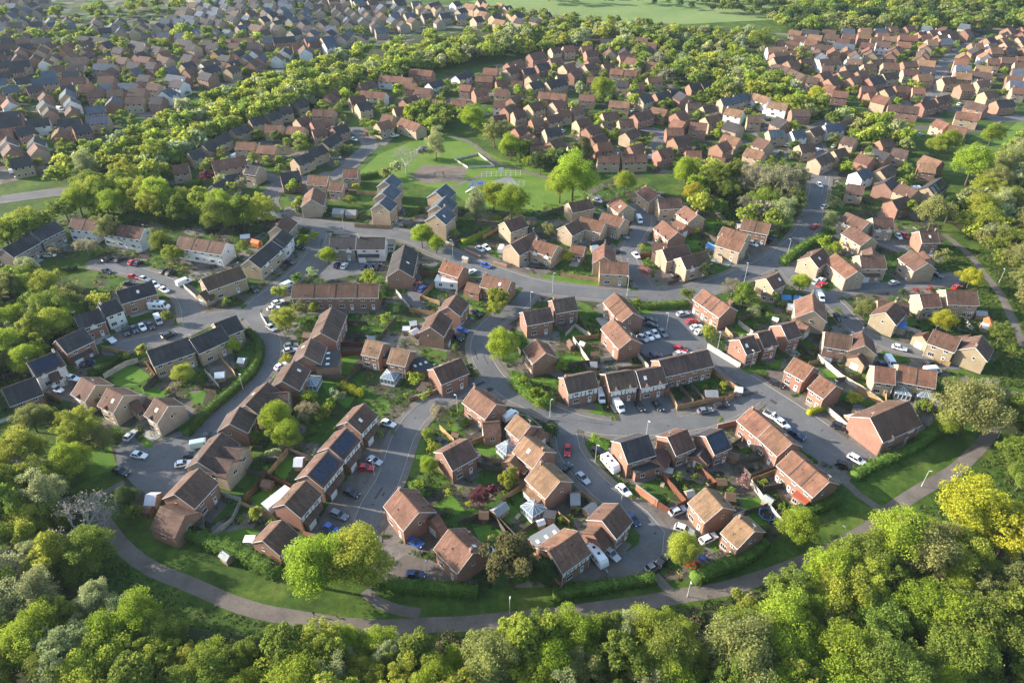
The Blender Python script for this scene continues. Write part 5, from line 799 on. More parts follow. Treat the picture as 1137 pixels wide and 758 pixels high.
((187.5,297.1),.28,'w','c','white car above the row of roof panels'),
((134.8,292.0),-1.51,'w','c','white car by the tree shaded road'),
((129.4,270.1),.54,'w','c','white car above the tall pale willow'),
((50.8,257.7),-1.47,'w','v','white van by the white van on the cul-de-sac'),
((45.5,229.0),-1.24,'w','c','white car right of the house with blank wall'),
((57.2,214.6),.5,'k','c','black car below the red garden fence house'),
((90.8,237.9),-.93,'w','c','white car below the twin red roofed blocks'),
((97.8,240.4),.85,'k','c','black car below the twin red roofed blocks'),
((100.2,243.1),.92,'g','c','grey car right of the twin red roofed blocks'),
((119.0,252.2),.78,'r','u','red tall car below the tall pale willow'),
((109.8,239.3),.59,'k','c','black car above the two cars at the corner'),
((105.2,210.6),.67,'w','c','white car right of the bright roadside tree,left one of two'),
((38.6,232.0),.41,'k','c','black car above the house with blank wall'),
((52.5,275.6),-.95,'k','c','black car right of the left cul-de-sac gables'),
((43.0,243.6),-.71,'g','c','grey car below the white van on the cul-de-sac'),
((26.3,359.9),1.12,'w','c','white car by the close with one white car'),
((66.6,327.2),-.45,'w','v','white van below the wide grey street'),
((66.8,322.4),-.48,'w','v','white van right of the terrace behind the park trees'),
((45.5,372.7),.96,'w','c','white car right of the close with one white car'),
((67.3,392.7),.84,'s','c','silver car by the buff houses in the middle'),
((24.1,447.5),1.19,'w','c','white car above the tan roofed middle houses'),
((136.0,340.2),.7,'w','c','white car right of the slate roofed cream pair'),
((135.2,341.7),.92,'s','c','silver car below the slate roofed cream pair'),
((139.3,389.0),.84,'w','v','white van left of the white terrace beyond trees'),
((134.9,395.3),.72,'k','c','black car right of the white house with tan roof'),
((148.8,333.6),.61,'w','c','white car above the cream houses by the road'),
((158.2,338.6),.8,'s','c','silver car below the white house with slate roof'),
((253.1,403.9),.79,'w','c','white car left of the grey roofed brick block'),
((227.6,334.1),.4,'w','v','white van above the big bright right tree'),
((208.0,354.7),.55,'s','c','silver car left of the cream corner block'),
((207.6,402.0),.59,'w','c','white car left of the wide grey fronted block'),
((-131.5,324.8),1.22,'w','v','white van above the purple tree in the estate'),
((-122.7,317.3),1.07,'w','v','white van right of the purple tree in the estate'),
((-83.1,323.2),.25,'s','c','silver car right of the estate lane with trees'),
((-127.8,349.9),.72,'k','c',"black car by the belt row's middle"),
((-59.4,353.1),.55,'w','c','white car below the park edge houses'),
((-79.3,347.7),-.61,'w','c','white car below the brick block under the belt'),
((-227.2,363.3),-.13,'w','v','white van below the white gabled left house'),
((-239.2,364.2),.97,'s','c','silver car right of the left edge estate'),
((-280.3,467.6),-.78,'s','v','silver van above the red roofed left terrace'),
((-269.6,373.5),-.56,'w','c','white car above the left edge estate'),
((-250.9,394.4),-.44,'w','v','white van below the red roofed left terrace')]
FENCES=[
('d',1.8,[(-64.6,121.2),(-61.2,120.0),(-59.5,120.3)],'dark weathered fence left of the long solar panel house'),
('r',1.8,[(-59.4,120.0),(-52.4,116.2)],'red brown wooden fence left of the long solar panel house'),
('w',1.8,[(-59.1,120.3),(-56.3,128.3)],'tan wooden fence left of the long solar panel house'),
('r',1.8,[(-62.3,111.8),(-59.7,119.4)],'red brown wooden fence above the timbered house row'),
('w',1.8,[(-62.7,111.0),(-53.1,106.2)],'tan wooden fence left of the timbered house row'),
('p',1.6,[(-69.3,114.4),(-63.1,112.2),(-63.4,106.4),(-66.6,101.6)],'pale panel fence right of the brick house ending the close'),
('d',1.8,[(-56.3,128.3),(-49.3,125.5)],'dark weathered fence above the long solar panel house'),
('w',1.6,[(-46.6,102.8),(-40.0,99.9)],'tan wooden fence below the timbered house row'),
('d',1.6,[(-63.2,125.4),(-58.2,125.1)],'dark weathered fence below the twin round garden trees,right one of two'),
('d',1.6,[(-66.1,129.2),(-63.0,129.5)],'dark weathered fence below the twin round garden trees,left one of two'),
('w',1.8,[(-18.9,136.9),(-14.8,131.6)],'tan wooden fence above the house with round shrubs'),
('w',1.8,[(-11.0,130.6),(-2.9,135.2)],'tan wooden fence right of the house with round shrubs,left one of two'),
('d',1.8,[(-8.5,123.6),(-2.2,121.2)],'dark weathered fence right of the house with round shrubs'),
('w',1.8,[(-2.6,112.0),(3.8,117.4)],'tan wooden fence right of the purple trees'),
('d',1.8,[(-4.6,108.3),(.8,101.6),(5.2,105.2)],'dark weathered fence above the ragged conifer by the footpath,left one of two'),
('d',1.8,[(-12.2,105.2),(-4.6,109.1)],'dark weathered fence below the purple trees,left one of two'),
('w',1.8,[(10.6,108.0),(12.9,105.2)],'tan wooden fence left of the tall orange flanked house'),
('w',1.8,[(13.9,113.7),(16.5,114.0),(19.7,110.4)],'tan wooden fence below the glass conservatory house'),
('d',1.8,[(.8,101.6),(3.5,98.3)],'dark weathered fence above the ragged conifer by the footpath,right one of two'),
('w',1.2,[(-7.7,126.7),(-3.2,124.2)],'tan wooden fence right of the house with round shrubs,right one of two'),
('d',1.8,[(-3.7,106.7),(-1.2,102.1)],'dark weathered fence below the purple trees,right one of two'),
('b',2.2,[(29.4,115.6),(33.6,110.9)],'brick garden wall above the tall orange flanked house'),
('r',2.0,[(33.4,111.1),(36.1,108.6),(40.3,111.3),(36.4,119.8)],'red brown wooden fence left of the house with brick flank'),
('r',2.0,[(44.6,124.0),(48.8,116.9),(45.9,115.8)],'red brown wooden fence above the house with brick flank'),
('d',1.8,[(55.5,129.9),(58.9,132.5)],'dark weathered fence right of the slate blue solar house,leftmost of three'),
('b',1.8,[(53.7,136.9),(59.1,138.7)],'brick garden wall above the slate blue solar house'),
('d',1.8,[(55.7,123.6),(57.6,119.4),(64.6,122.4)],'dark weathered fence above the pink garden tree'),
('d',1.8,[(56.4,124.5),(63.0,125.8)],'dark weathered fence right of the slate blue solar house,second from left of three'),
('w',1.8,[(57.7,118.3),(64.3,121.2)],'tan wooden fence above the pink garden tree'),
('p',1.8,[(57.2,117.7),(59.3,110.4),(61.0,105.2)],'pale panel fence below the pink garden tree'),
('d',1.8,[(53.4,108.3),(58.9,110.4)],'dark weathered fence below the pink garden tree'),
('d',1.8,[(59.5,115.4),(66.0,117.1)],'dark weathered fence right of the pink garden tree'),
('p',1.8,[(49.3,106.7),(53.4,108.5)],'pale panel fence above the house with TV aerial'),
('d',1.6,[(40.5,111.7),(42.6,113.9)],'dark weathered fence left of the house with brick flank'),
('p',1.8,[(90.5,167.3),(93.9,157.9),(97.8,152.3),(101.2,145.4)],'pale panel fence right of the yellow clipped hedge'),
('w',1.8,[(104.0,151.5),(101.2,145.4)],'tan wooden fence above the wide house with dormers'),
('d',1.8,[(91.8,156.2),(99.6,157.9)],'dark weathered fence above the yellow clipped hedge'),
('p',1.5,[(143.8,187.7),(144.1,181.7)],'pale panel fence right of the golden garden tree'),
('w',1.5,[(124.1,165.9),(127.8,163.7)],'tan wooden fence below the lit buff cul-de-sac house'),
('p',1.6,[(123.0,182.5),(126.7,179.6)],'pale panel fence below the buff house with tarpaulin'),
('d',1.8,[(-58.7,157.9),(-47.3,157.1)],'dark weathered fence below the house with dark wing'),
('d',1.8,[(-50.1,148.4),(-44.2,162.9)],'dark weathered fence left of the white pyramid conservatory'),
('r',1.8,[(-52.3,173.6),(-44.3,173.1)],'red brown wooden fence left of the two tan roofed houses,right one of two'),
('r',1.8,[(-51.4,169.0),(-44.3,169.5)],'red brown wooden fence left of the two tan roofed houses,left one of two'),
('d',1.8,[(-52.6,185.2),(-45.7,184.7)],'dark weathered fence right of the brown roofed slanting pair,right one of two'),
('d',1.8,[(-53.2,191.5),(-52.0,180.3)],'dark weathered fence right of the brown roofed slanting pair,left one of two'),
('d',1.8,[(-41.3,174.5),(-36.9,187.3)],'dark weathered fence above the two tan roofed houses'),
('w',1.8,[(-85.7,166.4),(-79.4,159.1)],'tan wooden fence below the hedge corner houses'),
('p',1.8,[(-88.4,160.4),(-82.3,153.8)],'pale panel fence right of the garden tree with yellow crown'),
('d',1.6,[(-51.2,177.7),(-44.6,178.1)],'dark weathered fence left of the two tan roofed houses'),
('p',1.4,[(-80.9,190.0),(-77.1,183.8)],'pale panel fence above the house with dark wing'),
('d',1.8,[(-86.8,167.3),(-90.6,168.1)],'dark weathered fence below the hedge corner houses'),
('w',1.6,[(-85.4,151.7),(-82.1,150.9)],'tan wooden fence below the garden tree with yellow crown'),
('p',1.5,[(-39.2,204.1),(-33.4,194.0)],'pale panel fence left of the twin gabled lane pair'),
('d',1.8,[(-1.2,180.3),(2.6,169.0)],'dark weathered fence above the round bush on the lane'),
('w',1.8,[(-33.4,192.5),(-24.7,189.9)],'tan wooden fence below the twin gabled lane pair'),
('d',1.8,[(-31.7,177.9),(-28.2,174.1)],'dark weathered fence by the round tree garages'),
('w',1.8,[(-30.7,200.2),(-23.8,196.3)],'tan wooden fence right of the twin gabled lane pair'),
('w',1.8,[(-26.6,208.3),(-30.6,199.1)],'tan wooden fence above the twin gabled lane pair'),
('p',1.6,[(16.6,178.6),(19.8,183.5),(24.4,177.7)],'pale panel fence right of the stepped brick pair'),
('d',1.8,[(21.2,187.3),(24.3,177.4)],'dark weathered fence left of the lower orange roofed block'),
('p',1.8,[(18.7,176.4),(22.6,164.6)],'pale panel fence right of the lit tan roof house'),
('d',1.8,[(16.2,162.9),(25.9,165.5)],'dark weathered fence above the half timbered corner house,left one of two'),
('d',1.8,[(21.0,163.8),(23.2,159.1)],'dark weathered fence above the half timbered corner house,right one of two'),
('w',1.6,[(19.3,176.7),(26.6,177.7)],'tan wooden fence left of the lower orange roofed block'),
('b',1.2,[(-28.3,148.3),(-12.3,156.2)],'brick garden wall below the dark flanked corner house'),
('w',1.6,[(14.9,158.1),(25.3,159.8)],'tan wooden fence above the half timbered corner house'),
('d',1.6,[(3.6,159.0),(6.1,158.1)],'dark weathered fence below the lit tan roof house'),
('p',1.6,[(22.7,164.9),(29.7,166.6)],'pale panel fence below the lower orange roofed block'),
('p',2.0,[(59.0,172.4),(66.3,162.7)],'pale panel fence left of the three dark gabled houses'),
('w',1.8,[(66.6,181.3),(67.8,176.9)],'tan wooden fence left of the three dark gabled houses'),
('p',1.8,[(71.6,185.2),(74.5,179.3)],'pale panel fence above the three dark gabled houses'),
('d',1.8,[(71.9,186.3),(79.3,190.4)],'dark weathered fence right of the red roofed court terrace'),
('w',1.8,[(43.7,150.7),(44.6,144.6),(52.4,146.9),(58.6,148.4)],'tan wooden fence below the four house terrace'),
('d',1.8,[(46.8,153.8),(49.4,146.9)],'dark weathered fence below the four house terrace,left one of two'),
('d',1.8,[(50.0,154.6),(52.5,147.6)],'dark weathered fence below the four house terrace,right one of two'),
('w',1.8,[(57.9,160.4),(63.4,151.5),(58.4,147.6)],'tan wooden fence right of the four house terrace'),
('p',1.6,[(37.3,168.4),(39.6,162.3)],'pale panel fence above the timbered garage house'),
('d',1.6,[(30.6,161.5),(38.0,162.3)],'dark weathered fence above the timbered garage house'),
('d',1.6,[(86.8,173.9),(89.8,168.4)],'dark weathered fence above the forked road houses'),
('w',1.6,[(86.7,164.0),(90.0,164.9)],'tan wooden fence right of the forked road houses'),
('d',1.8,[(81.5,157.9),(84.7,162.9)],'dark weathered fence below the forked road houses'),
('d',1.8,[(-21.7,237.4),(-12.0,250.0)],'dark weathered fence below the right slate townhouses'),
('w',1.8,[(-11.1,242.4),(-5.0,250.0)],'tan wooden fence left of the forecourt with white cars'),
('b',1.0,[(-17.5,233.2),(-11.6,227.8)],'brick garden wall above the blue car on the main road'),
('p',1.0,[(-26.1,240.3),(-21.8,237.4)],'pale panel fence above the orange roofed house'),
('w',1.8,[(17.0,214.7),(29.9,211.1)],'tan wooden fence below the house with blank wall'),
('d',1.8,[(12.3,261.9),(21.4,268.7)],'dark weathered fence left of the dark house below the park'),
('b',1.0,[(-6.6,223.8),(-2.0,221.2)],'brick garden wall right of the blue car on the main road'),
('d',1.8,[(29.7,237.4),(38.7,240.2)],'dark weathered fence right of the low red building'),
('r',1.8,[(-32.4,216.0),(-26.6,214.7)],'red brown wooden fence left of the orange roofed house'),
('r',2.0,[(46.8,228.0),(53.2,229.3)],'red brown wooden fence left of the red garden fence house'),
('d',1.8,[(72.8,246.2),(78.7,238.8),(82.5,225.0)],'dark weathered fence right of the two pale front drives'),
('d',1.5,[(57.9,211.6),(53.7,209.2)],'dark weathered fence below the red garden fence house'),
('w',1.6,[(76.4,229.4),(75.8,224.0)],'tan wooden fence right of the two pale front drives'),
('d',1.8,[(74.3,267.0),(83.4,258.7)],'dark weathered fence below the yellow tree at the wood'),
('p',1.4,[(92.2,248.5),(91.9,252.3)],'pale panel fence left of the red brick pair'),
('p',1.8,[(-116.4,157.9),(-112.8,163.8),(-109.9,165.5)],'pale panel fence below the drive of dark cars'),
('r',1.8,[(-107.4,164.6),(-101.5,157.9)],'red brown wooden fence below the dark roofed pale pair'),
('w',1.8,[(-114.6,169.0),(-123.4,171.8)],'tan wooden fence left of the drive of dark cars'),
('d',1.6,[(-141.3,166.6),(-147.3,163.2)],'dark weathered fence left of the white house with solar panels'),
('p',1.8,[(-98.7,174.5),(-89.6,164.6)],'pale panel fence right of the dark roofed pale pair'),
('w',1.8,[(-128.6,149.9),(-123.4,147.6)],'tan wooden fence right of the dark house at left edge'),
('d',1.8,[(-95.3,147.6),(-92.8,149.9)],'dark weathered fence below the garden tree with yellow crown'),
('d',1.8,[(-101.5,157.9),(-102.7,152.3)],'dark weathered fence left of the garden tree with yellow crown'),
('b',1.2,[(-121.8,200.0),(-113.8,193.4),(-110.6,191.3)],'brick garden wall by the white motorhome'),
('p',1.6,[(-112.4,207.4),(-104.6,199.4)],'pale panel fence below the white fascia house'),
('p',1.8,[(-155.9,174.5),(-148.4,170.8)],'pale panel fence above the white house with solar panels'),
('w',1.8,[(-103.6,243.2),(-93.3,235.9)],'tan wooden fence left of the slanting lane terrace'),
('d',1.6,[(-104.0,255.9),(-90.1,257.5)],'dark weathered fence above the slanting lane terrace'),
('w',1.6,[(-61.9,252.7),(-47.5,251.1)],'tan wooden fence above the white fronted pair'),
('p',1.0,[(-48.2,255.5),(-42.9,253.1)],'pale panel fence below the left slate townhouses'),
('w',1.5,[(-66.7,283.6),(-57.2,281.7)],'tan wooden fence left of the left slate townhouses'),
('d',1.6,[(-118.6,246.6),(-116.0,251.1)],'dark weathered fence above the middle white terrace'),
('p',1.0,[(-27.1,322.0),(-20.5,311.9),(-8.1,313.7),(-16.3,328.7),(-27.1,322.0)],'pale panel fence above the ball court'),
('p',1.8,[(85.0,143.9),(88.3,136.0)],'pale panel fence above the forked right hand road'),
('w',1.8,[(96.5,152.9),(101.3,145.3)],'tan wooden fence right of the yellow clipped hedge'),
('d',1.8,[(109.4,146.3),(107.6,139.6)],'dark weathered fence right of the wide house with dormers'),
('d',1.8,[(111.4,149.3),(115.6,144.4)],'dark weathered fence below the long twin conservatory house'),
('p',1.6,[(115.7,144.6),(113.8,148.5)],'pale panel fence left of the broad olive tree'),
('w',1.8,[(96.4,125.8),(92.1,130.6)],'tan wooden fence below the wide house with dormers'),
('d',1.6,[(61.2,127.6),(66.0,128.6)],'dark weathered fence right of the slate blue solar house,rightmost of three'),
('w',1.8,[(117.8,225.8),(114.9,221.3)],'tan wooden fence left of the cross gabled brown house')]
HEDGES=[
(2.6,1.8,[(82.5,119.8),(92.9,125.4),(100.3,128.7),(108.2,133.9),(111.5,135.7)],(.127,.215,.039),'clipped green hedge above the lamp on the curved footpath'),
(1.4,1.6,[(79.4,142.7),(84.7,145.1)],(.348,.361,.029),'clipped yellow hedge above the forked right hand road'),
(2.6,2.0,[(-25.8,89.4),(-18.3,88.7),(-10.8,88.1),(-7.1,87.7)],(.12,.204,.036),'clipped green hedge left of the footpath lamp under the conifer'),
(2.2,1.8,[(8.5,86.7),(20.8,89.2),(30.0,91.0)],(.118,.197,.036),'clipped green hedge below the caravan on the bottom drive'),
(3.0,2.2,[(37.8,90.8),(44.0,93.5),(50.6,96.4),(55.5,100.0)],(.13,.212,.038),'tall green hedge below the house with TV aerial'),
(3.4,2.6,[(-72.7,103.2),(-64.4,99.3),(-55.4,95.5),(-49.1,91.9)],(.128,.212,.039),'tall green hedge left of the big tree over the footpath'),
(2.3,1.9,[(-82.4,180.5),(-77.9,175.7),(-75.0,168.4),(-74.8,160.7),(-77.2,153.3),(-80.7,145.7),(-83.4,137.8),(-84.5,134.4)],(.086,.143,.029),'clipped dark green hedge right of the garden tree with yellow crown'),
(2.0,1.6,[(-161.6,217.3),(-154.9,219.9)],(.052,.094,.026),'clipped dark hedge below the dark stone terraces'),
(3.0,2.2,[(63.8,107.5),(69.6,109.6),(76.0,112.9)],(.124,.198,.036),'tall green hedge above the round bright tree'),
(2.0,1.8,[(-48.2,154.2),(-41.4,150.3)],(.385,.388,.032),'clipped yellow hedge below the white pyramid conservatory'),
(4.0,2.6,[(.9,156.7),(4.1,151.2),(7.8,148.1),(11.1,145.9)],(.126,.211,.038),'tall green hedge left of the half timbered corner house'),
(2.0,1.6,[(-11.5,139.4),(-13.4,138.0)],(.127,.193,.037),'clipped green hedge above the house with round shrubs'),
(2.0,1.8,[(-18.8,238.5),(-13.9,242.9),(-8.2,248.1)],(.261,.33,.039),'clipped lime hedge left of the forecourt with white cars'),
(2.0,1.6,[(-42.3,261.8),(-36.5,268.5)],(.12,.188,.035),'clipped green hedge left of the right slate townhouses'),
(2.2,1.8,[(103.7,376.7),(113.1,364.1),(119.5,349.5),(126.3,335.9)],(.288,.384,.045),'clipped lime hedge left of the slate roofed cream pair'),
(2.2,2.0,[(102.0,413.5),(116.5,420.3),(125.8,423.8)],(.138,.217,.038),'clipped green hedge below the purple brick row'),
(2.4,2.0,[(-69.7,299.3),(-60.3,303.4)],(.118,.184,.034),'clipped green hedge above the left slate townhouses'),
(2.5,2.0,[(35.4,197.0),(44.6,194.8),(57.8,195.9)],(.139,.213,.04),'clipped green hedge right of the upper orange roofed terrace'),
(3.0,2.4,[(97.4,222.8),(104.5,230.8),(112.2,237.8),(118.8,242.1)],(.135,.215,.038),'tall green hedge above the two cars at the corner'),
(2.4,1.8,[(-112.7,152.6),(-114.6,148.8)],(.118,.182,.033),'clipped green hedge below the three pale gabled houses'),
(2.4,2.0,[(-120.5,158.5),(-117.9,164.0),(-115.1,168.3)],(.049,.09,.024),'clipped dark hedge above the three pale gabled houses'),
(2.2,2.0,[(-23.7,117.2),(-21.2,113.6)],(.127,.202,.037),'clipped green hedge above the chimney house by the lane'),
(2.0,1.6,[(-45.8,208.2),(-43.4,202.4)],(.126,.199,.036),'clipped green hedge left of the twin gabled lane pair'),
(2.0,1.6,[(-87.9,266.8),(-74.0,261.8)],(.045,.081,.024),'clipped dark hedge below the lime tree in the estate'),
(2.0,1.8,[(119.4,154.6),(114.1,148.8)],(.111,.183,.034),'clipped green hedge below the long twin conservatory house'),
(2.4,2.0,[(-142.7,290.5),(-136.6,295.4)],(.116,.189,.034),'clipped green hedge left of the purple tree in the estate')]
SHEDS=[
((-58.16,116.53),2.37,-.244,2.4,(.179,.102,.062),'w','brown timber shed left of the long solar panel house'),
((-52.28,123.64),1.99,.0,3.6,(.579,.582,.602),'p','pale roofed shed left of the long solar panel house'),
((14.6,111.78),2.09,.0,4.0,(.282,.292,.293),'g','grey roofed shed below the glass conservatory house'),
((17.91,108.95),2.9,.695,2.4,(.267,.271,.268),'g','grey roofed shed left of the tall orange flanked house'),
((-6.37,106.98),2.04,.0,2.6,(.154,.092,.055),'w','brown timber shed below the purple trees'),
((-2.82,108.69),3.56,.734,3.0,(.244,.26,.256),'g','grey roofed shed below the purple trees'),
((8.53,106.72),2.48,-.211,2.6,(.059,.057,.061),'d','dark flat roofed shed above the half timbered bottom house'),
((-14.5,133.23),1.79,-.382,1.8,(.164,.098,.058),'w','brown timber shed above the house with round shrubs'),
((6.43,104.91),1.6,.393,1.6,(.628,.679,.678),'p','pale roofed shed above the half timbered bottom house'),
((49.85,117.11),2.15,.0,2.4,(.174,.107,.062),'w','brown timber shed above the house with brick flank'),
((55.02,125.64),2.21,-.438,2.4,(.183,.107,.063),'w','brown timber shed below the slate blue solar house'),
((59.48,111.51),2.15,-.862,2.6,(.235,.254,.244),'g','grey roofed shed below the pink garden tree'),
((41.59,113.43),1.88,.299,2.2,(.268,.279,.272),'g','grey roofed shed left of the house with brick flank'),
((50.84,112.46),2.05,-.135,3.0,(.157,.097,.056),'w','brown timber shed right of the house with brick flank'),
((37.97,120.92),1.95,-.31,2.0,(.267,.272,.27),'g','grey roofed shed below the red fenced garden'),
((-83.38,111.78),2.3,.0,4.4,(.583,.578,.625),'p','pale roofed shed left of the brick house ending the close'),
((-83.65,108.68),2.19,-.121,2.0,(.168,.096,.06),'w','brown timber shed left of the brick house ending the close'),
((-70.37,104.41),2.29,.459,6.0,(.057,.058,.061),'d','dark flat roofed shed below the brick house ending the close'),
((-31.05,183.55),1.99,.254,2.6,(.605,.607,.629),'p','pale roofed shed above the round tree garages,second from left of three'),
((-30.25,178.88),2.6,.84,2.6,(.636,.656,.677),'p','pale roofed shed above the round tree garages,rightmost of three'),
((17.89,172.74),2.91,-1.257,2.0,(.166,.099,.059),'w','brown timber shed right of the lit tan roof house'),
((24.36,167.75),1.87,.0,2.0,(.176,.107,.065),'w','brown timber shed below the lower orange roofed block'),
((21.29,172.73),1.6,-.623,2.0,(.578,.611,.618),'p','pale roofed shed left of the lower orange roofed block'),
((23.61,162.52),1.83,.0,3.0,(.261,.262,.263),'g','grey roofed shed above the half timbered corner house'),
((54.76,149.56),3.23,.0,3.2,(.254,.265,.268),'g','grey roofed shed below the four house terrace'),
((62.78,151.31),1.94,-.203,2.6,(.568,.596,.619),'p','pale roofed shed right of the four house terrace'),
((90.79,192.86),2.81,-.192,4.0,(.665,.668,.695),'p','pale roofed shed left of the house at the bend'),
((71.92,195.83),1.6,-.876,2.0,(.177,.106,.064),'w','brown timber shed right of the red roofed court terrace'),
((83.4,185.82),1.74,-.626,2.0,(.641,.693,.699),'p','pale roofed shed above the three dark gabled houses'),
((90.53,198.58),2.99,.0,3.0,(.066,.196,.434),'b','blue tarpaulin shed below the bright roadside tree'),
((94.52,198.03),2.31,-.502,3.0,(.064,.191,.428),'b','blue tarpaulin shed left of the house at the bend'),
((-83.0,157.71),2.46,.168,3.0,(.628,.662,.677),'p','pale roofed shed right of the garden tree with yellow crown'),
((-78.8,164.46),2.02,-.216,2.6,(.596,.605,.615),'p','pale roofed shed below the hedge corner houses'),
((-62.39,177.19),2.92,-.164,3.0,(.183,.106,.063),'w','brown timber shed right of the house with dark wing'),
((-32.77,180.82),2.07,.0,2.4,(.636,.638,.675),'p','pale roofed shed above the round tree garages,leftmost of three'),
((-42.77,175.53),2.2,.0,2.4,(.271,.276,.28),'g','grey roofed shed above the two tan roofed houses'),
((147.57,182.05),1.77,-.283,3.0,(.636,.638,.682),'p','pale roofed shed above the round tree on the right'),
((149.66,183.32),5.33,1.212,2.6,(.597,.131,.043),'r','orange shed above the round tree on the right'),
((150.1,189.16),3.23,-.162,3.0,(.272,.283,.289),'g','grey roofed shed below the far right footpath'),
((115.12,145.41),2.44,-.309,3.4,(.27,.283,.28),'g','grey roofed shed left of the broad olive tree,left one of two'),
((115.19,145.49),2.6,-.385,3.4,(.252,.263,.271),'g','grey roofed shed left of the broad olive tree,right one of two'),
((89.46,139.53),2.42,.194,3.0,(.644,.645,.676),'p','pale roofed shed right of the forked right hand road'),
((92.48,142.83),2.44,-.628,3.0,(.057,.054,.06),'d','dark flat roofed shed left of the wide house with dormers'),
((7.97,255.65),3.0,.561,2.6,(.062,.06,.067),'d','dark flat roofed shed above the forecourt with white cars'),
((30.49,232.93),2.5,.282,3.0,(.622,.665,.662),'p','pale roofed shed right of the low red building'),
((-16.69,225.12),2.42,-.58,1.6,(.28,.287,.299),'g','grey roofed shed above the orange roofed house'),
((74.6,233.29),5.18,-.941,3.0,(.068,.193,.451),'b','blue tarpaulin shed right of the two pale front drives'),
((88.86,250.15),2.46,.0,3.0,(.569,.58,.621),'p','pale roofed shed left of the red brick pair'),
((67.39,250.93),4.22,-.376,3.4,(.056,.054,.06),'d','dark flat roofed shed right of the cul-de-sac brick flank house'),
((-69.8,262.97),4.77,-.14,4.5,(.266,.267,.269),'g','grey roofed shed below the lime tree in the estate'),
((-64.66,261.81),4.15,-.08,4.5,(.251,.249,.248),'g','grey roofed shed above the white fronted pair'),
((-96.05,237.52),3.44,-.429,2.6,(.554,.164,.039),'o','orange shed left of the slanting lane terrace'),
((-101.32,241.5),3.29,.225,3.0,(.583,.616,.63),'p','pale roofed shed left of the slanting lane terrace'),
((-143.38,174.59),3.64,-.26,3.0,(.171,.099,.06),'w','brown timber shed above the white house with solar panels'),
((-141.63,161.68),2.2,.882,3.0,(.18,.11,.064),'w','brown timber shed left of the white house with solar panels'),
((-50.7,93.83),1.84,-.379,2.0,(.247,.245,.244),'g','grey roofed shed left of the big tree over the footpath'),
((-61.12,96.01),2.43,-.609,2.4,(.248,.268,.266),'g','grey roofed shed right of the path bend at lower left')]
LAMPS=[
((98.03,117.1),5.2,'slim street lamp below the lamp on the curved footpath'),
((-.45,82.82),5.2,'slim street lamp below the footpath lamp under the conifer'),
((35.97,87.14),5.2,'slim street lamp below the footpath lamp beside the steps'),
((-33.44,120.59),5.5,'slim street lamp above the chimney house by the lane'),
((10.12,141.74),6.0,'slim street lamp right of the grey solar panel house'),
((6.07,195.31),6.0,'slim street lamp above the stepped brick pair'),
((13.73,204.21),7.5,'tall slim street lamp above the stepped brick pair'),
((48.58,182.92),6.0,'slim street lamp right of the row of white cars'),
((69.57,163.2),6.0,'slim street lamp below the three dark gabled houses'),
((80.27,210.65),8.0,'tall slim street lamp above the olive roadside thicket'),
((38.61,201.93),7.5,'tall slim street lamp above the upper orange roofed terrace'),
((100.16,227.38),8.0,'tall slim street lamp left of the two cars at the corner'),
((-65.64,249.83),8.0,'tall slim street lamp above the white fronted pair'),
((-21.52,227.05),8.0,'tall slim street lamp above the orange roofed house'),
((-17.64,92.11),5.5,'slim street lamp below the chimney house by the conifer'),
((125.5,133.79),5.2,'slim street lamp below the broad olive tree'),
((72.2,100.48),5.2,'slim street lamp by the lamp at the wood edge'),
((20.65,125.12),6.0,'slim street lamp below the red car in the lane'),
((-14.69,143.54),6.0,'slim street lamp left of the corner house with chimney'),
((25.65,112.61),6.0,'slim street lamp above the tall orange flanked house'),
((34.58,133.79),6.0,'slim street lamp above the big lit gable house'),
((115.86,205.94),6.0,'slim street lamp by the lamp on the right lane'),
((62.38,172.93),6.0,'slim street lamp above the four house terrace'),
((-75.5,153.37),5.5,'slim street lamp right of the garden tree with yellow crown'),
((168.5,210.65),5.2,'slim street lamp above the far right footpath'),
((132.71,283.32),8.0,'tall slim street lamp below the tree shaded road')]
PEOPLE=[
((-39.58,82.62),80.0,'k'),
((8.7,81.82),95.0,'k'),
((25.82,144.27),40.0,'r')]
DOGS=[
(-34.72,82.22)]
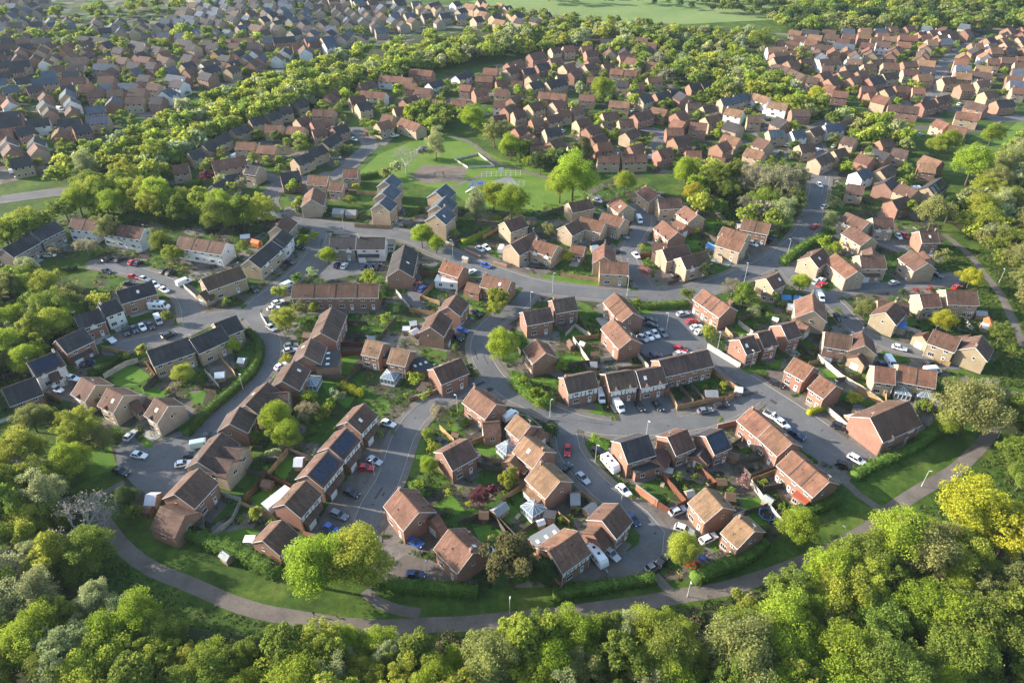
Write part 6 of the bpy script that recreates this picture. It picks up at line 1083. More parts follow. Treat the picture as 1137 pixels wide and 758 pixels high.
ROADS=[
(3.6,[(-98.2,263.3),(-85.1,257.6),(-74.2,253.7),(-61.2,250.6),(-41.2,245.3),(-26.3,233.1),(-9.2,219.9),(9.7,208.3),(27.9,203.6),(45.9,201.9),(61.7,205.4),(79.5,214.9),(98.6,229.7),(113.7,248.3),(126.3,272.6),(139.1,302.6),(147.0,328.6),(154.5,362.2)]),
(2.9,[(-75.5,252.9),(-73.3,232.5),(-74.7,221.2),(-79.0,208.3),(-83.1,200.8),(-85.3,192.1)]),
(2.9,[(-85.3,192.1),(-98.0,187.4),(-104.3,180.5),(-112.7,175.7),(-120.9,172.0)]),
(2.7,[(-151.4,224.4),(-137.7,219.9),(-125.7,214.3),(-113.7,205.9),(-106.7,196.9),(-101.6,185.4)]),
(2.9,[(-85.3,192.1),(-78.2,183.4),(-73.4,174.3),(-71.8,164.5),(-73.8,155.4),(-77.2,146.9),(-79.3,139.3),(-82.3,133.8),(-86.9,130.5),(-92.1,126.7)]),
(2.8,[(7.3,207.7),(2.2,196.9),(-3.1,190.0),(-7.3,184.4),(-9.6,177.1),(-9.3,169.8),(-6.1,160.3),(-.6,152.2),(8.7,145.0),(17.1,140.0),(26.2,137.5),(38.8,137.9),(52.0,141.0),(63.0,147.2)]),
(3.0,[(49.4,179.5),(57.7,170.2),(64.0,161.1),(70.7,151.8),(77.1,142.8),(82.8,133.8),(86.5,127.9)]),
(2.8,[(63.0,147.2),(66.8,150.3),(70.7,151.8)]),
(2.8,[(-4.2,156.6),(-10.4,156.6),(-16.5,151.8),(-21.8,147.2),(-25.6,141.4),(-28.1,134.1),(-29.0,126.7),(-30.1,118.5),(-32.4,111.5),(-33.3,104.2),(-33.3,99.8)]),
(2.8,[(15.7,140.7),(14.0,135.8),(14.3,130.2),(16.6,123.6),(20.2,117.7),(24.6,112.3),(28.8,107.8),(31.3,103.2),(30.2,98.8),(26.2,95.5)]),
(2.9,[(98.0,225.7),(98.9,212.5),(103.1,205.4),(106.4,198.6),(107.9,188.5),(109.6,181.0),(115.3,174.8),(122.5,170.7),(128.8,164.9)]),
(2.4,[(107.9,202.5),(116.0,207.1),(127.0,208.3),(134.0,209.5),(151.0,212.5),(156.9,214.3)]),
(2.3,[(137.7,245.3),(141.9,238.8),(146.1,234.5)]),
(2.7,[(46.6,202.5),(44.2,215.5),(42.8,231.1),(48.7,246.8),(53.3,259.2),(53.7,274.3)]),
(3.0,[(95.1,390.8),(105.2,380.4),(115.6,363.6),(121.5,342.9),(130.5,328.6),(143.7,321.8)]),
(2.6,[(136.2,383.4),(147.7,373.3),(154.5,362.2)]),
(2.6,[(-76.3,312.0),(-81.6,301.6),(-92.3,298.6),(-101.9,295.7),(-102.5,276.1),(-95.8,262.5)]),
(2.6,[(-76.3,312.0),(-72.9,328.6),(-70.5,342.9),(-81.6,365.0)]),
(2.4,[(-101.9,295.7),(-119.0,308.8),(-130.5,321.8),(-125.1,336.8),(-113.1,369.1)]),
(3.0,[(-216.5,277.9),(-200.8,284.2),(-183.1,291.8),(-178.3,314.1),(-174.9,345.4),(-158.7,392.4),(-130.3,439.3),(-98.9,478.8),(-67.7,514.9),(-18.8,550.4),(48.0,561.3)]),
(2.6,[(65.9,330.9),(76.7,355.6),(62.4,369.1),(43.4,369.1)]),
(2.8,[(360.1,566.9),(306.7,514.9),(263.1,450.6),(243.0,398.5),(263.2,380.4),(278.0,383.4)]),
(2.8,[(154.5,362.2),(181.7,383.4),(211.0,383.4),(243.0,398.5)]),
(2.4,[(-45.4,406.5),(-20.2,418.1),(.8,432.0),(18.2,470.4),(42.9,491.8)])]
PATHS=[
(1.7,[(-95.4,108.8),(-89.5,103.2),(-83.8,98.3),(-76.4,93.7),(-69.6,91.0),(-63.4,88.4),(-58.6,86.3),(-51.1,83.8),(-41.6,82.0),(-32.4,80.6),(-23.4,80.3),(-15.8,80.8),(-9.7,81.0),(-.4,82.0),(10.0,83.2),(20.7,84.8),(28.2,85.9),(35.9,87.6),(43.6,88.8),(51.8,91.4),(60.4,94.6),(66.7,97.4),(73.3,100.7),(81.5,105.2),(87.6,109.9),(96.9,115.7),(108.3,122.1),(115.6,127.6),(122.2,133.1),(128.1,140.0),(135.7,150.3)]),
(1.3,[(155.5,173.4),(157.7,180.5),(161.1,190.5),(165.2,204.2),(166.4,214.9),(168.4,227.7),(168.1,238.8),(167.3,246.8)]),
(1.0,[(86.1,108.8),(82.0,114.8),(80.1,119.4)]),
(1.0,[(33.4,87.1),(30.2,92.3)]),
(1.2,[(-30.5,88.6),(-27.6,85.9),(-23.4,84.2),(-18.5,83.2)]),
(1.2,[(-31.5,355.6),(-19.5,342.9),(-7.8,319.6),(4.7,308.8),(28.4,293.7),(35.7,287.0)]),
(1.0,[(-26.9,288.9),(-19.5,298.6),(-9.6,306.7)]),
(.9,[(-95.4,108.8),(-99.7,112.6),(-96.1,115.7),(-93.5,118.5)])]
POLYS=[
('estate',[(-149.0,162.4),(-150.7,179.5),(-146.7,188.0),(-141.7,198.6),(-147.0,219.3),(-154.9,229.1),(-186.0,225.7),(-194.1,239.5),(-179.1,264.1),(-147.4,258.4),(-112.6,262.5),(-89.5,272.6),(-54.8,266.6),(-3.2,269.2),(23.4,277.9),(49.5,303.7),(75.6,272.6),(95.9,264.1),(113.4,245.3),(134.8,275.2),(141.9,284.2),(159.3,266.6),(170.0,254.5),(162.6,235.9),(156.2,225.7),(154.6,204.2),(147.8,180.5),(145.6,168.9),(133.2,158.2),(119.8,153.4),(111.2,139.3),(96.2,129.2),(84.1,121.8),(78.5,115.7),(60.9,103.7),(50.4,94.6),(36.3,91.4),(13.4,89.3),(-9.1,89.3),(-26.1,90.8),(-37.5,100.7),(-49.8,94.6),(-63.3,100.7),(-76.2,108.3),(-87.9,111.5),(-102.3,129.2),(-114.1,139.3),(-126.0,139.3),(-135.6,139.3)]),
('estate',[(-168.3,298.6),(-156.1,319.6),(-132.1,386.3),(-92.4,441.1),(-16.8,480.9),(47.4,553.1),(121.9,527.1),(129.2,450.6),(147.1,398.5),(159.7,376.1),(170.7,342.9),(190.4,336.8),(186.5,284.2),(171.9,258.4),(158.2,264.1),(140.0,284.2),(133.0,303.7),(127.0,317.4),(79.0,308.8),(53.1,300.6),(30.3,319.6),(13.9,336.8),(-1.7,376.1),(-34.0,390.8),(-54.7,376.1),(-59.2,355.6),(-69.5,308.8),(-90.2,275.2),(-119.5,284.2)]),
('estate',[(194.9,581.4),(298.8,581.4),(402.4,596.5),(294.4,411.4),(231.2,342.9),(214.0,349.2),(191.3,349.2),(167.3,398.5),(157.1,450.6)]),
('estate',[(-225.7,293.7),(-208.7,306.7),(-202.0,355.6),(-172.9,435.6),(-106.0,519.7),(-46.8,572.6),(37.8,622.1),(-6.7,671.7),(-105.1,703.4),(-464.8,703.4)]),
('turf',[(-70.7,303.7),(-64.3,328.6),(-51.1,345.4),(-31.5,355.6),(-3.6,321.8),(17.2,310.9),(31.8,287.0),(35.4,276.1),(20.8,265.8),(6.1,265.8),(-18.3,274.3),(-26.7,287.0),(-39.0,292.7),(-56.1,301.6)]),
('turf',[(220.9,342.9),(237.9,342.9),(278.0,383.4),(260.3,353.0),(222.1,321.8),(219.2,328.6)]),
('earth',[(-46.1,302.6),(-41.4,316.3),(-20.3,314.1),(-21.9,297.6),(-39.2,294.7)]),
('court',[(-10.2,295.7),(-1.0,303.7),(3.4,292.7),(-8.4,288.0)]),
('field',[(-39.2,695.2),(-7.2,728.8),(279.7,728.8),(214.0,622.1),(137.4,605.8),(52.0,615.5)]),
('field',[(-373.3,622.1),(-301.6,609.0),(-265.6,609.0),(-277.1,649.6),(-317.6,664.2)]),
('field',[(343.6,561.3),(385.2,566.9),(375.5,550.4),(339.8,547.7)]),
('tarmac',[(-100.9,130.2),(-99.3,135.5),(-92.1,129.2),(-86.6,128.6),(-83.3,136.5),(-78.3,136.5),(-75.8,130.5),(-80.0,118.5),(-83.1,112.6),(-90.3,117.1),(-97.5,123.6)]),
('tarmac',[(40.5,190.0),(47.4,193.2),(59.4,194.2),(59.7,174.3),(62.0,168.0),(54.4,170.2),(41.0,167.1),(38.8,170.7)]),
('tarmac',[(27.7,151.4),(45.0,151.4),(43.9,140.0),(29.1,140.0)]),
('tarmac',[(69.0,147.6),(74.4,147.2),(80.2,139.3),(88.6,125.7),(82.8,124.2),(78.9,122.7),(74.2,128.3),(71.9,133.1)]),
('tarmac',[(-70.8,234.5),(-47.9,232.5),(-46.0,219.3),(-65.3,211.9),(-71.7,219.3)]),
('tarmac',[(-35.4,208.3),(-29.0,205.9),(-29.1,194.8),(-35.9,196.9)]),
('drive',[(-35.7,107.5),(-33.6,120.0),(-29.7,132.5),(-33.3,137.9),(-36.1,131.8),(-39.6,120.6),(-42.7,111.5),(-45.1,103.7),(-37.0,103.2)]),
('drive',[(-26.3,94.6),(-23.2,97.4),(-17.2,96.0),(-11.4,91.2),(-18.6,90.6),(-24.4,91.7)]),
('drive',[(10.6,90.6),(17.8,96.0),(23.8,97.6),(29.6,94.6),(28.4,92.3),(15.4,91.0)]),
('drive',[(27.5,111.0),(32.1,108.3),(34.8,102.2),(40.6,101.2),(45.0,103.2),(40.1,108.8),(33.9,111.5)]),
('drive',[(-125.4,178.1),(-117.8,188.0),(-108.4,190.5),(-107.0,182.4),(-120.5,174.8)]),
('drive',[(-126.0,154.2),(-118.3,150.3),(-120.9,148.0),(-129.5,150.3)]),
('drive',[(73.8,162.4),(82.3,160.3),(83.1,155.0),(77.3,150.3),(74.2,155.0)]),
('drive',[(-15.0,235.9),(-2.8,225.7),(2.4,219.3),(.5,215.5),(-9.2,221.2),(-16.1,230.4)]),
('drive',[(50.2,219.3),(56.8,220.5),(61.7,213.1),(54.2,205.9),(49.9,211.9)]),
('drive',[(6.9,220.5),(11.8,223.1),(13.9,218.0),(9.3,214.3)]),
('drive',[(-8.4,193.2),(.4,184.4),(-2.4,176.6),(-8.5,179.5)]),
('drive',[(86.8,243.1),(101.9,245.3),(100.1,232.5),(91.7,224.4),(88.1,229.1)]),
('drive',[(106.6,162.4),(128.1,168.9),(128.4,164.1),(119.0,158.2),(107.4,158.2)]),
('drive',[(146.4,245.3),(153.4,243.8),(152.1,236.6),(144.8,233.8)]),
('drive',[(145.6,214.3),(159.5,218.0),(154.8,210.1),(143.4,208.3)]),
('lawn',[(-18.5,111.0),(-14.2,114.8),(-10.9,109.9),(-13.3,108.3)]),
('lawn',[(-9.8,131.8),(-3.4,134.5),(-2.4,126.7),(-7.8,127.6)]),
('lawn',[(-3.8,109.4),(-.5,111.8),(3.6,107.5),(-.5,105.5)]),
('lawn',[(-9.1,105.7),(-5.0,105.7),(-.9,102.4),(-6.8,100.0)]),
('lawn',[(1.3,103.2),(7.4,105.5),(9.2,103.2),(4.2,99.5)]),
('lawn',[(20.8,135.8),(25.3,134.5),(24.3,129.2),(21.1,131.8)]),
('lawn',[(-16.5,141.4),(-11.0,137.9),(-15.6,135.8)]),
('lawn',[(-58.3,121.8),(-56.1,127.9),(-53.5,125.4),(-55.1,118.8)]),
('lawn',[(-62.1,113.2),(-57.7,117.1),(-55.2,116.0),(-58.0,110.4)]),
('lawn',[(-65.2,103.2),(-59.6,105.0),(-56.2,103.7),(-59.1,99.8),(-64.0,99.8)]),
('lawn',[(-42.5,112.6),(-39.6,114.8),(-37.0,112.6),(-38.3,108.3)]),
('lawn',[(-96.2,129.9),(-94.7,135.1),(-88.7,131.2),(-91.1,128.6)]),
('lawn',[(-52.2,168.4),(-45.6,169.3),(-46.9,159.8),(-50.5,159.8)]),
('lawn',[(-54.9,157.4),(-49.0,157.8),(-50.4,149.5)]),
('lawn',[(-49.4,149.5),(-43.3,150.3),(-44.8,145.0)]),
('lawn',[(-16.1,184.9),(-9.4,188.5),(-11.3,179.5),(-14.2,180.5)]),
('lawn',[(-14.4,196.4),(-9.0,194.8),(-11.2,190.5)]),
('lawn',[(18.0,182.9),(22.4,181.9),(20.5,178.5),(16.6,179.5)]),
('lawn',[(16.1,171.1),(20.7,167.5),(15.2,164.5)]),
('lawn',[(5.5,158.2),(12.8,158.6),(11.8,155.0),(6.0,155.8)]),
('lawn',[(-1.7,161.9),(3.5,161.9),(2.2,155.8)]),
('lawn',[(42.6,196.4),(59.1,195.3),(53.5,191.1),(42.2,189.5)]),
('lawn',[(68.8,184.4),(73.3,186.4),(74.5,180.5),(70.1,178.5)]),
('lawn',[(75.3,165.8),(79.8,166.7),(78.9,163.6),(75.6,163.2)]),
('lawn',[(5.6,217.4),(19.4,214.9),(30.8,211.9),(37.7,209.5),(37.3,205.9),(30.3,207.1),(19.2,210.7),(8.0,214.3)]),
('lawn',[(14.2,146.9),(20.1,147.6),(24.5,147.2),(24.7,142.1),(19.8,143.5)]),
('lawn',[(90.1,162.4),(95.8,161.5),(92.6,156.6),(89.6,158.2)]),
('lawn',[(105.3,168.9),(111.0,166.7),(106.2,161.5),(103.5,163.2)]),
('lawn',[(111.8,208.3),(118.3,210.7),(117.5,207.1),(110.7,203.6)]),
('lawn',[(74.8,165.8),(80.6,167.5),(78.3,163.2)]),
('lawn',[(-21.8,240.9),(-15.1,245.3),(-13.1,239.5),(-19.0,235.2)]),
('lawn',[(119.8,190.5),(129.5,189.5),(128.6,184.4),(120.5,185.4)]),
('lawn',[(116.5,208.3),(130.4,211.9),(130.4,208.3),(116.6,204.8)]),
('lawn',[(53.3,113.4),(59.8,114.0),(58.8,106.2),(54.6,104.2)]),
('lawn',[(45.3,101.7),(48.8,99.8),(45.3,97.6),(42.7,99.3)]),
('lawn',[(-117.7,161.5),(-110.6,164.5),(-103.6,159.0),(-106.5,155.0),(-112.1,155.0)]),
('lawn',[(-104.6,153.4),(-99.9,154.2),(-94.5,150.3),(-95.7,145.7)]),
('lawn',[(-90.2,152.2),(-85.6,153.4),(-84.7,147.2),(-88.2,148.0)]),
('lawn',[(-112.9,139.3),(-109.0,141.0),(-97.2,123.0),(-102.5,120.0)]),
('lawn',[(-91.2,173.4),(-86.8,176.6),(-82.3,168.4),(-86.5,164.9)]),
('lawn',[(-94.7,250.6),(-78.7,249.8),(-80.0,240.9),(-90.3,240.9)]),
('lawn',[(-65.1,283.3),(-56.0,287.0),(-54.6,277.9),(-63.1,276.1)]),
('lawn',[(-18.7,193.2),(-11.2,190.5),(-13.9,185.4)]),
('lawn',[(34.0,269.2),(37.3,272.6),(38.1,265.8),(34.3,264.1)]),
('lawn',[(79.6,265.0),(84.5,262.5),(79.4,252.9),(76.2,254.5)]),
('lawn',[(66.1,243.1),(71.8,240.9),(68.6,235.2),(64.1,236.6)]),
('lawn',[(42.2,245.3),(44.9,239.5),(43.0,235.2),(39.6,238.0)]),
('lawn',[(129.3,287.0),(137.6,293.7),(123.9,258.4),(117.0,252.9)])]
TREECOL={'g': (.205,.265,.048),'b': (.285,.365,.04),'y': (.33,.37,.056),'Y': (.42,.41,.04),'o': (.262,.28,.092),'d': (.082,.126,.038),'k': (.14,.14,.058),'B': (.3,.28,.25),'T': (.325,.305,.19),'P': (.42,.22,.19),'U': (.17,.058,.066),'R': (.3,.065,.045),'l': (.345,.38,.175)}
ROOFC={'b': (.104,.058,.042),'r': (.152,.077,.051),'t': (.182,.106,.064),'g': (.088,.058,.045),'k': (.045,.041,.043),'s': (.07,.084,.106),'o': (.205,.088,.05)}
CARC={'w': (.78,.78,.78),'s': (.42,.44,.46),'k': (.018,.018,.022),'g': (.16,.17,.18),'b': (.025,.09,.35),'r': (.48,.012,.018),'d': (.012,.025,.08),'t': (.38,.5,.5)}
FENC={'w': (.34,.215,.11),'r': (.155,.066,.042),'d': (.105,.085,.07),'p': (.46,.42,.36),'b': (.34,.15,.09)}
WALLC={'B': (.25,.142,.102),'C': (.345,.262,.18),'W': (.58,.57,.55),'P': (.27,.23,.19)}
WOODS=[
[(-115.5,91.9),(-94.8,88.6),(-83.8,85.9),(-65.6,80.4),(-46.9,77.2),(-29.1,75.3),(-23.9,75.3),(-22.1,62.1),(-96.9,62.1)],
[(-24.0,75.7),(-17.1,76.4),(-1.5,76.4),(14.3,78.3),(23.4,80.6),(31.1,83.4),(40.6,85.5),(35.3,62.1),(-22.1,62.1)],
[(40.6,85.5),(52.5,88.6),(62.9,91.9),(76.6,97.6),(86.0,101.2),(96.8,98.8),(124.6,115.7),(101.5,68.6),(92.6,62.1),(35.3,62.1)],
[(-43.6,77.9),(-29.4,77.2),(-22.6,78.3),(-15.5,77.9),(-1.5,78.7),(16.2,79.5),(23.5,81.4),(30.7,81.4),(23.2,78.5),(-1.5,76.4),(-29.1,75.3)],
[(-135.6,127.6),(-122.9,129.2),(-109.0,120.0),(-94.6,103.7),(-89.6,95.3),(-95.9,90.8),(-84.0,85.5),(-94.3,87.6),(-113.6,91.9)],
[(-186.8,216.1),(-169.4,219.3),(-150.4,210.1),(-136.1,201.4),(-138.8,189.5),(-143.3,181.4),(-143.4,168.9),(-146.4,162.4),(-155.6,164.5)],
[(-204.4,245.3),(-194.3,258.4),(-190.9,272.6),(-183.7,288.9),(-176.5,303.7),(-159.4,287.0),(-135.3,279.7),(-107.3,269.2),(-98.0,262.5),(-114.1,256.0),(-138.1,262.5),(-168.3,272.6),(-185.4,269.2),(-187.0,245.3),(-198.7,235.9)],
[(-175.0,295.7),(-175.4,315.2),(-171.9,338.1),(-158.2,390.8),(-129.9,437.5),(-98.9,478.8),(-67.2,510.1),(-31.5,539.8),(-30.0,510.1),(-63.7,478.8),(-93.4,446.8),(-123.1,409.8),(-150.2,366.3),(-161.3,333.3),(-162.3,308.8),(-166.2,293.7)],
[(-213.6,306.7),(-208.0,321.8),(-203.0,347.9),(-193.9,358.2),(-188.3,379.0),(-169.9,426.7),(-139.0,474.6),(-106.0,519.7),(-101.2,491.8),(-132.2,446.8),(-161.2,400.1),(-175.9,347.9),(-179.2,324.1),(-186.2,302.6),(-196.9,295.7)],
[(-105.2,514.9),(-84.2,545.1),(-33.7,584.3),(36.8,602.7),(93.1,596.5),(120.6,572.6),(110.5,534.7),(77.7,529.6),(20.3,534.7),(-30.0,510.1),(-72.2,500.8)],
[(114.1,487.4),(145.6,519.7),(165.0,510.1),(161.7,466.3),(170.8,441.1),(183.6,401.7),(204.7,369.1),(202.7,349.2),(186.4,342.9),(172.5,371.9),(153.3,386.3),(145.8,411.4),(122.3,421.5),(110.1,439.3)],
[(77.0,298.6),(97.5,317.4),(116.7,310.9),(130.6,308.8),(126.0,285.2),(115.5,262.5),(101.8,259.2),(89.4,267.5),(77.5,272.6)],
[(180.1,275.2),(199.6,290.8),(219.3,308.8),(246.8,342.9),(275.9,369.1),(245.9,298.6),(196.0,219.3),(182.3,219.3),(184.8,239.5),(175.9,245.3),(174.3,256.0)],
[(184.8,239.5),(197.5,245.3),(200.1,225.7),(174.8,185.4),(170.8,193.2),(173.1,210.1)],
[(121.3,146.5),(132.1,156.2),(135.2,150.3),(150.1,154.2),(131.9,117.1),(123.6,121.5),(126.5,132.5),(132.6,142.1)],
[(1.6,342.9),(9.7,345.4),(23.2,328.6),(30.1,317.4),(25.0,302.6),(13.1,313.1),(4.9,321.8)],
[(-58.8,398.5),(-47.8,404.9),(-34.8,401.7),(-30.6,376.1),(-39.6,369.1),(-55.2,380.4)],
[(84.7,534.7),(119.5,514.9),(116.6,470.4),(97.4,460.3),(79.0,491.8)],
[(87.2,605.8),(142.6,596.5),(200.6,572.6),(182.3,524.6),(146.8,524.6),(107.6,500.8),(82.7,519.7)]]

scn=bpy.context.scene
COL=scn.collection
CAMH=128.0
def link(o): COL.objects.link(o); return o
def mat(name,col=(.5,.5,.5),rough=.8,spec=.3,metal=0.):
 m=bpy.data.materials.new(name); m.use_nodes=True
 b=m.node_tree.nodes['Principled BSDF']
 b.inputs['Base Color'].default_value=(*col,1); b.inputs['Roughness'].default_value=rough
 b.inputs['Specular IOR Level'].default_value=spec; b.inputs['Metallic'].default_value=metal
 return m
class NT:
 def __init__(s,m): s.t=m.node_tree; s.b=s.t.nodes['Principled BSDF']
 def n(s,ty,**k):
  x=s.t.nodes.new(ty)
  for a,v in k.items():
   if a in x.inputs.keys() if hasattr(x.inputs,'keys') else False: x.inputs[a].default_value=v
   else: setattr(x,a,v)
  return x
 def l(s,a,b): s.t.links.new(a,b)
 def noise(s,vec,scale,detail=3,rough=.55):
  x=s.t.nodes.new('ShaderNodeTexNoise'); x.inputs['Scale'].default_value=scale; x.inputs['Detail'].default_value=detail; x.inputs['Roughness'].default_value=rough
  if vec is not None: s.l(vec,x.inputs['Vector'])
  return x.outputs['Fac']
 def ramp(s,fac,stops):
  x=s.t.nodes.new('ShaderNodeValToRGB'); e=x.color_ramp.elements
  while len(e)<len(stops): e.new(.5)
  for i,(p,c) in enumerate(stops): e[i].position=p; e[i].color=(*c,1) if len(c)==3 else c
  s.l(fac,x.inputs['Fac']); return x.outputs['Color']
 def mix(s,fac,a,b,mode='MIX'):
  x=s.t.nodes.new('ShaderNodeMix'); x.data_type='RGBA'; x.blend_type=mode
  for k,v in ((0,fac),(6,a),(7,b)):
   if isinstance(v,(int,float)): x.inputs[k].default_value=v
   elif isinstance(v,tuple): x.inputs[k].default_value=(*v,1)
   else: s.l(v,x.inputs[k])
  return x.outputs[2]
 def pos(s):
  return s.t.nodes.new('ShaderNodeNewGeometry').outputs['Position']
 def objco(s): return s.t.nodes.new('ShaderNodeTexCoord').outputs['Object']
 def base(s,c): s.l(c,s.b.inputs['Base Color'])
 def bump(s,h,strength=.3,dist=.05):
  x=s.t.nodes.new('ShaderNodeBump'); x.inputs['Strength'].default_value=strength; x.inputs['Distance'].default_value=dist
  s.l(h,x.inputs['Height']); s.l(x.outputs[0],s.b.inputs['Normal'])
def grey(v): return (v,v,v)
def vmul(nt,col,fac,lo,hi):
 return nt.mix(1.0,col,nt.ramp(fac,[(.25,grey(lo)),(.75,grey(hi))]),'MULTIPLY')
M={}
def objcol_mat(name,rough=.85,noises=((.35,.8,1.2),(3.,.88,1.12)),spec=.25,stretch=None):
 m=mat(name,rough=rough,spec=spec); nt=NT(m)
 oi=nt.t.nodes.new('ShaderNodeObjectInfo'); c=oi.outputs['Color']; p=nt.pos()
 for sc,lo,hi in noises: c=vmul(nt,c,nt.noise(p,sc),lo,hi)
 nt.base(c); M[name]=m; return m,nt,c
m,nt,c=objcol_mat('roof_tile',.85,((.25,.70,1.28),(1.6,.78,1.22),(6.,.80,1.2)),.25)
def scaled(nt,sx,sy,sz):
 mp=nt.t.nodes.new('ShaderNodeMapping'); mp.inputs['Scale'].default_value=(sx,sy,sz); nt.l(nt.objco(),mp.inputs['Vector']); return mp.outputs[0]
c=vmul(nt,c,nt.noise(scaled(nt,2.6,.22,.22),1.,3,.7),.62,1.34)
wv=nt.t.nodes.new('ShaderNodeTexWave'); wv.bands_direction='Z'; wv.inputs['Scale'].default_value=1.55; wv.inputs['Distortion'].default_value=.6; wv.inputs['Detail'].default_value=1; nt.l(nt.objco(),wv.inputs['Vector'])
c=vmul(nt,c,wv.outputs['Fac'],.84,1.12)
moss=nt.ramp(nt.noise(nt.pos(),.45,5,.7),[(.56,(0,0,0)),(.72,(.6,.6,.6))])
c=nt.mix(moss,c,(.060,.058,.034)); nt.base(c)
nt.bump(nt.noise(nt.pos(),5.,3),.3,.06)
m,nt,c=objcol_mat('brickwork',.9,((.3,.85,1.15),(2.2,.82,1.16),(9.,.85,1.15)),.15)
objcol_mat('painted_wood',.7,((.6,.8,1.15),(5.,.85,1.12)),.2)
objcol_mat('fence_wood',.9,((.5,.7,1.25),(4.,.8,1.2)),.1)
objcol_mat('hedge_core',.95,((.8,.5,1.1),(4,.6,1.2)),.05)
objcol_mat('shed_panel',.6,((.7,.85,1.1),),.3)
m=mat('car_paint',rough=.28,spec=.5); nt=NT(m); nt.l(nt.t.nodes.new('ShaderNodeObjectInfo').outputs['Color'],nt.b.inputs['Base Color']); nt.b.inputs['Coat Weight'].default_value=.6; nt.b.inputs['Coat Roughness'].default_value=.08; M['car_paint']=m
M['white_trim']=mat('white_trim',(.66,.66,.64),.5,.3)
M['render_white']=mat('render_white',(.62,.61,.58),.8,.2)
M['glass']=mat('glass',(.022,.026,.032),.08,.6)
M['car_glass']=mat('car_glass',(.012,.014,.017),.06,.6)
M['tyre']=mat('tyre',(.02,.02,.02),.8,.2)
M['rim']=mat('rim',(.35,.35,.36),.4,.5,.6)
M['lamp_lens']=mat('lamp_lens',(.7,.7,.68),.15,.6)
M['tail_lens']=mat('tail_lens',(.35,.012,.012),.2,.5)
M['black_beam']=mat('black_beam',(.022,.019,.017),.7,.2)
M['dark_felt']=mat('dark_felt',(.045,.047,.05),.75,.2)
M['grey_felt']=mat('grey_felt',(.20,.21,.215),.8,.2)
M['galv']=mat('galv',(.62,.63,.62),.5,.4,.2)
M['door']=mat('door',(.62,.62,.60),.5,.3)
M['con_glass']=mat('con_glass',(.16,.20,.23),.15,.6)
M['red_tile']=mat('red_tile',(.34,.085,.045),.8,.2)
M['blue_sheet']=mat('blue_sheet',(.06,.16,.36),.6,.3)
m=mat('solar',(.008,.012,.03),.12,.6); M['solar']=m; nt=NT(m)
br=nt.t.nodes.new('ShaderNodeTexBrick'); br.offset=0; br.inputs['Scale'].default_value=1; br.inputs['Brick Width'].default_value=1.0; br.inputs['Row Height'].default_value=1.1; br.inputs['Mortar Size'].default_value=.025
br.inputs['Color1'].default_value=(.008,.012,.03,1); br.inputs['Color2'].default_value=(.011,.016,.04,1); br.inputs['Mortar'].default_value=(.035,.04,.055,1)
nt.l(nt.objco(),br.inputs['Vector']); nt.base(br.outputs['Color'])
m=mat('stripe',(.6,.6,.6),.6); M['stripe']=m; nt=NT(m); w=nt.t.nodes.new('ShaderNodeTexWave'); w.inputs['Scale'].default_value=.55; nt.l(nt.objco(),w.inputs['Vector']); nt.base(nt.ramp(w.outputs['Fac'],[(.48,(.10,.12,.18)),(.52,(.75,.75,.73))]))
def leafmat(name,attr=False):
 m=mat(name,rough=.75,spec=.12); nt=NT(m)
 if attr:
  a=nt.t.nodes.new('ShaderNodeAttribute'); a.attribute_name='tint'; c=a.outputs['Color']
 else:
  c=nt.t.nodes.new('ShaderNodeObjectInfo').outputs['Color']
  a=nt.t.nodes.new('ShaderNodeAttribute'); a.attribute_name='leafv'
  c=nt.mix(1.,c,nt.ramp(a.outputs['Fac'],[(0,(.72,.75,.70)),(.5,(1,1,1)),(1.,(1.34,1.25,1.1))]),'MULTIPLY')
 c=vmul(nt,c,nt.noise(nt.pos(),.22,2),.84,1.16)
 nt.base(c)
 tr=nt.t.nodes.new('ShaderNodeBsdfTranslucent'); nt.l(c,tr.inputs['Color'])
 mx=nt.t.nodes.new('ShaderNodeMixShader'); mx.inputs[0].default_value=.5
 nt.l(nt.b.outputs[0],mx.inputs[1]); nt.l(tr.outputs[0],mx.inputs[2])
 nt.l(mx.outputs[0],nt.t.nodes['Material Output'].inputs['Surface']); M[name]=m
leafmat('leaf'); leafmat('leaf_far',True)
m,nt,c=objcol_mat('twig',.9,((1.5,.8,1.2),),.1)
M['bark']=mat('bark',(.11,.085,.062),.95,.1)
def groundmat(name,stops,scales,bump=0,rough=.95,vor=None):
 m=mat(name,rough=rough,spec=.15); nt=NT(m); p=nt.pos()
 c=nt.ramp(nt.noise(p,scales[0],4,.6),stops)
 for sc,lo,hi in scales[1:]: c=vmul(nt,c,nt.noise(p,sc,3,.6),lo,hi)
 if vor: c=vor(nt,p,c)
 nt.base(c)
 if bump: nt.bump(nt.noise(p,bump,3),.5,.12)
 M[name]=m; return m
groundmat('grass',[(.28,(.030,.055,.011)),(.5,(.052,.092,.013)),(.62,(.082,.120,.018)),(.8,(.125,.125,.040))],(.09,(.6,.65,1.32),(3.,.75,1.22),(.02,.82,1.15)),bump=2.)
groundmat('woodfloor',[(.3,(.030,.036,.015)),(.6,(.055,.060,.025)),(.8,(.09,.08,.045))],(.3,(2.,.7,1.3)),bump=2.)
groundmat('lawn',[(.3,(.058,.128,.014)),(.7,(.092,.170,.022))],(.25,(1.5,.85,1.15),(8.,.9,1.1)),bump=5.)
groundmat('turf',[(.3,(.075,.140,.020)),(.7,(.125,.185,.030))],(.08,(.8,.85,1.15),(5.,.9,1.1)),bump=3.)
groundmat('asphalt',[(.22,(.088,.090,.094)),(.78,(.152,.150,.148))],(.12,(1.2,.88,1.12),(9.,.9,1.1)),rough=.9)
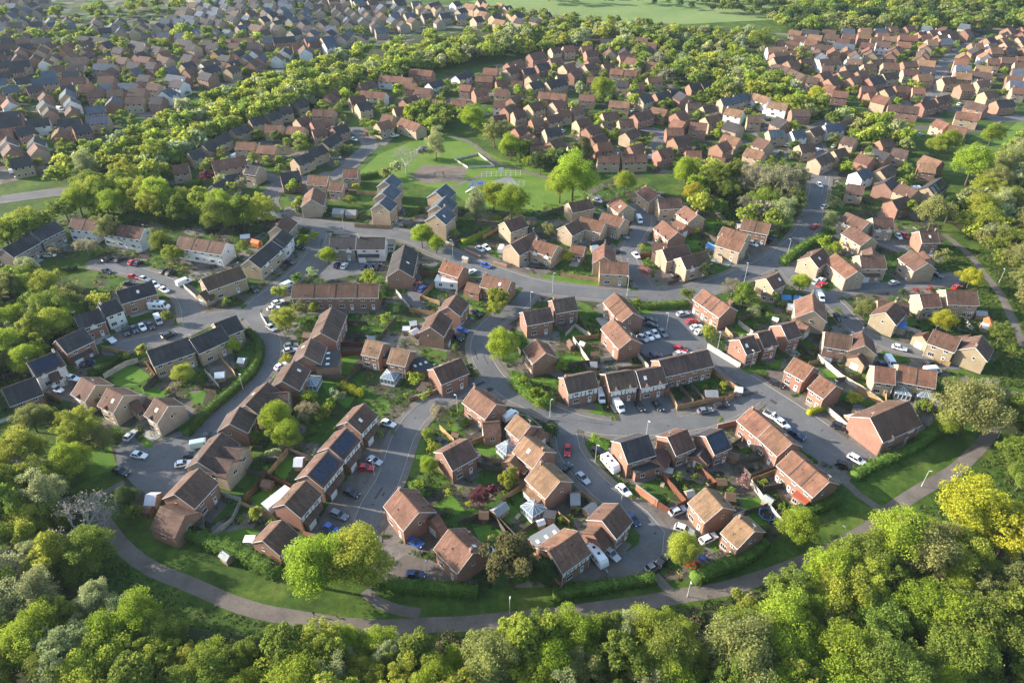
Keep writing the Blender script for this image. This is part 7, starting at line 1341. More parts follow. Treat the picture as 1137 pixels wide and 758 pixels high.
groundmat('paving',[(.3,(.115,.102,.090)),(.7,(.165,.145,.127))],(.3,(2.5,.85,1.15),(12.,.9,1.1)),rough=.9)
groundmat('pathmat',[(.3,(.105,.089,.077)),(.7,(.175,.148,.125))],(.2,(2.,.85,1.15),(10.,.85,1.15)),rough=.92)
groundmat('driveway',[(.3,(.09,.076,.066)),(.7,(.155,.13,.108))],(.35,(2.,.85,1.15),(9.,.88,1.12)),rough=.92)
groundmat('earth',[(.3,(.12,.098,.08)),(.7,(.18,.145,.115))],(.2,(2.,.85,1.15)),rough=.95)
groundmat('courtmat',[(.3,(.15,.15,.15)),(.7,(.20,.20,.20))],(.2,(2.,.9,1.1)))
groundmat('kerb',[(.3,(.27,.26,.24)),(.7,(.34,.33,.30))],(.5,(3.,.85,1.15)))
def fieldv(nt,p,c):
 w=nt.t.nodes.new('ShaderNodeTexWave'); w.inputs['Scale'].default_value=.11; w.inputs['Distortion'].default_value=2.; w.inputs['Detail'].default_value=2
 mp=nt.t.nodes.new('ShaderNodeMapping'); mp.inputs['Rotation'].default_value=(0,0,R_(75)); nt.l(p,mp.inputs['Vector']); nt.l(mp.outputs[0],w.inputs['Vector'])
 return nt.mix(1.,c,nt.ramp(w.outputs['Fac'],[(.1,grey(.80)),(.9,grey(1.10))]),'MULTIPLY')
groundmat('fieldmat',[(.3,(.125,.185,.055)),(.7,(.180,.230,.080))],(.02,(.2,.9,1.1)),vor=fieldv)
def gardenv(nt,p,c):
 v=nt.t.nodes.new('ShaderNodeTexVoronoi'); v.inputs['Scale'].default_value=.15; v.voronoi_dimensions='2D'
 ad=nt.t.nodes.new('ShaderNodeVectorMath'); nzz=nt.t.nodes.new('ShaderNodeTexNoise'); nzz.inputs['Scale'].default_value=.5; nt.l(p,nzz.inputs['Vector'])
 sc=nt.t.nodes.new('ShaderNodeVectorMath'); sc.operation='SCALE'; sc.inputs['Scale'].default_value=2.; nt.l(nzz.outputs['Color'],sc.inputs[0]); nt.l(p,ad.inputs[0]); nt.l(sc.outputs[0],ad.inputs[1]); nt.l(ad.outputs[0],v.inputs['Vector'])
 sx=nt.t.nodes.new('ShaderNodeSeparateColor'); nt.l(v.outputs['Color'],sx.inputs[0])
 x=nt.t.nodes.new('ShaderNodeValToRGB'); e=x.color_ramp; e.interpolation='CONSTANT'
 st=[(0,(.046,.092,.015)),(.26,(.040,.060,.018)),(.46,(.070,.12,.020)),(.56,(.105,.088,.068)),(.70,(.16,.142,.125)),(.86,(.060,.052,.038))]
 while len(e.elements)<len(st): e.elements.new(.5)
 for i,(a,b) in enumerate(st): e.elements[i].position=a; e.elements[i].color=(*b,1)
 nt.l(sx.outputs[0],x.inputs['Fac'])
 return nt.mix(1.,x.outputs['Color'],c,'MULTIPLY')
groundmat('gardenmat',[(.2,grey(.62)),(.8,grey(1.3))],(.5,(3.,.7,1.3)),bump=2.,vor=gardenv)
class MB:
 def __init__(s): s.v=[]; s.f=[]; s.m=[]; s.mats=[]
 def mi(s,name):
  if name not in s.mats: s.mats.append(name)
  return s.mats.index(name)
 def add(s,vs,fs,mname):
  o=len(s.v); s.v+=[tuple(v) for v in vs]; k=s.mi(mname)
  for f in fs: s.f.append(tuple(o+i for i in f)); s.m.append(k)
 def box(s,x0,x1,y0,y1,z0,z1,mname,T=None):
  vs=[(x,y,z) for z in (z0,z1) for y in (y0,y1) for x in (x0,x1)]
  if T is not None: vs=[tuple(T@Vector(v)) for v in vs]
  s.add(vs,[(0,2,3,1),(4,5,7,6),(0,1,5,4),(2,6,7,3),(0,4,6,2),(1,3,7,5)],mname)
 def prism(s,prof,x0,x1,mname,T=None):
  n=len(prof); vs=[(x0,y,z) for y,z in prof]+[(x1,y,z) for y,z in prof]
  if T is not None: vs=[tuple(T@Vector(v)) for v in vs]
  fs=[(i,(i+1)%n,n+(i+1)%n,n+i) for i in range(n)]
  fs+=[tuple(range(n-1,-1,-1)),tuple(range(n,2*n))]
  s.add(vs,fs,mname)
 def tube(s,p,q,r0,r1,mname,n=6):
  p,q=Vector(p),Vector(q); d=(q-p).normalized(); a=d.orthogonal().normalized(); b=d.cross(a)
  vs=[]
  for c,r in ((p,r0),(q,r1)): vs+=[tuple(c+(a*math.cos(2*math.pi*i/n)+b*math.sin(2*math.pi*i/n))*r) for i in range(n)]
  s.add(vs,[(i,(i+1)%n,n+(i+1)%n,n+i) for i in range(n)]+[tuple(range(n-1,-1,-1)),tuple(range(n,2*n))],mname)
 def mesh(s,name):
  me=bpy.data.meshes.new(name); me.from_pydata(s.v,[],s.f)
  for x in s.mats: me.materials.append(M[x])
  me.polygons.foreach_set('material_index',s.m); me.update()
  return me
 def obj(s,name,parent=None,col=None):
  o=link(bpy.data.objects.new(name,s.mesh(name)))
  if parent is not None: o.parent=parent
  if col is not None: o.color=(*col,1)
  return o
def place(name,me,parent=None,loc=(0,0,0),rz=0,col=None,scale=None):
 o=link(bpy.data.objects.new(name,me)); o.location=loc; o.rotation_euler=(0,0,rz)
 if parent is not None: o.parent=parent
 if col is not None: o.color=(*col,1)
 if scale is not None: o.scale=scale
 return o
def tag(o,label,cat,group=None):
 o['label']=label; o['category']=cat
 if group: o['group']=group
 return o
def empty(name,loc,rz=0):
 o=link(bpy.data.objects.new(name,None)); o.location=(loc[0],loc[1],loc[2] if len(loc)>2 else 0); o.rotation_euler=(0,0,rz); o.empty_display_size=.5; return o
def fix_normals(me):
 bm=bmesh.new(); bm.from_mesh(me); bmesh.ops.recalc_face_normals(bm,faces=bm.faces); bm.to_mesh(me); bm.free()
def smooth(pl):
 o=[]; Q=[pl[0]]+list(pl)+[pl[-1]]
 for i in range(1,len(Q)-2):
  p0,p1,p2,p3=Q[i-1],Q[i],Q[i+1],Q[i+2]; k=max(1,int(math.hypot(p2[0]-p1[0],p2[1]-p1[1])/3))
  for j in range(k):
   t=j/k; o.append(tuple(.5*((2*p1[c])+(-p0[c]+p2[c])*t+(2*p0[c]-5*p1[c]+4*p2[c]-p3[c])*t*t+(-p0[c]+3*p1[c]-3*p2[c]+p3[c])*t**3) for c in (0,1)))
 o.append(tuple(pl[-1])); return o
ROADS=[(hw,smooth(p)) for hw,p in ROADS]; PATHS=[(hw,smooth(p)) for hw,p in PATHS]
SEG=[]
for hw,p in ROADS:
 for a,b in zip(p,p[1:]): SEG.append((a[0],a[1],b[0]-a[0],b[1]-a[1],hw,0))
for hw,p in PATHS:
 for a,b in zip(p,p[1:]): SEG.append((a[0],a[1],b[0]-a[0],b[1]-a[1],hw,1))
SEG=np.array(SEG)
def roadgap(x,y,paths=True):
 S=SEG if paths else SEG[SEG[:,5]==0]
 t=np.clip(((x-S[:,0])*S[:,2]+(y-S[:,1])*S[:,3])/np.maximum(1e-9,S[:,2]**2+S[:,3]**2),0,1)
 return float(np.min(np.hypot(x-S[:,0]-t*S[:,2],y-S[:,1]-t*S[:,3])-S[:,4]))
def inpoly(x,y,pl):
 c=False
 for i in range(len(pl)):
  x1,y1=pl[i]; x2,y2=pl[i-1]
  if (y1>y)!=(y2>y) and x<(x2-x1)*(y-y1)/(y2-y1)+x1: c=not c
 return c
RECT=[]
for h in HOUSES:
 (cx,cy),L,a,w=h[0],h[1],h[2],h[3]; RECT.append((cx,cy,L/2+.3,w/2+.3,math.cos(a),math.sin(a)))
 ca,sa=math.cos(a),math.sin(a)
 for it in list(h[10])+[f[:4] for f in h[11]]:
  (p,q,ww)=it[0],it[1],it[2]; mx,my=(p[0]+q[0])/2,(p[1]+q[1])/2; LL=math.hypot(q[0]-p[0],q[1]-p[1]); aa=a+math.atan2(q[1]-p[1],q[0]-p[0])
  RECT.append((cx+mx*ca-my*sa,cy+mx*sa+my*ca,LL/2+.3,ww/2+.3,math.cos(aa),math.sin(aa)))
 for (p,ww) in h[12]: RECT.append((cx+p[0]*ca-p[1]*sa,cy+p[0]*sa+p[1]*ca,ww/2,ww/2,ca,sa))
def rectgap(x,y,m):
 A=np.array(RECT) if not isinstance(RECT,np.ndarray) else RECT
 dx,dy=x-A[:,0],y-A[:,1]
 return bool(np.any((np.abs(dx*A[:,4]+dy*A[:,5])<A[:,2]+m)&(np.abs(-dx*A[:,5]+dy*A[:,4])<A[:,3]+m)))
def ground_at(px,py):
 f=788.;s,c=math.sin(R_(36)),math.cos(R_(36)); xc=(px-568.5)/f; yc=-(py-379)/f; d=(xc,yc*s+c,yc*c-s); t=-CAMH/d[2]; return (d[0]*t,d[1]*t)
def struct(o): o['kind']='structure'; return o
def sheet(name,pl,z,mname):
 me=bpy.data.meshes.new(name); bm=bmesh.new()
 f=bm.faces.new([bm.verts.new((x,y,z)) for x,y in pl])
 bmesh.ops.triangulate(bm,faces=[f]); bmesh.ops.recalc_face_normals(bm,faces=bm.faces)
 for f in bm.faces:
  if f.normal.z<0: f.normal_flip()
 bm.to_mesh(me); bm.free(); me.materials.append(M[mname])
 return struct(link(bpy.data.objects.new(name,me)))
mb=MB(); mb.add([(-3000,-400,0),(3000,-400,0),(3000,3600,0),(-3000,3600,0)],[(0,1,2,3)],'grass'); struct(mb.obj('ground'))
zl={'estate':.004,'field':.004,'turf':.008,'earth':.012,'court':.016,'lawn':.014,'tarmac':.020,'drive':.024}
nm={'estate':('garden_ground','gardenmat'),'field':('field','fieldmat'),'turf':('park_grass','turf'),'earth':('bare_earth','earth'),'court':('ball_court_floor','courtmat'),'lawn':('lawn','lawn'),'tarmac':('car_park','asphalt'),'drive':('driveway','driveway')}
cnt={}
for k,pl in POLYS:
 cnt[k]=cnt.get(k,0)+1
 sheet(nm[k][0],pl,zl[k]+.0005*(cnt[k]%4 if k!='estate' else cnt[k]),nm[k][1])
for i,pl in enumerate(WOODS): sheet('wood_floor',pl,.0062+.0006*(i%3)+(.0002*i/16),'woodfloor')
def ribbon(pl,hw,z,mb,mname):
 vs=[];n=len(pl)
 for i,(x,y) in enumerate(pl):
  a=pl[max(0,i-1)]; b=pl[min(n-1,i+1)]; dx,dy=b[0]-a[0],b[1]-a[1]; d=math.hypot(dx,dy) or 1; nx,ny=-dy/d,dx/d
  vs+=[(x+nx*hw,y+ny*hw,z),(x-nx*hw,y-ny*hw,z)]
 mb.add(vs,[(2*i+1,2*i+3,2*i+2,2*i) for i in range(n-1)],mname)
for i,(hw,p) in enumerate(ROADS):
 mb=MB(); ribbon(p,hw,.030+.0032*i,mb,'asphalt')
 if True:
  for e in (p[0],p[-1]): mb.add([(e[0]+hw*math.cos(t*math.pi/8),e[1]+hw*math.sin(t*math.pi/8),.030+.0032*i-.0012) for t in range(16)],[tuple(range(16))],'asphalt')
 struct(mb.obj('road'))
for i,(hw,p) in enumerate(PATHS):
 mb=MB(); ribbon(p,hw,.026+.0004*i,mb,'pathmat'); struct(mb.obj('footpath'))
PV=[]
TARM=[pl for k,pl in POLYS if k in('tarmac',)]
for ri,(hw,p) in enumerate(ROADS):
 if ri==15: continue
 mb=MB(); kb=MB()
 for sd in (-1,1):
  run=[]
  n=len(p)
  def flush():
   if len(run)>1:
    for o0,o1,z0,z1,b,mn in ((hw+.12,hw+1.75,0,.10,mb,'paving'),(hw,hw+.12,0,.115,kb,'kerb')):
     vs=[]
     for (x,y,nx,ny) in run: vs+=[(x+nx*o0,y+ny*o0,z0),(x+nx*o0,y+ny*o0,z1),(x+nx*o1,y+ny*o1,z1),(x+nx*o1,y+ny*o1,z0)]
     fs=[]
     for i in range(len(run)-1):
      for k in range(3): fs.append((4*i+k,4*i+k+1,4*i+k+5,4*i+k+4))
     b.add(vs,fs,mn)
   run.clear()
  for i,(x,y) in enumerate(p):
   a=p[max(0,i-1)]; b=p[min(n-1,i+1)]; dx,dy=b[0]-a[0],b[1]-a[1]; d=math.hypot(dx,dy) or 1; nx,ny=-dy/d*sd,dx/d*sd
   qx,qy=x+nx*(hw+.9),y+ny*(hw+.9)
   if roadgap(qx,qy,False)>.75 and not rectgap(qx,qy,.6) and not any(inpoly(qx,qy,t) for t in TARM): run.append((x,y,nx,ny))
   else: flush()
  flush()
 for b,nme in ((mb,'pavement'),(kb,'kerb')):
  if b.v: fix_normals(struct(b.obj(nme)).data)
gp_=random.Random(12)
groundmat('tarpatch',[(.3,(.050,.048,.047)),(.7,(.075,.071,.068))],(.4,(4.,.85,1.15)),rough=.9)
groundmat('worn',[(.3,(.115,.105,.098)),(.7,(.150,.138,.128))],(.4,(4.,.85,1.15)),rough=.9)
for ri,(hw,p) in enumerate(ROADS[:12]):
 for _ in range(max(2,len(p)//5)):
  i=gp_.randrange(1,len(p)-1); (x,y),(x2,y2)=p[i],p[i+1]; d=math.hypot(x2-x,y2-y); ux,uy=(x2-x)/d,(y2-y)/d; o_=gp_.uniform(-hw*.55,hw*.55); l_=gp_.uniform(.8,7.); w_=gp_.choice((.3,.5,1.1,.35))
  cx,cy=x-uy*o_,y+ux*o_
  sheet('road_patch',[(cx+ux*a*l_-uy*b*w_,cy+uy*a*l_+ux*b*w_) for a,b in ((-.5,-.5),(.5,-.5),(.5,.5),(-.5,.5))],.0312+.0032*ri+.00004*_,gp_.choice(('tarpatch','tarpatch','worn')))
for ri,(x,y) in [(ri,p[len(p)*k//5]) for ri,(hw,p) in enumerate(ROADS[:12]) for k in (1,2,4)]:
 a=gp_.uniform(-1,1); sheet('drain_cover',[(x+a+.32*math.cos(t*math.pi/6),y+.32*math.sin(t*math.pi/6)) for t in range(12)],.0327+.0032*ri,'tarpatch')
def jit(g,c,a):
 f=1+g.uniform(-a,a); return tuple(max(.005,v*f*(1+g.uniform(-a*.35,a*.35))) for v in c)
PK=.36
def win_mesh(w,h,n):
 mb=MB(); f=.07
 mb.box(-w/2,w/2,-.05,.03,0,h,'white_trim')
 pw=(w-f*(n+1))/n
 for i in range(n): x=-w/2+f+i*(pw+f); mb.box(x,x+pw,-.062,-.04,f,h-f,'glass')
 mb.box(-w/2-.06,w/2+.06,-.12,.03,-.07,-.002,'white_trim')
 return mb.mesh('window')
WM={k:win_mesh(*k) for k in ((1.2,1.1,2),(1.7,1.2,3),(.7,.9,1),(1.9,2.05,2))}
mb=MB(); mb.box(-.48,.48,-.04,.03,0,2.05,'white_trim'); mb.box(-.40,.40,-.06,-.03,.04,1.98,'door'); mb.box(-.28,.28,-.07,-.05,1.2,1.8,'glass'); DOORM=mb.mesh('door')
mb=MB(); mb.box(-1.15,1.15,-.05,.03,0,2.1,'white_trim')
for i in range(5): mb.box(-1.08,1.08,-.075,-.04,.06+i*.40,.42+i*.40,'door')
GDM=mb.mesh('garage_door')
def gable_walls(mb,L,w,e,T=None,mn='brickwork',t=.10):
 r=e+PK*w
 mb.prism([(-w/2,-.3),(w/2,-.3),(w/2,e),(0,r-t),(-w/2,e)],-L/2,L/2,mn,T)
def gable_roof(mb,L,w,e,T=None,mn='roof_tile',ov=.32,vo=.16,n=1):
 r=e+PK*w; k=PK*2; yo=w/2+ov; ze=e-ov*k; t=.17
 mb.prism([(-yo,ze),(-yo,ze-t*.8),(0,r-t*.8),(yo,ze-t*.8),(yo,ze),(0,r)],-L/2-vo,L/2+vo,mn,T)
 mb.box(-L/2-vo-.01,L/2+vo+.01,-.12,.12,r-.03,r+.055,mn,T)
 for i in range(1,n):
  x=-L/2+L*i/n; mb.prism([(-yo,ze+.02),(0,r+.03),(yo,ze+.02),(yo,ze+.10),(0,r+.11),(-yo,ze+.10)],x-.10,x+.10,'dark_felt',T)
 return r
def trim(L,w,e,vo=.16,ov=.32):
 mb=MB(); r=e+PK*w; k=PK*2; yo=w/2+ov; ze=e-ov*k
 for s in (-1,1):
  mb.box(-L/2-vo,L/2+vo,s*yo-.02 if s>0 else s*yo-.035,s*yo+.035 if s>0 else s*yo+.02,ze-.20,ze-.005,'white_trim')
  x0=s*(L/2+vo); x1=x0+s*.035
  mb.prism([(-yo,ze-.18),(0,r-.17),(yo,ze-.18),(yo,ze+.0),(0,r+.01),(-yo,ze+.0)],min(x0,x1),max(x0,x1),'white_trim')
 return mb
rngH=random.Random(5)
def house(h):
 (cx,cy),L,a,w,e,rc,wc,fl,flip,near,wings,flats,cons,label=h
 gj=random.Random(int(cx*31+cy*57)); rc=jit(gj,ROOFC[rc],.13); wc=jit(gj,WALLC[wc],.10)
 units=int(next((c for c in fl if c.isdigit()),'0')) or max(1,round(L/9.5)) 
 if not near: units=1 if L<11 else 2
 name='terraced_house' if units>=3 else ('semi_detached_house' if units==2 else 'detached_house')
 root=empty(name,(cx,cy,0),a); tag(root,label,'house','houses of the estate')
 rd=random.Random(int(abs(cx*13+cy*7)))
 mb=MB(); gable_walls(mb,L,w,e); mb.obj('wall',root,wc)
 mb=MB(); r=gable_roof(mb,L,w,e,n=units)
 if near:
  for q in range(rd.choice((1,2,3))):
   x=rd.uniform(-L*.4,L*.4); s=rd.choice((-1,1)); f=rd.uniform(.15,.7); zz=e+PK*w*f; yy=s*w/2*(1-f)
   if rd.random()<.5: mb.tube((x,yy,zz-.1),(x,yy,zz+.5),.06,.06,'dark_felt',6)
   else: mb.box(x-.17,x+.17,yy-.14,yy+.14,zz-.05,zz+.16,'dark_felt')
  if rd.random()<.3:
   x=rd.uniform(-L*.3,L*.3); s=rd.choice((-1,1)); T=Matrix.Translation((x,s*w/4,e+PK*w/2))@Matrix.Rotation(-s*math.atan(2*PK),4,'X'); mb.box(-.4,.4,-.55,.55,-.02,.07,'lamp_lens',T)
 ro=mb.obj('roof',root,rc)
 k2=2*PK
 if near:
  mb=trim(L,w,e)
  for sx in (-1,1):
   for sy in (-1,1): mb.tube((sx*(L/2-.12),sy*(w/2+.05),0),(sx*(L/2-.12),sy*(w/2+.05),e-.15),.045,.045,'black_beam' if rd.random()<.6 else 'white_trim',5)
  mb.obj('fascia',root)
  if rd.random()<.5:
   s=rd.choice((-1,1)); mb=MB(); mb.tube((s*L/2,.9,e-.6),(s*(L/2+.28),.9,e-.5),.02,.02,'galv',4); mb.tube((s*(L/2+.26),.9,e-.5),(s*(L/2+.32),.9,e-.46),.30,.27,'grey_felt',12); mb.obj('satellite_dish',root)
 def win(kind,x,y,z,rz): place('window',WM[kind],root,(x,y,z),rz)
 ul=L/units
 sides=((-1,0.),(1,math.pi)) if near else ((-1,0.),)
 for s,rz in sides:
  y=s*(w/2+.0)
  for u in range(units):
   x0=-L/2+ul*u
   xs=[x0+ul*.27,x0+ul*.73] if ul>4.4 else [x0+ul*.5]
   for x in xs: win((1.2,1.1,2),x,y,e-1.42,rz)
   if near:
    if len(xs)==2: win((1.7,1.2,3) if s<0 else (1.9,2.05,2),xs[0],y,.95 if s<0 else .12,rz); place('door',DOORM,root,(xs[1],y,.05),rz)
    else: place('door',DOORM,root,(x0+ul*.25,y,.05),rz); win((1.2,1.1,2),x0+ul*.68,y,.95,rz)
   elif s<0: win((1.7,1.2,3),x0+ul*.35,y,.95,rz)
 if near:
  for s in (-1,1):
   if rd.random()<.6: win((.7,.9,1),s*L/2,rd.choice((-.8,.8,0)),e-1.2,s*math.pi/2)
 def chimney(xe):
  mb=MB(); mb.box(xe-.28,xe+.28,-.28,.28,r-.7,r+.75,'brickwork'); mb.box(xe-.32,xe+.32,-.32,.32,r+.75,r+.84,'kerb'); 
  for d in (-.12,.12): mb.tube((xe+d,0,r+.84),(xe+d,0,r+1.12),.09,.075,'red_tile',8)
  mb.obj('chimney',ro,wc)
 if 'K' in fl: chimney((-L/2+.5)*(-1 if flip else 1))
 elif 'k' in fl: chimney((L/2-.5)*(-1 if flip else 1))
 elif (near and rd.random()<.25) or (not near and rd.random()<.25): chimney((L/2-.6)*rd.choice((-1,1)))
 if near and rd.random()<.45:
  mb=MB(); xe=(L/2-.3)*rd.choice((-1,1)); mb.tube((xe,0,r-.2),(xe,0,r+1.6),.025,.02,'galv',5); mb.tube((xe-.5,0,r+1.5),(xe+.5,0,r+1.5),.018,.018,'galv',5)
  for q in (-.4,-.2,0,.2,.4): mb.tube((xe+q,-.25,r+1.5),(xe+q,.25,r+1.5),.012,.012,'galv',4)
  mb.obj('aerial',ro)
 if 'T' in fl:
  mb=MB(); y=-w/2; z0=e-2.35; z1=e-.12
  mb.box(-L/2+.05,L/2-.05,y-.03,y-.002,z0,z1,'render_white')
  for z in (z0,z1-.14): mb.box(-L/2+.05,L/2-.05,y-.06,y-.031,z,z+.14,'black_beam')
  nb=max(4,int(L/1.1))
  for i in range(nb+1):
   x=-L/2+.12+(L-.24)*i/nb
   mb.box(x-.11,x+.11,y-.058,y-.031,z0+.141,z1-.141,'black_beam')
  mb.obj('timber_framing',root)
 for c,s in (('S',-1),('s',1)):
  if c in fl:
   ang=math.atan(k2); ln=w/2/math.cos(ang)
   full=L*.86; wid=full if L<12 else L*.8
   if L>14:
    segs=[(-L/2+L*(i+.5)/4,2.6) for i in range(4)]
   else: segs=[(0,wid)]
   for xc,ww in segs:
    mb=MB(); mb.box(-ww/2,ww/2,-ln*.40,ln*.40,.05,.11,'solar')
    o=mb.obj('solar_panel',root); o.location=(xc,s*w/4,e+PK*w/2+.02); o.rotation_euler=(ang if s<0 else -ang,0,0)
 for c,s in (('D',-1),('d',1)):
  if c in fl:
   xs=[-L*.26,L*.26] if L>7 else [0.]
   for x in xs:
    T=Matrix.Translation((x,s*(w/2-.75),0))@Matrix.Rotation(math.pi/2,4,'Z')
    ww=1.9; LL=2.0
    mb=MB(); ee=e-.45
    mb.prism([(-ww/2,ee-1.0),(ww/2,ee-1.0),(ww/2,ee),(0,ee+.42*ww*1.1),(-ww/2,ee)],-LL/2,LL/2,'render_white',T)
    g=mb.obj('front_gable',root)
    mb=MB(); r2=ee+.46*ww+.1; yo=ww/2+.18; ze=ee-.08
    mb.prism([(-yo,ze),(-yo,ze-.12),(0,r2-.12),(yo,ze-.12),(yo,ze),(0,r2)],-LL/2-.12,LL/2+.12,'roof_tile',T); mb.obj('gable_roof',g,rc)
 for c,s in (('P',-1),('p',1)):
  if c in fl:
   y0=s*(w/2+.004); y1=s*(w/2+1.5); x0,x1=-L*.46,L*.30
   mb=MB(); z1,z0=2.95,2.35
   vs=[(x0,y0,z1),(x1,y0,z1),(x1,y1,z0),(x0,y1,z0)]; vs+=[(x,y,z-.12) for x,y,z in vs]
   mb.add(vs,[(0,1,2,3),(7,6,5,4),(0,4,5,1),(1,5,6,2),(2,6,7,3),(3,7,4,0)],'roof_tile'); pr=mb.obj('porch_roof',root,rc); fix_normals(pr.data)
   mb=MB(); ya,yb=sorted((s*(w/2+.01),s*(w/2+1.25))); mb.box(x0+.2,x0+2.9,ya,yb,-.2,2.40,'brickwork'); mb.obj('porch',root,wc)
   place('garage_door',GDM,root,(x0+1.55,s*(w/2+1.25),.05),0 if s<0 else math.pi)
 for (p,q,ww,ee) in wings:
  LL=math.hypot(q[0]-p[0],q[1]-p[1]); aa=math.atan2(q[1]-p[1],q[0]-p[0])
  T=Matrix.Translation(((p[0]+q[0])/2,(p[1]+q[1])/2,0))@Matrix.Rotation(aa,4,'Z')
  mb=MB(); gable_walls(mb,LL,ww,ee,T); wg=mb.obj('wing',root,wc)
  mb=MB(); gable_roof(mb,LL,ww,ee,T,ov=.25,vo=.12); mb.obj('wing_roof',wg,rc)
  big=ee<3.6
  for sx in (-1,1):
   o=place('garage_door' if big and ww>3 else 'window',GDM if big and ww>3 else WM[(1.2,1.1,2)],wg)
   o.matrix_local=T@Matrix.Translation((sx*(LL/2),0,.05 if big and ww>3 else ee-1.5))@Matrix.Rotation(sx*math.pi/2,4,'Z')
  for sy in (-1,1):
   o=place('window',WM[(1.2,1.1,2)],wg); o.matrix_local=T@Matrix.Translation((0,sy*ww/2,max(.9,ee-1.5)))@Matrix.Rotation(0 if sy<0 else math.pi,4,'Z')
 for (p,q,ww,hh,kd) in flats:
  LL=max(1.,math.hypot(q[0]-p[0],q[1]-p[1])); aa=math.atan2(q[1]-p[1],q[0]-p[0])
  T=Matrix.Translation(((p[0]+q[0])/2,(p[1]+q[1])/2,0))@Matrix.Rotation(aa,4,'Z')
  mb=MB(); mb.box(-LL/2,LL/2,-ww/2,ww/2,-.2,hh-.12,'brickwork' if kd!='white' else 'render_white',T); ex=mb.obj('extension',root,wc)
  top={'white':'white_trim','dark':'dark_felt','grey':'grey_felt','red':'red_tile','blue':'blue_sheet','stripe':'stripe'}[kd]
  mb=MB(); mb.box(-LL/2-.15,LL/2+.15,-ww/2-.15,ww/2+.15,hh-.12,hh+.06,top,T)
  if kd in('grey','dark') and LL*ww>18:
   for i in range(3): x=-LL/2+LL*(i+.5)/3; mb.box(x-.35,x+.35,-.5,.5,hh+.06,hh+.16,'lamp_lens',T)
  mb.obj('flat_roof',ex)
  for sy in (-1,1):
   for x in (-LL/4,LL/4):
    o=place('window',WM[(1.2,1.1,2)],ex); o.matrix_local=T@Matrix.Translation((x,sy*ww/2,.9))@Matrix.Rotation(0 if sy<0 else math.pi,4,'Z')
 for (p,ww) in cons:
  T=Matrix.Translation((p[0],p[1],0)); q=ww/2
  mb=MB(); mb.box(-q,q,-q,q,-.2,.6,'render_white',T); mb.box(-q+.05,q-.05,-q+.05,q-.05,.6,2.1,'con_glass',T)
  for i in range(5):
   for x,y in ((-q+ww*i/4,-q),(-q+ww*i/4,q),(-q,-q+ww*i/4),(q,-q+ww*i/4)): mb.box(x-.05,x+.05,y-.05,y+.05,.6,2.1,'white_trim',T)
  mb.box(-q-.08,q+.08,-q-.08,q+.08,2.1,2.22,'white_trim',T); cn=mb.obj('conservatory',root)
  mb=MB(); ap=(0,0,3.2); co=[(-q,-q,2.222),(q,-q,2.222),(q,q,2.222),(-q,q,2.222)]
  mb.add([tuple(T@Vector(v)) for v in co+[ap]],[(0,1,4),(1,2,4),(2,3,4),(3,0,4),(3,2,1,0)],'con_glass')
  for i in range(4):
   for t in (0,.33,.66):
    b=Vector(co[i]).lerp(Vector(co[(i+1)%4]),t); mb.tube(T@(b+Vector((0,0,.03))),T@(Vector(ap)+Vector((0,0,.03))),.045,.04,'white_trim',4)
  mb.obj('glass_roof',cn)
 if near:
  for s in (-1,1):
   if rd.random()<.75:
    x0,x1=-L/2+rd.uniform(0,1),L/2-rd.uniform(0,L*.4); d=rd.uniform(1.8,3.6)
    pts=[(x0,s*w/2),(x1,s*w/2),(x1,s*(w/2+d)),(x0,s*(w/2+d))]
    ca,sa=math.cos(a),math.sin(a)
    PATIO.append(([(cx+x*ca-y*sa,cy+x*sa+y*ca) for x,y in pts],rd.choice(('paving','driveway','paving','kerb'))))
PATIO=[]
for h in HOUSES: house(h)
gq=random.Random(8); EST0=[pl for k,pl in POLYS if k=='estate'][0]
for _ in range(260):
 x,y=gq.uniform(min(p[0] for p in EST0),max(p[0] for p in EST0)),gq.uniform(min(p[1] for p in EST0),max(p[1] for p in EST0))
 if inpoly(x,y,EST0) and not rectgap(x,y,1.2) and roadgap(x,y)>3:
  a=gq.uniform(0,3.14); l_,w_=gq.uniform(1.2,4.5),gq.uniform(.6,2.6)
  PATIO.append(([(x+math.cos(a)*u*l_-math.sin(a)*v*w_,y+math.sin(a)*u*l_+math.cos(a)*v*w_) for u,v in ((-.5,-.5),(.5,-.5),(.5,.5),(-.5,.5))],gq.choice(('paving','kerb','earth','driveway','woodfloor','pathmat'))))
for i,(pl,mn) in enumerate(PATIO): sheet('patio',pl,.0165+.0004*(i%6),mn)
FV=[];FF=[];FM=[];FC=[]
RL=list(RECT)
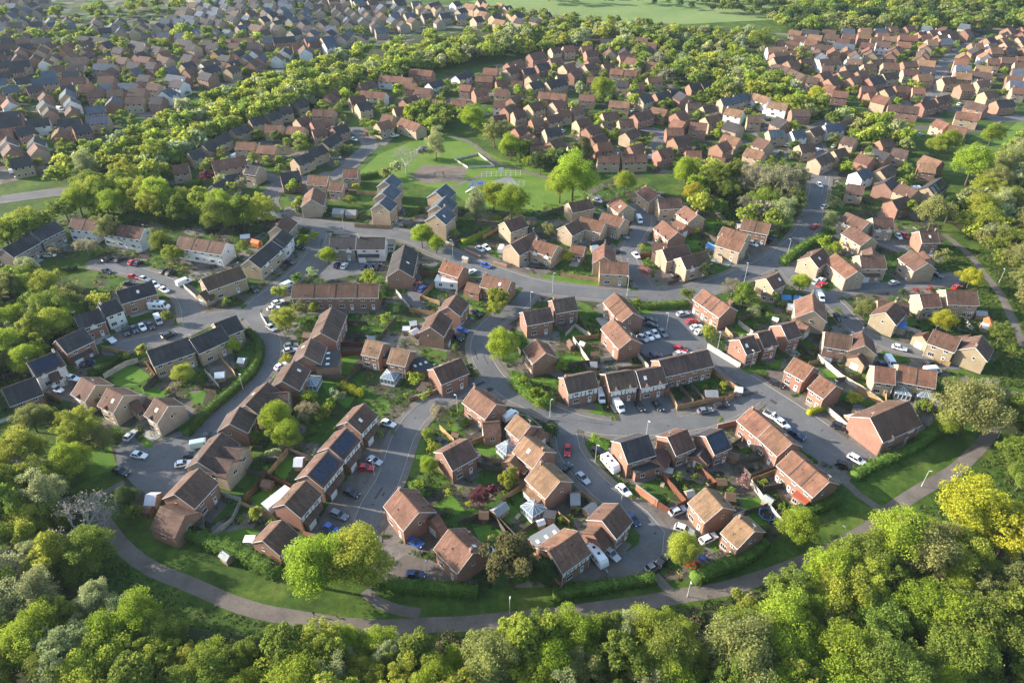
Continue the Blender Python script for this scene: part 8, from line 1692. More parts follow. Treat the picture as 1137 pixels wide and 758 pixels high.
def far_house(cx,cy,L,a,w,e,rc,wc):
 ca,sa=math.cos(a),math.sin(a); r=e+PK*w; k=2*PK; yo=w/2+.3; ze=e-.3*k
 def add(vs,fs,mi,col):
  o=len(FV); FV.extend((cx+x*ca-y*sa,cy+x*sa+y*ca,z) for x,y,z in vs); FF.extend(tuple(o+i for i in f) for f in fs); FM.extend([mi]*len(fs)); FC.extend([col]*len(vs))
 pr=[(-w/2,-.3),(w/2,-.3),(w/2,e),(0,r-.1),(-w/2,e)]; n=5
 add([(-L/2,y,z) for y,z in pr]+[(L/2,y,z) for y,z in pr],[(i,(i+1)%n,n+(i+1)%n,n+i) for i in range(n)]+[tuple(range(n-1,-1,-1)),tuple(range(n,2*n))],0,wc)
 pr=[(-yo,ze),(-yo,ze-.13),(0,r-.13),(yo,ze-.13),(yo,ze),(0,r)]; n=6
 add([(-L/2-.15,y,z) for y,z in pr]+[(L/2+.15,y,z) for y,z in pr],[(i,(i+1)%n,n+(i+1)%n,n+i) for i in range(n)]+[tuple(range(n-1,-1,-1)),tuple(range(n,2*n))],1,rc)
 m=max(2,int(L/2.6))
 for z in (e-1.4,1.0):
  for i in range(m):
   x=-L/2+L*(i+.5)/m; y=-w/2
   add([(x-.62,y-.04,z-.05),(x+.62,y-.04,z-.05),(x+.62,y-.04,z+1.15),(x-.62,y-.04,z+1.15)],[(0,1,2,3)],2,(.7,.7,.7))
   add([(x-.5,y-.06,z+.08),(x+.5,y-.06,z+.08),(x+.5,y-.06,z+1.02),(x-.5,y-.06,z+1.02)],[(0,1,2,3)],3,(0,0,0))
 if (int(cx*7)%3)==0: 
  x=L/2-.6; add([(x+i*.3,j*.3,q) for q in (r-.6,r+.9) for j in (-1,1) for i in (-1,1)],[(0,2,3,1),(4,5,7,6),(0,1,5,4),(2,6,7,3),(0,4,6,2),(1,3,7,5)],0,wc)
for (pl,spx,spy,ang0,roofs,walls,seed) in FARESTATES:
 g=random.Random(seed)
 x0,x1=min(p[0] for p in pl),max(p[0] for p in pl); y0,y1=min(p[1] for p in pl),max(p[1] for p in pl)
 cx,cy=(x0+x1)/2,(y0+y1)/2; Dm=math.hypot(x1-x0,y1-y0)/2; ca,sa=math.cos(ang0),math.sin(ang0); v=-Dm
 while v<Dm:
  u=-Dm; rowdir=0
  while u<Dm:
   if g.random()<.16: rowdir=g.choice((0,0,math.pi/2))
   x=cx+u*ca-v*sa+g.uniform(-1.5,1.5); y=cy+u*sa+v*ca+g.uniform(-2,2)
   L=g.uniform(7,9.5) if rowdir==0 else g.uniform(6.5,8.5)
   if g.random()<.15: L*=1.6
   if g.random()<.93 and inpoly(x,y,pl):
    RECT=np.array(RL)
    if not rectgap(x,y,4.6) and roadgap(x,y,False)>4.5:
     a=ang0+.6*math.sin(u*.023+v*.017+seed)+rowdir+g.uniform(-.06,.06)
     far_house(x,y,L,a,g.uniform(7,8.4),g.uniform(4.8,5.4),jit(g,ROOFC[g.choice(roofs)],.14),jit(g,WALLC[g.choice(walls)],.14))
     RL.append((x,y,L/2+.4,4.2,math.cos(a),math.sin(a)))
   u+=L+g.uniform(1.5,5)+(spx-8)*.3
  v+=spy*g.uniform(.85,1.15)
RECT=np.array(RL)
me=bpy.data.meshes.new('distant_houses'); me.from_pydata(FV,[],FF); me.polygons.foreach_set('material_index',FM)
ca_=me.color_attributes.new('tint','FLOAT_COLOR','POINT'); ca_.data.foreach_set('color',np.array([(*c,1) for c in FC],dtype=np.float32).ravel())
def attrmat(name,rough,noises):
 m=mat(name,rough=rough,spec=.2); nt=NT(m); a=nt.t.nodes.new('ShaderNodeAttribute'); a.attribute_name='tint'; c=a.outputs['Color']; p=nt.pos()
 for sc,lo,hi in noises: c=vmul(nt,c,nt.noise(p,sc),lo,hi)
 nt.base(c); M[name]=m
attrmat('far_brick',.9,((.3,.85,1.15),(2.,.85,1.15))); attrmat('far_tile',.8,((.3,.75,1.25),(2.,.8,1.2)))
for x in ('far_brick','far_tile','white_trim','glass'): me.materials.append(M[x])
o=link(bpy.data.objects.new('distant_houses',me)); o['kind']='stuff'; tag(o,'far rows of small brick and cream houses beyond the tree belts','houses')
print('far houses in mass',len(RL)-len(HOUSES))
def cards_mesh(name,P,N,S,vals,mats,extra=None,tint=None,asp=1.0):
 """one leaf card per point: P positions, N normals, S half sizes"""
 n=len(P); rs=np.random.RandomState(n)
 N=N/np.maximum(1e-6,np.linalg.norm(N,axis=1))[:,None]
 A=rs.normal(size=(n,3)); U=A-(A*N).sum(1)[:,None]*N; U/=np.linalg.norm(U,axis=1)[:,None]; V=np.cross(N,U)
 S=S[:,None]; B=.28*S*N
 c=[P-U*S*asp-B, P-V*S*.62+B*.4, P+U*S*asp-B, P+V*S*.62+B*.4]
 vs=np.stack(c,1).reshape(-1,3).astype(np.float32)
 nv=n*4; xv=0; xf=[]
 if extra: xv=len(extra.v); vs=np.vstack([vs,np.array(extra.v,dtype=np.float32)]); xf=extra.f
 me=bpy.data.meshes.new(name); me.vertices.add(nv+xv); me.vertices.foreach_set('co',vs.ravel())
 lt=[4]*n+[len(f) for f in xf]; li=np.concatenate([np.arange(nv,dtype=np.int32)]+[np.array(f,dtype=np.int32)+nv for f in xf]) if xf else np.arange(nv,dtype=np.int32)
 ls=np.concatenate([[0],np.cumsum(lt)[:-1]]).astype(np.int32)
 me.loops.add(len(li)); me.loops.foreach_set('vertex_index',li); me.polygons.add(len(lt)); me.polygons.foreach_set('loop_start',ls)
 me.polygons.foreach_set('loop_total',np.array(lt,dtype=np.int32))
 mi=np.zeros(len(lt),dtype=np.int32)
 if xf: mi[n:]=1
 me.polygons.foreach_set('material_index',mi)
 me.update(calc_edges=True)
 if tint is not None:
  ca=me.color_attributes.new('tint','FLOAT_COLOR','POINT'); cc=np.ones((nv+xv,4),dtype=np.float32); cc[:nv,:3]=np.repeat(tint,4,axis=0); ca.data.foreach_set('color',cc.ravel())
 else:
  at=me.attributes.new('leafv','FLOAT','POINT'); vv=np.zeros(nv+xv,dtype=np.float32); vv[:nv]=np.repeat(vals,4); at.data.foreach_set('value',vv)
 for x in mats: me.materials.append(M[x])
 me.validate(); return me
def crown_points(seed,n,nclump,shape='round',clr=.30):
 rs=np.random.RandomState(seed); C=[]
 while len(C)<nclump:
  d=rs.normal(size=3); d/=np.linalg.norm(d)
  if d[2]<-.55: continue
  rad=rs.uniform(.45,.86) if rs.rand()<.8 else rs.uniform(.1,.5)
  lump=1+.16*math.sin(3*math.atan2(d[1],d[0])+seed)+.12*math.sin(5*d[2]+2*d[0]+seed*1.7)
  p=d*rad*lump
  if shape=='round': p*=np.array([1,1,.92])
  elif shape=='tall': p*=np.array([.75,.75,1.45])
  elif shape=='wide': p*=np.array([1.1,1.05,.72])
  elif shape=='ragged': p*=np.array([.8+.3*rs.rand(),.8+.3*rs.rand(),1.1])
  C.append(p)
 C=np.array(C); cr=clr*rs.uniform(.6,1.3,len(C)); wts=cr**2; wts/=wts.sum()
 idx=rs.choice(len(C),n,p=wts)
 d=rs.normal(size=(n,3)); d/=np.linalg.norm(d,axis=1)[:,None]; d[:,2]=np.where(d[:,2]<-.3,-d[:,2]*.6,d[:,2])
 rr=cr[idx]*rs.uniform(.35,1.08,n)**.6
 P=C[idx]+d*rr[:,None]
 N=d*.5+C[idx]/np.maximum(.2,np.linalg.norm(C[idx],axis=1))[:,None]*.4+rs.normal(size=(n,3))*.7+np.array([0,0,.15])
 cv=rs.uniform(0,1,len(C)); vals=np.clip(.5*cv[idx]+.5*rs.uniform(0,1,n),0,1)
 return P+np.array([0,0,1.12]),N,vals,C+np.array([0,0,1.12])
def limbs(mb,C,seed,mn='bark',k=10,r0=.055,zt=.5):
 rs=np.random.RandomState(seed); top=Vector((rs.uniform(-.05,.05),rs.uniform(-.05,.05),.85))
 mb.tube((0,0,-.05),(top.x*.4,top.y*.4,zt),r0,r0*.75,mn,7); mb.tube((top.x*.4,top.y*.4,zt),top,r0*.75,r0*.4,mn,6)
 for i in rs.choice(len(C),min(k,len(C)),replace=False):
  s=Vector((top.x*.4,top.y*.4,zt)).lerp(top,rs.uniform(0,.9)); e=Vector(C[i]); m=s.lerp(e,.5)+Vector((0,0,.06))
  mb.tube(s,m,r0*.38,r0*.26,mn,5); mb.tube(m,e,r0*.26,r0*.1,mn,4)
def tree_proto(seed,n,nclump,shape,leaf,clr=.30):
 P,N,v,C=crown_points(seed,n,nclump,shape,clr); rs=np.random.RandomState(seed+99)
 S=leaf*rs.uniform(.6,1.35,n)
 cm=cards_mesh('crown',P,N,S,v,['leaf'])
 mb=MB(); limbs(mb,C,seed); return cm,mb.mesh('trunk')
def bare_proto(seed,leafy):
 rs=random.Random(seed); mb=MB(); tips=[]
 def br(p,d,l,r,lev):
  q=p+d*l; mb.tube(p,q,r,r*.62,'twig',5 if lev<2 else 3)
  if lev>=5 or l<.05: tips.append(q); return
  for _ in range(rs.choice((2,3)) if lev<4 else 3):
   a=Vector((rs.gauss(0,1),rs.gauss(0,1),rs.gauss(.35,.7))).normalized(); nd=(d*.8+a*.62).normalized(); br(q,nd,l*rs.uniform(.66,.84),r*.58,lev+1)
 mb.tube((0,0,-.05),(0,0,.5),.06,.045,'twig',7)
 for i in range(5): a=i*1.26+rs.random(); br(Vector((0,0,.45)),Vector((math.cos(a)*.7,math.sin(a)*.7,.8)).normalized(),.42,.030,0)
 tw=mb.mesh('branches')
 r2=np.random.RandomState(seed); T=np.array([tuple(t) for t in tips]); n=len(T)*leafy
 P=np.repeat(T,leafy,axis=0)+r2.normal(size=(n,3))*.06
 cm=cards_mesh('crown',P,r2.normal(size=(n,3))+np.array([0,0,.6]),.032*r2.uniform(.6,1.3,n),r2.uniform(0,1,n),['leaf'])
 return cm,tw
PRO={}
PRO['round']=[tree_proto(i,20000,120+i*8,'round',.029,.25) for i in range(5)]
PRO['wide']=[tree_proto(20+i,17000,105,'wide',.031,.25) for i in range(2)]
PRO['small']=[tree_proto(40+i,2600,34,'round',.085,.34) for i in range(4)]
PRO['loose']=[tree_proto(60+i,13000,150,'round',.030,.155) for i in range(4)]
PRO['tall']=[tree_proto(80+i,13000,100,'tall',.031,.23) for i in range(2)]
PRO['ragged']=[tree_proto(90+i,9000,48,'ragged',.048,.24) for i in range(2)]
PRO['bare']=[bare_proto(i,1) for i in (1,2)]
PRO['thin']=[bare_proto(i+10,7) for i in (1,2)]
rt=random.Random(77)
for (c,R,k,shr,grp,label) in TREES:
 col=jit(rt,TREECOL[k],.15)
 nm_='shrub' if shr else 'tree'; grp=TREEGROUPS[grp]
 if k=='k': kd='ragged'
 elif k=='B': kd='bare'
 elif k=='T': kd=rt.choice(('thin','loose')) if R>2.5 else 'small'
 elif R<2.3: kd='small'
 elif k=='l': kd=rt.choice(('loose','tall'))
 elif k in 'oY': kd=rt.choice(('loose','round','wide'))
 elif k=='b': kd='round'
 else: kd=rt.choice(('round','loose','loose','wide','ragged'))
 if kd=='small' and R>1.7: kd='loose'
 cm,tm=rt.choice(PRO[kd])
 z=rt.uniform(.92,1.12)
 root=empty(nm_,(c[0],c[1],0),rt.uniform(0,6.28)); tag(root,label,nm_,grp)
 tw=(.36,.335,.30) if k=='B' else (.17,.14,.11)
 o=place('crown',cm,root,col=col,scale=(R,R,R*z)); 
 o=place('trunk' if kd not in('bare','thin') else 'branches',tm,root,col=tw,scale=(R,R,R*z))
FT=[(float(q[0]),float(q[1]),float(q[2]),q[3]) for q in (z.split(',') for z in MORETREES.split())]
for (gp,rm,sp,mix,seed,keep) in FARWOODS:
 g=random.Random(seed); x0,x1=min(p[0] for p in gp),max(p[0] for p in gp); y0,y1=min(p[1] for p in gp),max(p[1] for p in gp); y=y0
 while y<y1:
  x=x0
  while x<x1:
   xx,yy=x+g.uniform(-.4,.4)*sp,y+g.uniform(-.4,.4)*sp; R=rm*g.uniform(.6,1.3)
   if g.random()<keep and inpoly(xx,yy,gp) and not rectgap(xx,yy,.8) and roadgap(xx,yy)>.8: FT.append((xx,yy,R,g.choice(mix)))
   x+=sp
  y+=sp*.9
for (gp,n,seed) in FARGARDENS:
 g=random.Random(seed); x0,x1=min(p[0] for p in gp),max(p[0] for p in gp); y0,y1=min(p[1] for p in gp),max(p[1] for p in gp); c=0
 for _ in range(5000):
  x,y=g.uniform(x0,x1),g.uniform(y0,y1)
  if inpoly(x,y,gp) and not rectgap(x,y,1.) and roadgap(x,y)>1.: 
   FT.append((x,y,g.uniform(1.2,3.4),g.choice('gggbyod'))); c+=1
   if c>=n: break
print('distant trees',len(FT))
prot=[crown_points(200+i,520,26,'round',.34) for i in range(5)]+[crown_points(220+i,1500,45,'round',.26) for i in range(4)]
Ps=[];Ns=[];Ss=[];Ts=[]
rs=np.random.RandomState(4)
for (x,y,R,k) in FT:
 d=math.hypot(x,y)
 fine=d<260 and R>2.5
 P,N,v,C=prot[5+rs.randint(4)] if fine else prot[rs.randint(5)]
 if not fine and R<2.: sel=rs.choice(len(P),200,replace=False); P,N,v=P[sel],N[sel],v[sel]
 a=rs.rand()*6.28; ca,sa=math.cos(a),math.sin(a); Rm=np.array([[ca,-sa,0],[sa,ca,0],[0,0,1]])
 Ps.append(P@Rm.T*R+np.array([x,y,-.1*R])); Ns.append(N@Rm.T); Ss.append(np.full(len(P),R*(.075 if fine else .14))*rs.uniform(.6,1.3,len(P)))
 bc=np.array(TREECOL[k])*rs.uniform(.85,1.15)*np.array([rs.uniform(.9,1.1),1,rs.uniform(.9,1.1)])
 Ts.append(bc[None,:]*(.65+.75*v)[:,None])
me=cards_mesh('distant_trees',np.concatenate(Ps),np.concatenate(Ns),np.concatenate(Ss),None,['leaf_far'],tint=np.concatenate(Ts))
o=link(bpy.data.objects.new('distant_trees',me)); o['kind']='stuff'; tag(o,'far belts and woods of fresh green trees behind the houses','trees')
def scatter(n,polys,seed,test,size,tints,cards,cs,name,label,cat,hk=.8):
 g=random.Random(seed); rs=np.random.RandomState(seed); Ps=[];Ns=[];Ss=[];Ts=[]
 ar=[]
 for pl in polys: ar.append(abs(sum(pl[i-1][0]*pl[i][1]-pl[i][0]*pl[i-1][1] for i in range(len(pl))))/2)
 c=0; tries=0
 while c<n and tries<n*12:
  tries+=1; pl=g.choices(polys,ar)[0]
  x,y=g.uniform(min(p[0] for p in pl),max(p[0] for p in pl)),g.uniform(min(p[1] for p in pl),max(p[1] for p in pl))
  if not inpoly(x,y,pl) or not test(x,y): continue
  c+=1; s=g.uniform(*size)*(1 if g.random()<.8 else 1.5); d=rs.normal(size=(cards,3)); d/=np.linalg.norm(d,axis=1)[:,None]; d[:,2]=np.abs(d[:,2])
  lump=rs.uniform(.7,1.25,3)
  Ps.append(np.array([x,y,0])+d*s*np.array([lump[0],lump[1],hk*lump[2]])*rs.uniform(.6,1.05,cards)[:,None]); Ns.append(d+rs.normal(size=(cards,3))*.35); Ss.append(np.full(cards,cs*(.5+.5*s/size[1]))*rs.uniform(.6,1.3,cards))
  bc=np.array(g.choice(tints))*g.uniform(.75,1.25); Ts.append(bc[None,:]*rs.uniform(.7,1.35,cards)[:,None])
 me=cards_mesh(name,np.concatenate(Ps),np.concatenate(Ns),np.concatenate(Ss),None,['leaf_far'],tint=np.concatenate(Ts))
 o=link(bpy.data.objects.new(name,me)); o['kind']='stuff'; tag(o,label,cat); return o
near_est=[pl for k,pl in POLYS if k=='estate'][:1]
hard=[pl for k,pl in POLYS if k in('tarmac','drive')]; lawns=[pl for k,pl in POLYS if k=='lawn']
def tgard(x,y):
 if rectgap(x,y,.35) or roadgap(x,y)<2.1: return False
 if any(inpoly(x,y,p) for p in hard): return False
 if any(inpoly(x,y,p) for p in lawns) and random.Random(int(x*31+y*17)).random()<.9: return False
 return True
GT=[(.08,.14,.03),(.12,.19,.035),(.17,.24,.04),(.05,.09,.025),(.18,.18,.08),(.28,.29,.05),(.14,.08,.06),(.11,.17,.03)]
scatter(4600,near_est,3,tgard,(.35,1.25),GT,34,.21,'garden_planting','low mixed shrubs and flower beds filling the back gardens','shrubs')
scatter(2400,WOODS[:4]+WOODS[10:12],5,lambda x,y:roadgap(x,y)>.6 and not rectgap(x,y,.5),(.7,1.9),[(.10,.16,.035),(.16,.21,.05),(.18,.17,.075),(.25,.21,.11),(.07,.11,.03)],46,.30,'undergrowth','tangled brambles and saplings under the woodland trees','undergrowth',.9)
verge=[pl for pl in [[ground_at(*q) for q in P_] for P_ in (((110,600),(200,652),(330,690),(470,704),(600,692),(740,672),(900,630),(1000,575),(1080,520),(1137,470),(1137,560),(1040,620),(900,655),(740,700),(560,716),(420,724),(250,706),(110,660)),((1040,270),(1137,285),(1137,430),(1100,430),(1100,370),(1060,310)))]]
scatter(4200,verge,9,lambda x,y:roadgap(x,y)>.35 and not rectgap(x,y,.6),(.18,.55),[(.10,.16,.03),(.15,.20,.04),(.20,.19,.08),(.07,.12,.025)],16,.16,'rough_grass','rough grass tufts and weeds along the footpath and wood edge','grass',.8)
for (w,h,pts,col,label) in HEDGES:
 pts=smooth(pts)
 mb=MB(); n=len(pts); rs=np.random.RandomState(int(abs(pts[0][0]*10)))
 P=[];N=[]; vs=[]
 tot=0
 for i,(x,y) in enumerate(pts):
  a=pts[max(0,i-1)]; b=pts[min(n-1,i+1)]; dx,dy=b[0]-a[0],b[1]-a[1]; d=math.hypot(dx,dy) or 1; nx,ny=-dy/d,dx/d; q=w/2*.84
  vs+=[(x+nx*q,y+ny*q,0),(x+nx*q*.9,y+ny*q*.9,h*.9),(x-nx*q*.9,y-ny*q*.9,h*.9),(x-nx*q,y-ny*q,0)]
 fs=[]
 for i in range(n-1):
  for k in range(3): fs.append((4*i+k,4*i+k+1,4*i+k+5,4*i+k+4))
 fs+=[(3,2,1,0),(4*n-4,4*n-3,4*n-2,4*n-1)]
 for i in range(n-1):
  (x0,y0),(x1,y1)=pts[i],pts[i+1]; d=math.hypot(x1-x0,y1-y0); nx,ny=-(y1-y0)/d,(x1-x0)/d
  k=int(d*(w+2*h)*15); t=rs.rand(k); per=rs.rand(k)*(w+2*h)
  wob=1+.16*np.sin(1.3*t*d+i*2.)+.14*np.sin(3.7*t*d+i*5.)
  top=(per>h)&(per<h+w); left=per<=h
  off=np.where(top,(per-h-w/2),np.where(left,w/2,-w/2))*wob; z=np.where(top,h,np.where(left,per,per-h-w))*(1+.12*np.sin(2.1*t*d+i)+.08*np.sin(5.3*t*d+2*i))
  P.append(np.stack([x0+(x1-x0)*t+nx*off,y0+(y1-y0)*t+ny*off,z],1)+rs.normal(size=(k,3))*.10)
  s=np.where(top,0,np.where(left,1,-1)); N.append(np.stack([nx*s,ny*s,np.where(top,1,.35)],1)+rs.normal(size=(k,3))*.4)
 P=np.concatenate(P);N=np.concatenate(N); ex=MB(); ex.add(vs,fs,'hedge_core')
 me=cards_mesh('hedge',P,N,.19*rs.uniform(.6,1.3,len(P)),rs.rand(len(P)),['leaf','hedge_core'],extra=ex)
 o=place('hedge',me,col=col); tag(o,label,'hedge','hedges round the estate')
for (k,h,pts,label) in FENCES:
 col=jit(random.Random(int(pts[0][0]*9)),FENC[k],.15)
 mb=MB()
 for a,b in zip(pts,pts[1:]):
  d=math.hypot(b[0]-a[0],b[1]-a[1]); T=Matrix.Translation((a[0],a[1],0))@Matrix.Rotation(math.atan2(b[1]-a[1],b[0]-a[0]),4,'Z')
  if k=='b':
   mb.box(-.1,d+.1,-.11,.11,-.2,h,'brickwork',T); mb.box(-.14,d+.14,-.15,.15,h,h+.08,'kerb',T)
  else:
   n=max(1,round(d/1.83))
   for i in range(n):
    x0,x1=d*i/n,d*(i+1)/n; dz=.05*math.sin(i*2.7+a[0])
    mb.box(x0+.05,x1-.05,-.03,.03,.05,h+dz,'fence_wood',T)
    mb.box(x0-.05,x0+.05,-.055,.055,-.2,h+.10,'fence_wood',T)
   mb.box(d-.05,d+.05,-.055,.055,-.2,h+.10,'fence_wood',T)
 o=mb.obj({'b':'brick_wall'}.get(k,'garden_fence'),None,col); tag(o,label,'wall' if k=='b' else 'fence','garden walls' if k=='b' else 'garden fences')
for (c,L,a,w,col,k,label) in SHEDS:
 root=empty('garden_shed',(c[0],c[1],0),a); tag(root,label,'shed','garden sheds')
 wall=col if k in 'wo' else ((.30,.22,.14) if k!='b' else (.2,.2,.2))
 mb=MB(); w=w*.85
 if k=='d' : mb.box(-L/2,L/2,-w/2,w/2,-.1,2.2,'fence_wood'); mb.obj('wall',root,wall); mb=MB(); mb.box(-L/2-.15,L/2+.15,-w/2-.15,w/2+.15,2.2,2.34,'shed_panel'); mb.obj('roof',root,col)
 else:
  gable_walls(mb,L,w,1.8,mn='fence_wood',t=.06); mb.obj('wall',root,wall); mb=MB(); r=1.8+PK*w; yo=w/2+.2; ze=1.8-.2*2*PK
  mb.prism([(-yo,ze),(-yo,ze-.07),(0,r-.07),(yo,ze-.07),(yo,ze),(0,r)],-L/2-.15,L/2+.15,'shed_panel'); mb.obj('roof',root,tuple(v*(.8 if k in 'wo' else 1) for v in col))
 mb=MB(); mb.box(-.4,.4,-w/2-.04,-w/2+.0,.05,1.75,'painted_wood'); mb.obj('door',root,tuple(min(1,v*1.3) for v in wall))
def loft(mb,st,mn):
 rings=[]
 for x,sec in st:
  ring=[(x,y,z) for y,z in sec]+[(x,-y,z) for y,z in reversed(sec)]; rings.append(ring)
 n=len(rings[0]); vs=[v for r in rings for v in r]; fs=[]
 for i in range(len(rings)-1):
  for j in range(n): fs.append((i*n+j,i*n+(j+1)%n,(i+1)*n+(j+1)%n,(i+1)*n+j))
 fs+=[tuple(range(n-1,-1,-1)),tuple((len(rings)-1)*n+j for j in range(n))]
 mb.add(vs,fs,mn)
def wheel_mesh(r,w):
 mb=MB(); mb.tube((0,-w/2,0),(0,w/2,0),r,r,'tyre',14); mb.tube((0,-w/2-.012,0),(0,w/2+.012,0),r*.62,r*.62,'rim',10); return mb.mesh('wheel')
WHL=wheel_mesh(.33,.21)
VP={}
def vproto(t):
 if t in VP: return VP[t]
 P=[]
 def part(nm_,mb,paint=False,loc=(0,0,0)):
  me=mb.mesh(nm_); fix_normals(me)
  P.append((nm_,me,loc,paint))
 lights=None; wheels=[]
 if t in 'cuep':
  Ln={'c':4.25,'u':4.55,'e':4.7,'p':5.1}[t]; W={'c':.88,'u':.94,'e':.90,'p':.93}[t]; ht={'c':1.46,'u':1.72,'e':1.50,'p':1.75}[t]; bz=.24 if t in 'ce' else .32; hd=ht*.60
  h=Ln/2
  sec=lambda w,zb,zt:[(w*.80,zb),(w,zb+.14),(w,zt-.18),(w*.93,zt)]
  st=[(-h,sec(W*.80,bz+.10,hd*.86)),(-h+.12,sec(W*.93,bz+.02,hd*.97)),(-h+.7,sec(W,bz,hd*1.0)),(h-1.5,sec(W,bz,hd)),(h-.75,sec(W*.98,bz,hd*.93)),(h-.18,sec(W*.90,bz+.03,hd*.80)),(h,sec(W*.76,bz+.10,hd*.66))]
  mb=MB(); loft(mb,st,'car_paint'); part('body',mb,True)
  xr={'c':-h+.35,'u':-h+.22,'e':-h+.2,'p':-.5}[t]; xf=h-1.35
  g=lambda w,zb,zt:[(w*.98,zb),(w*.80,zt)]
  mb=MB(); loft(mb,[(xr,g(W*.92,hd-.02,hd)),(xr+.42,g(W*.95,hd-.02,ht-.05)),(xf-.85,g(W*.95,hd-.02,ht-.05)),(xf,g(W*.92,hd-.02,hd))],'car_glass'); part('window',mb)
  mb=MB(); x0,x1=xr+.40,xf-.80; w0=W*.76
  loft(mb,[(x0,[(w0,ht-.07),(w0*.94,ht-.012)]),(x0+.2,[(w0*1.01,ht-.07),(w0*.96,ht)]),(x1-.2,[(w0*1.01,ht-.07),(w0*.96,ht)]),(x1,[(w0,ht-.07),(w0*.94,ht-.015)])],'car_paint')
  for s in (-1,1):  # pillars
   for xa,xb in ((xr+.02,xr+.42),(xf-.02,xf-.84)): mb.tube((xa,s*W*.90,hd-.01),(xb,s*W*.765,ht-.06),.045,.045,'car_paint',4)
   xm=(xr+xf)/2-.15; mb.tube((xm,s*W*.935,hd-.01),(xm,s*W*.775,ht-.06),.04,.04,'car_paint',4)
   mb.box(xf-.32,xf-.16,s*(W+.0)-.06,s*(W+.0)+.10 if s>0 else s*W+.06,hd-.02,hd+.12,'car_paint')
  part('roof_panel',mb,True)
  if t=='p':
   mb=MB(); mb.box(-h+.12,-.55,-W*.82,W*.82,hd-.06,hd+.012,'dark_felt'); part('load_bed',mb)
  for s in (-1,1):
   mb=MB(); mb.box(h-.16,h-.02,s*W*.62-.17,s*W*.62+.17,hd*.66,hd*.80,'lamp_lens'); part('headlight',mb)
   mb=MB(); mb.box(-h-.012,-h+.08,s*W*.66-.14,s*W*.66+.14,hd*.72,hd*.92,'tail_lens'); part('tail_light',mb)
  wheels=[(x,s*(W-.10)) for x in (-h+.85,h-.85) for s in (-1,1)]
 elif t in 'vm':
  Ln,W,ht=(5.2,.98,2.15) if t=='v' else (6.6,1.12,2.85); h=Ln/2
  sec=lambda w,zb,zt:[(w*.85,zb),(w,zb+.18),(w,zt*.55),(w*.93,zt-.16),(w*.80,zt)]
  mb=MB(); loft(mb,[(-h,sec(W*.96,.38,ht*.97)),(-h+.15,sec(W,.30,ht)),(h-1.75,sec(W,.30,ht)),(h-1.35,sec(W,.30,ht*.96)),(h-.72,sec(W*.97,.30,ht*.55)),(h-.12,sec(W*.90,.32,ht*.46)),(h,sec(W*.80,.42,ht*.36))],'car_paint'); part('body',mb,True)
  mb=MB(); z0,z1=ht*.57,ht*.90
  mb.add([(h-.70,-W*.84,z0),(h-.70,W*.84,z0),(h-1.28,W*.78,z1),(h-1.28,-W*.78,z1)],[(0,1,2,3)],'car_glass'); me=mb.mesh('windscreen'); P.append(('windscreen',me,(.035,0,.03),False))
  for s in (-1,1):
   mb=MB(); mb.box(h-1.9,h-1.2,s*W-.015,s*W+.015,ht*.55,ht*.80,'car_glass'); 
   if t=='m': mb.box(-1.6,-.5,s*W-.015,s*W+.015,ht*.5,ht*.72,'car_glass'); mb.box(.2,1.0,s*W-.015,s*W+.015,ht*.5,ht*.72,'car_glass')
   part('side_window',mb)
   mb=MB(); mb.box(h-.13,h-.01,s*W*.62-.15,s*W*.62+.15,ht*.33,ht*.42,'lamp_lens'); part('headlight',mb)
   mb=MB(); mb.box(-h-.015,-h+.05,s*W*.84-.07,s*W*.84+.07,.75,1.25,'tail_lens'); part('tail_light',mb)
  if t=='m':
   mb=MB(); 
   for x in (-1.8,0.): mb.box(x-.35,x+.35,-.35,.35,ht,ht+.12,'car_glass')
   part('roof_hatch',mb)
  wheels=[(x,s*(W-.12)) for x in (-h+1.05,h-.95) for s in (-1,1)]
 elif t=='n':
  h=2.9; W=1.12; ht=2.55
  sec=lambda w,zb,zt:[(w*.96,zb),(w,zb+.2),(w,zt-.25),(w*.86,zt)]
  mb=MB(); loft(mb,[(-h,sec(W*.97,.55,ht*.86)),(-h+.3,sec(W,.45,ht)),(h-.7,sec(W,.45,ht)),(h-.2,sec(W*.98,.5,ht*.72)),(h,sec(W*.96,.6,ht*.45))],'car_paint'); part('body',mb,True)
  for s in (-1,1):
   for x in (-1.9,-.2,1.3): mb=MB(); mb.box(x-.42,x+.42,s*W-.015,s*W+.015,1.35,1.9,'car_glass'); part('window',mb)
  mb=MB()
  for x in (-1.4,.4): mb.box(x-.3,x+.3,-.3,.3,ht,ht+.1,'car_glass')
  part('roof_hatch',mb)
  mb=MB(); mb.tube((h-.2,.4,.5),(h+1.1,0,.48),.04,.04,'galv',5); mb.tube((h-.2,-.4,.5),(h+1.1,0,.48),.04,.04,'galv',5); mb.tube((h+.9,0,0),(h+.9,0,.6),.035,.035,'galv',5); part('tow_bar',mb)
  wheels=[(0,1.0),(0,-1.0)]
 else:
  h=1.7; mb=MB(); mb.box(-h,h,-.95,.95,.5,.62,'car_paint')
  for y in (-.95,.93): mb.box(-h,h,y,y+.02,.62,.95,'car_paint')
  part('body',mb,True); mb=MB(); mb.tube((h,.3,.5),(h+1,0,.48),.04,.04,'galv',5); mb.tube((h,-.3,.5),(h+1,0,.48),.04,.04,'galv',5); part('tow_bar',mb); wheels=[(0,.85),(0,-.85)]
 VP[t]=(P,wheels); return VP[t]
KIND={'c':('parked_car','car'),'u':('parked_car','car'),'e':('estate_car','car'),'v':('van','van'),'m':('motorhome','motorhome'),'n':('caravan','caravan'),'p':('pickup_truck','pickup'),'t':('trailer','trailer')}
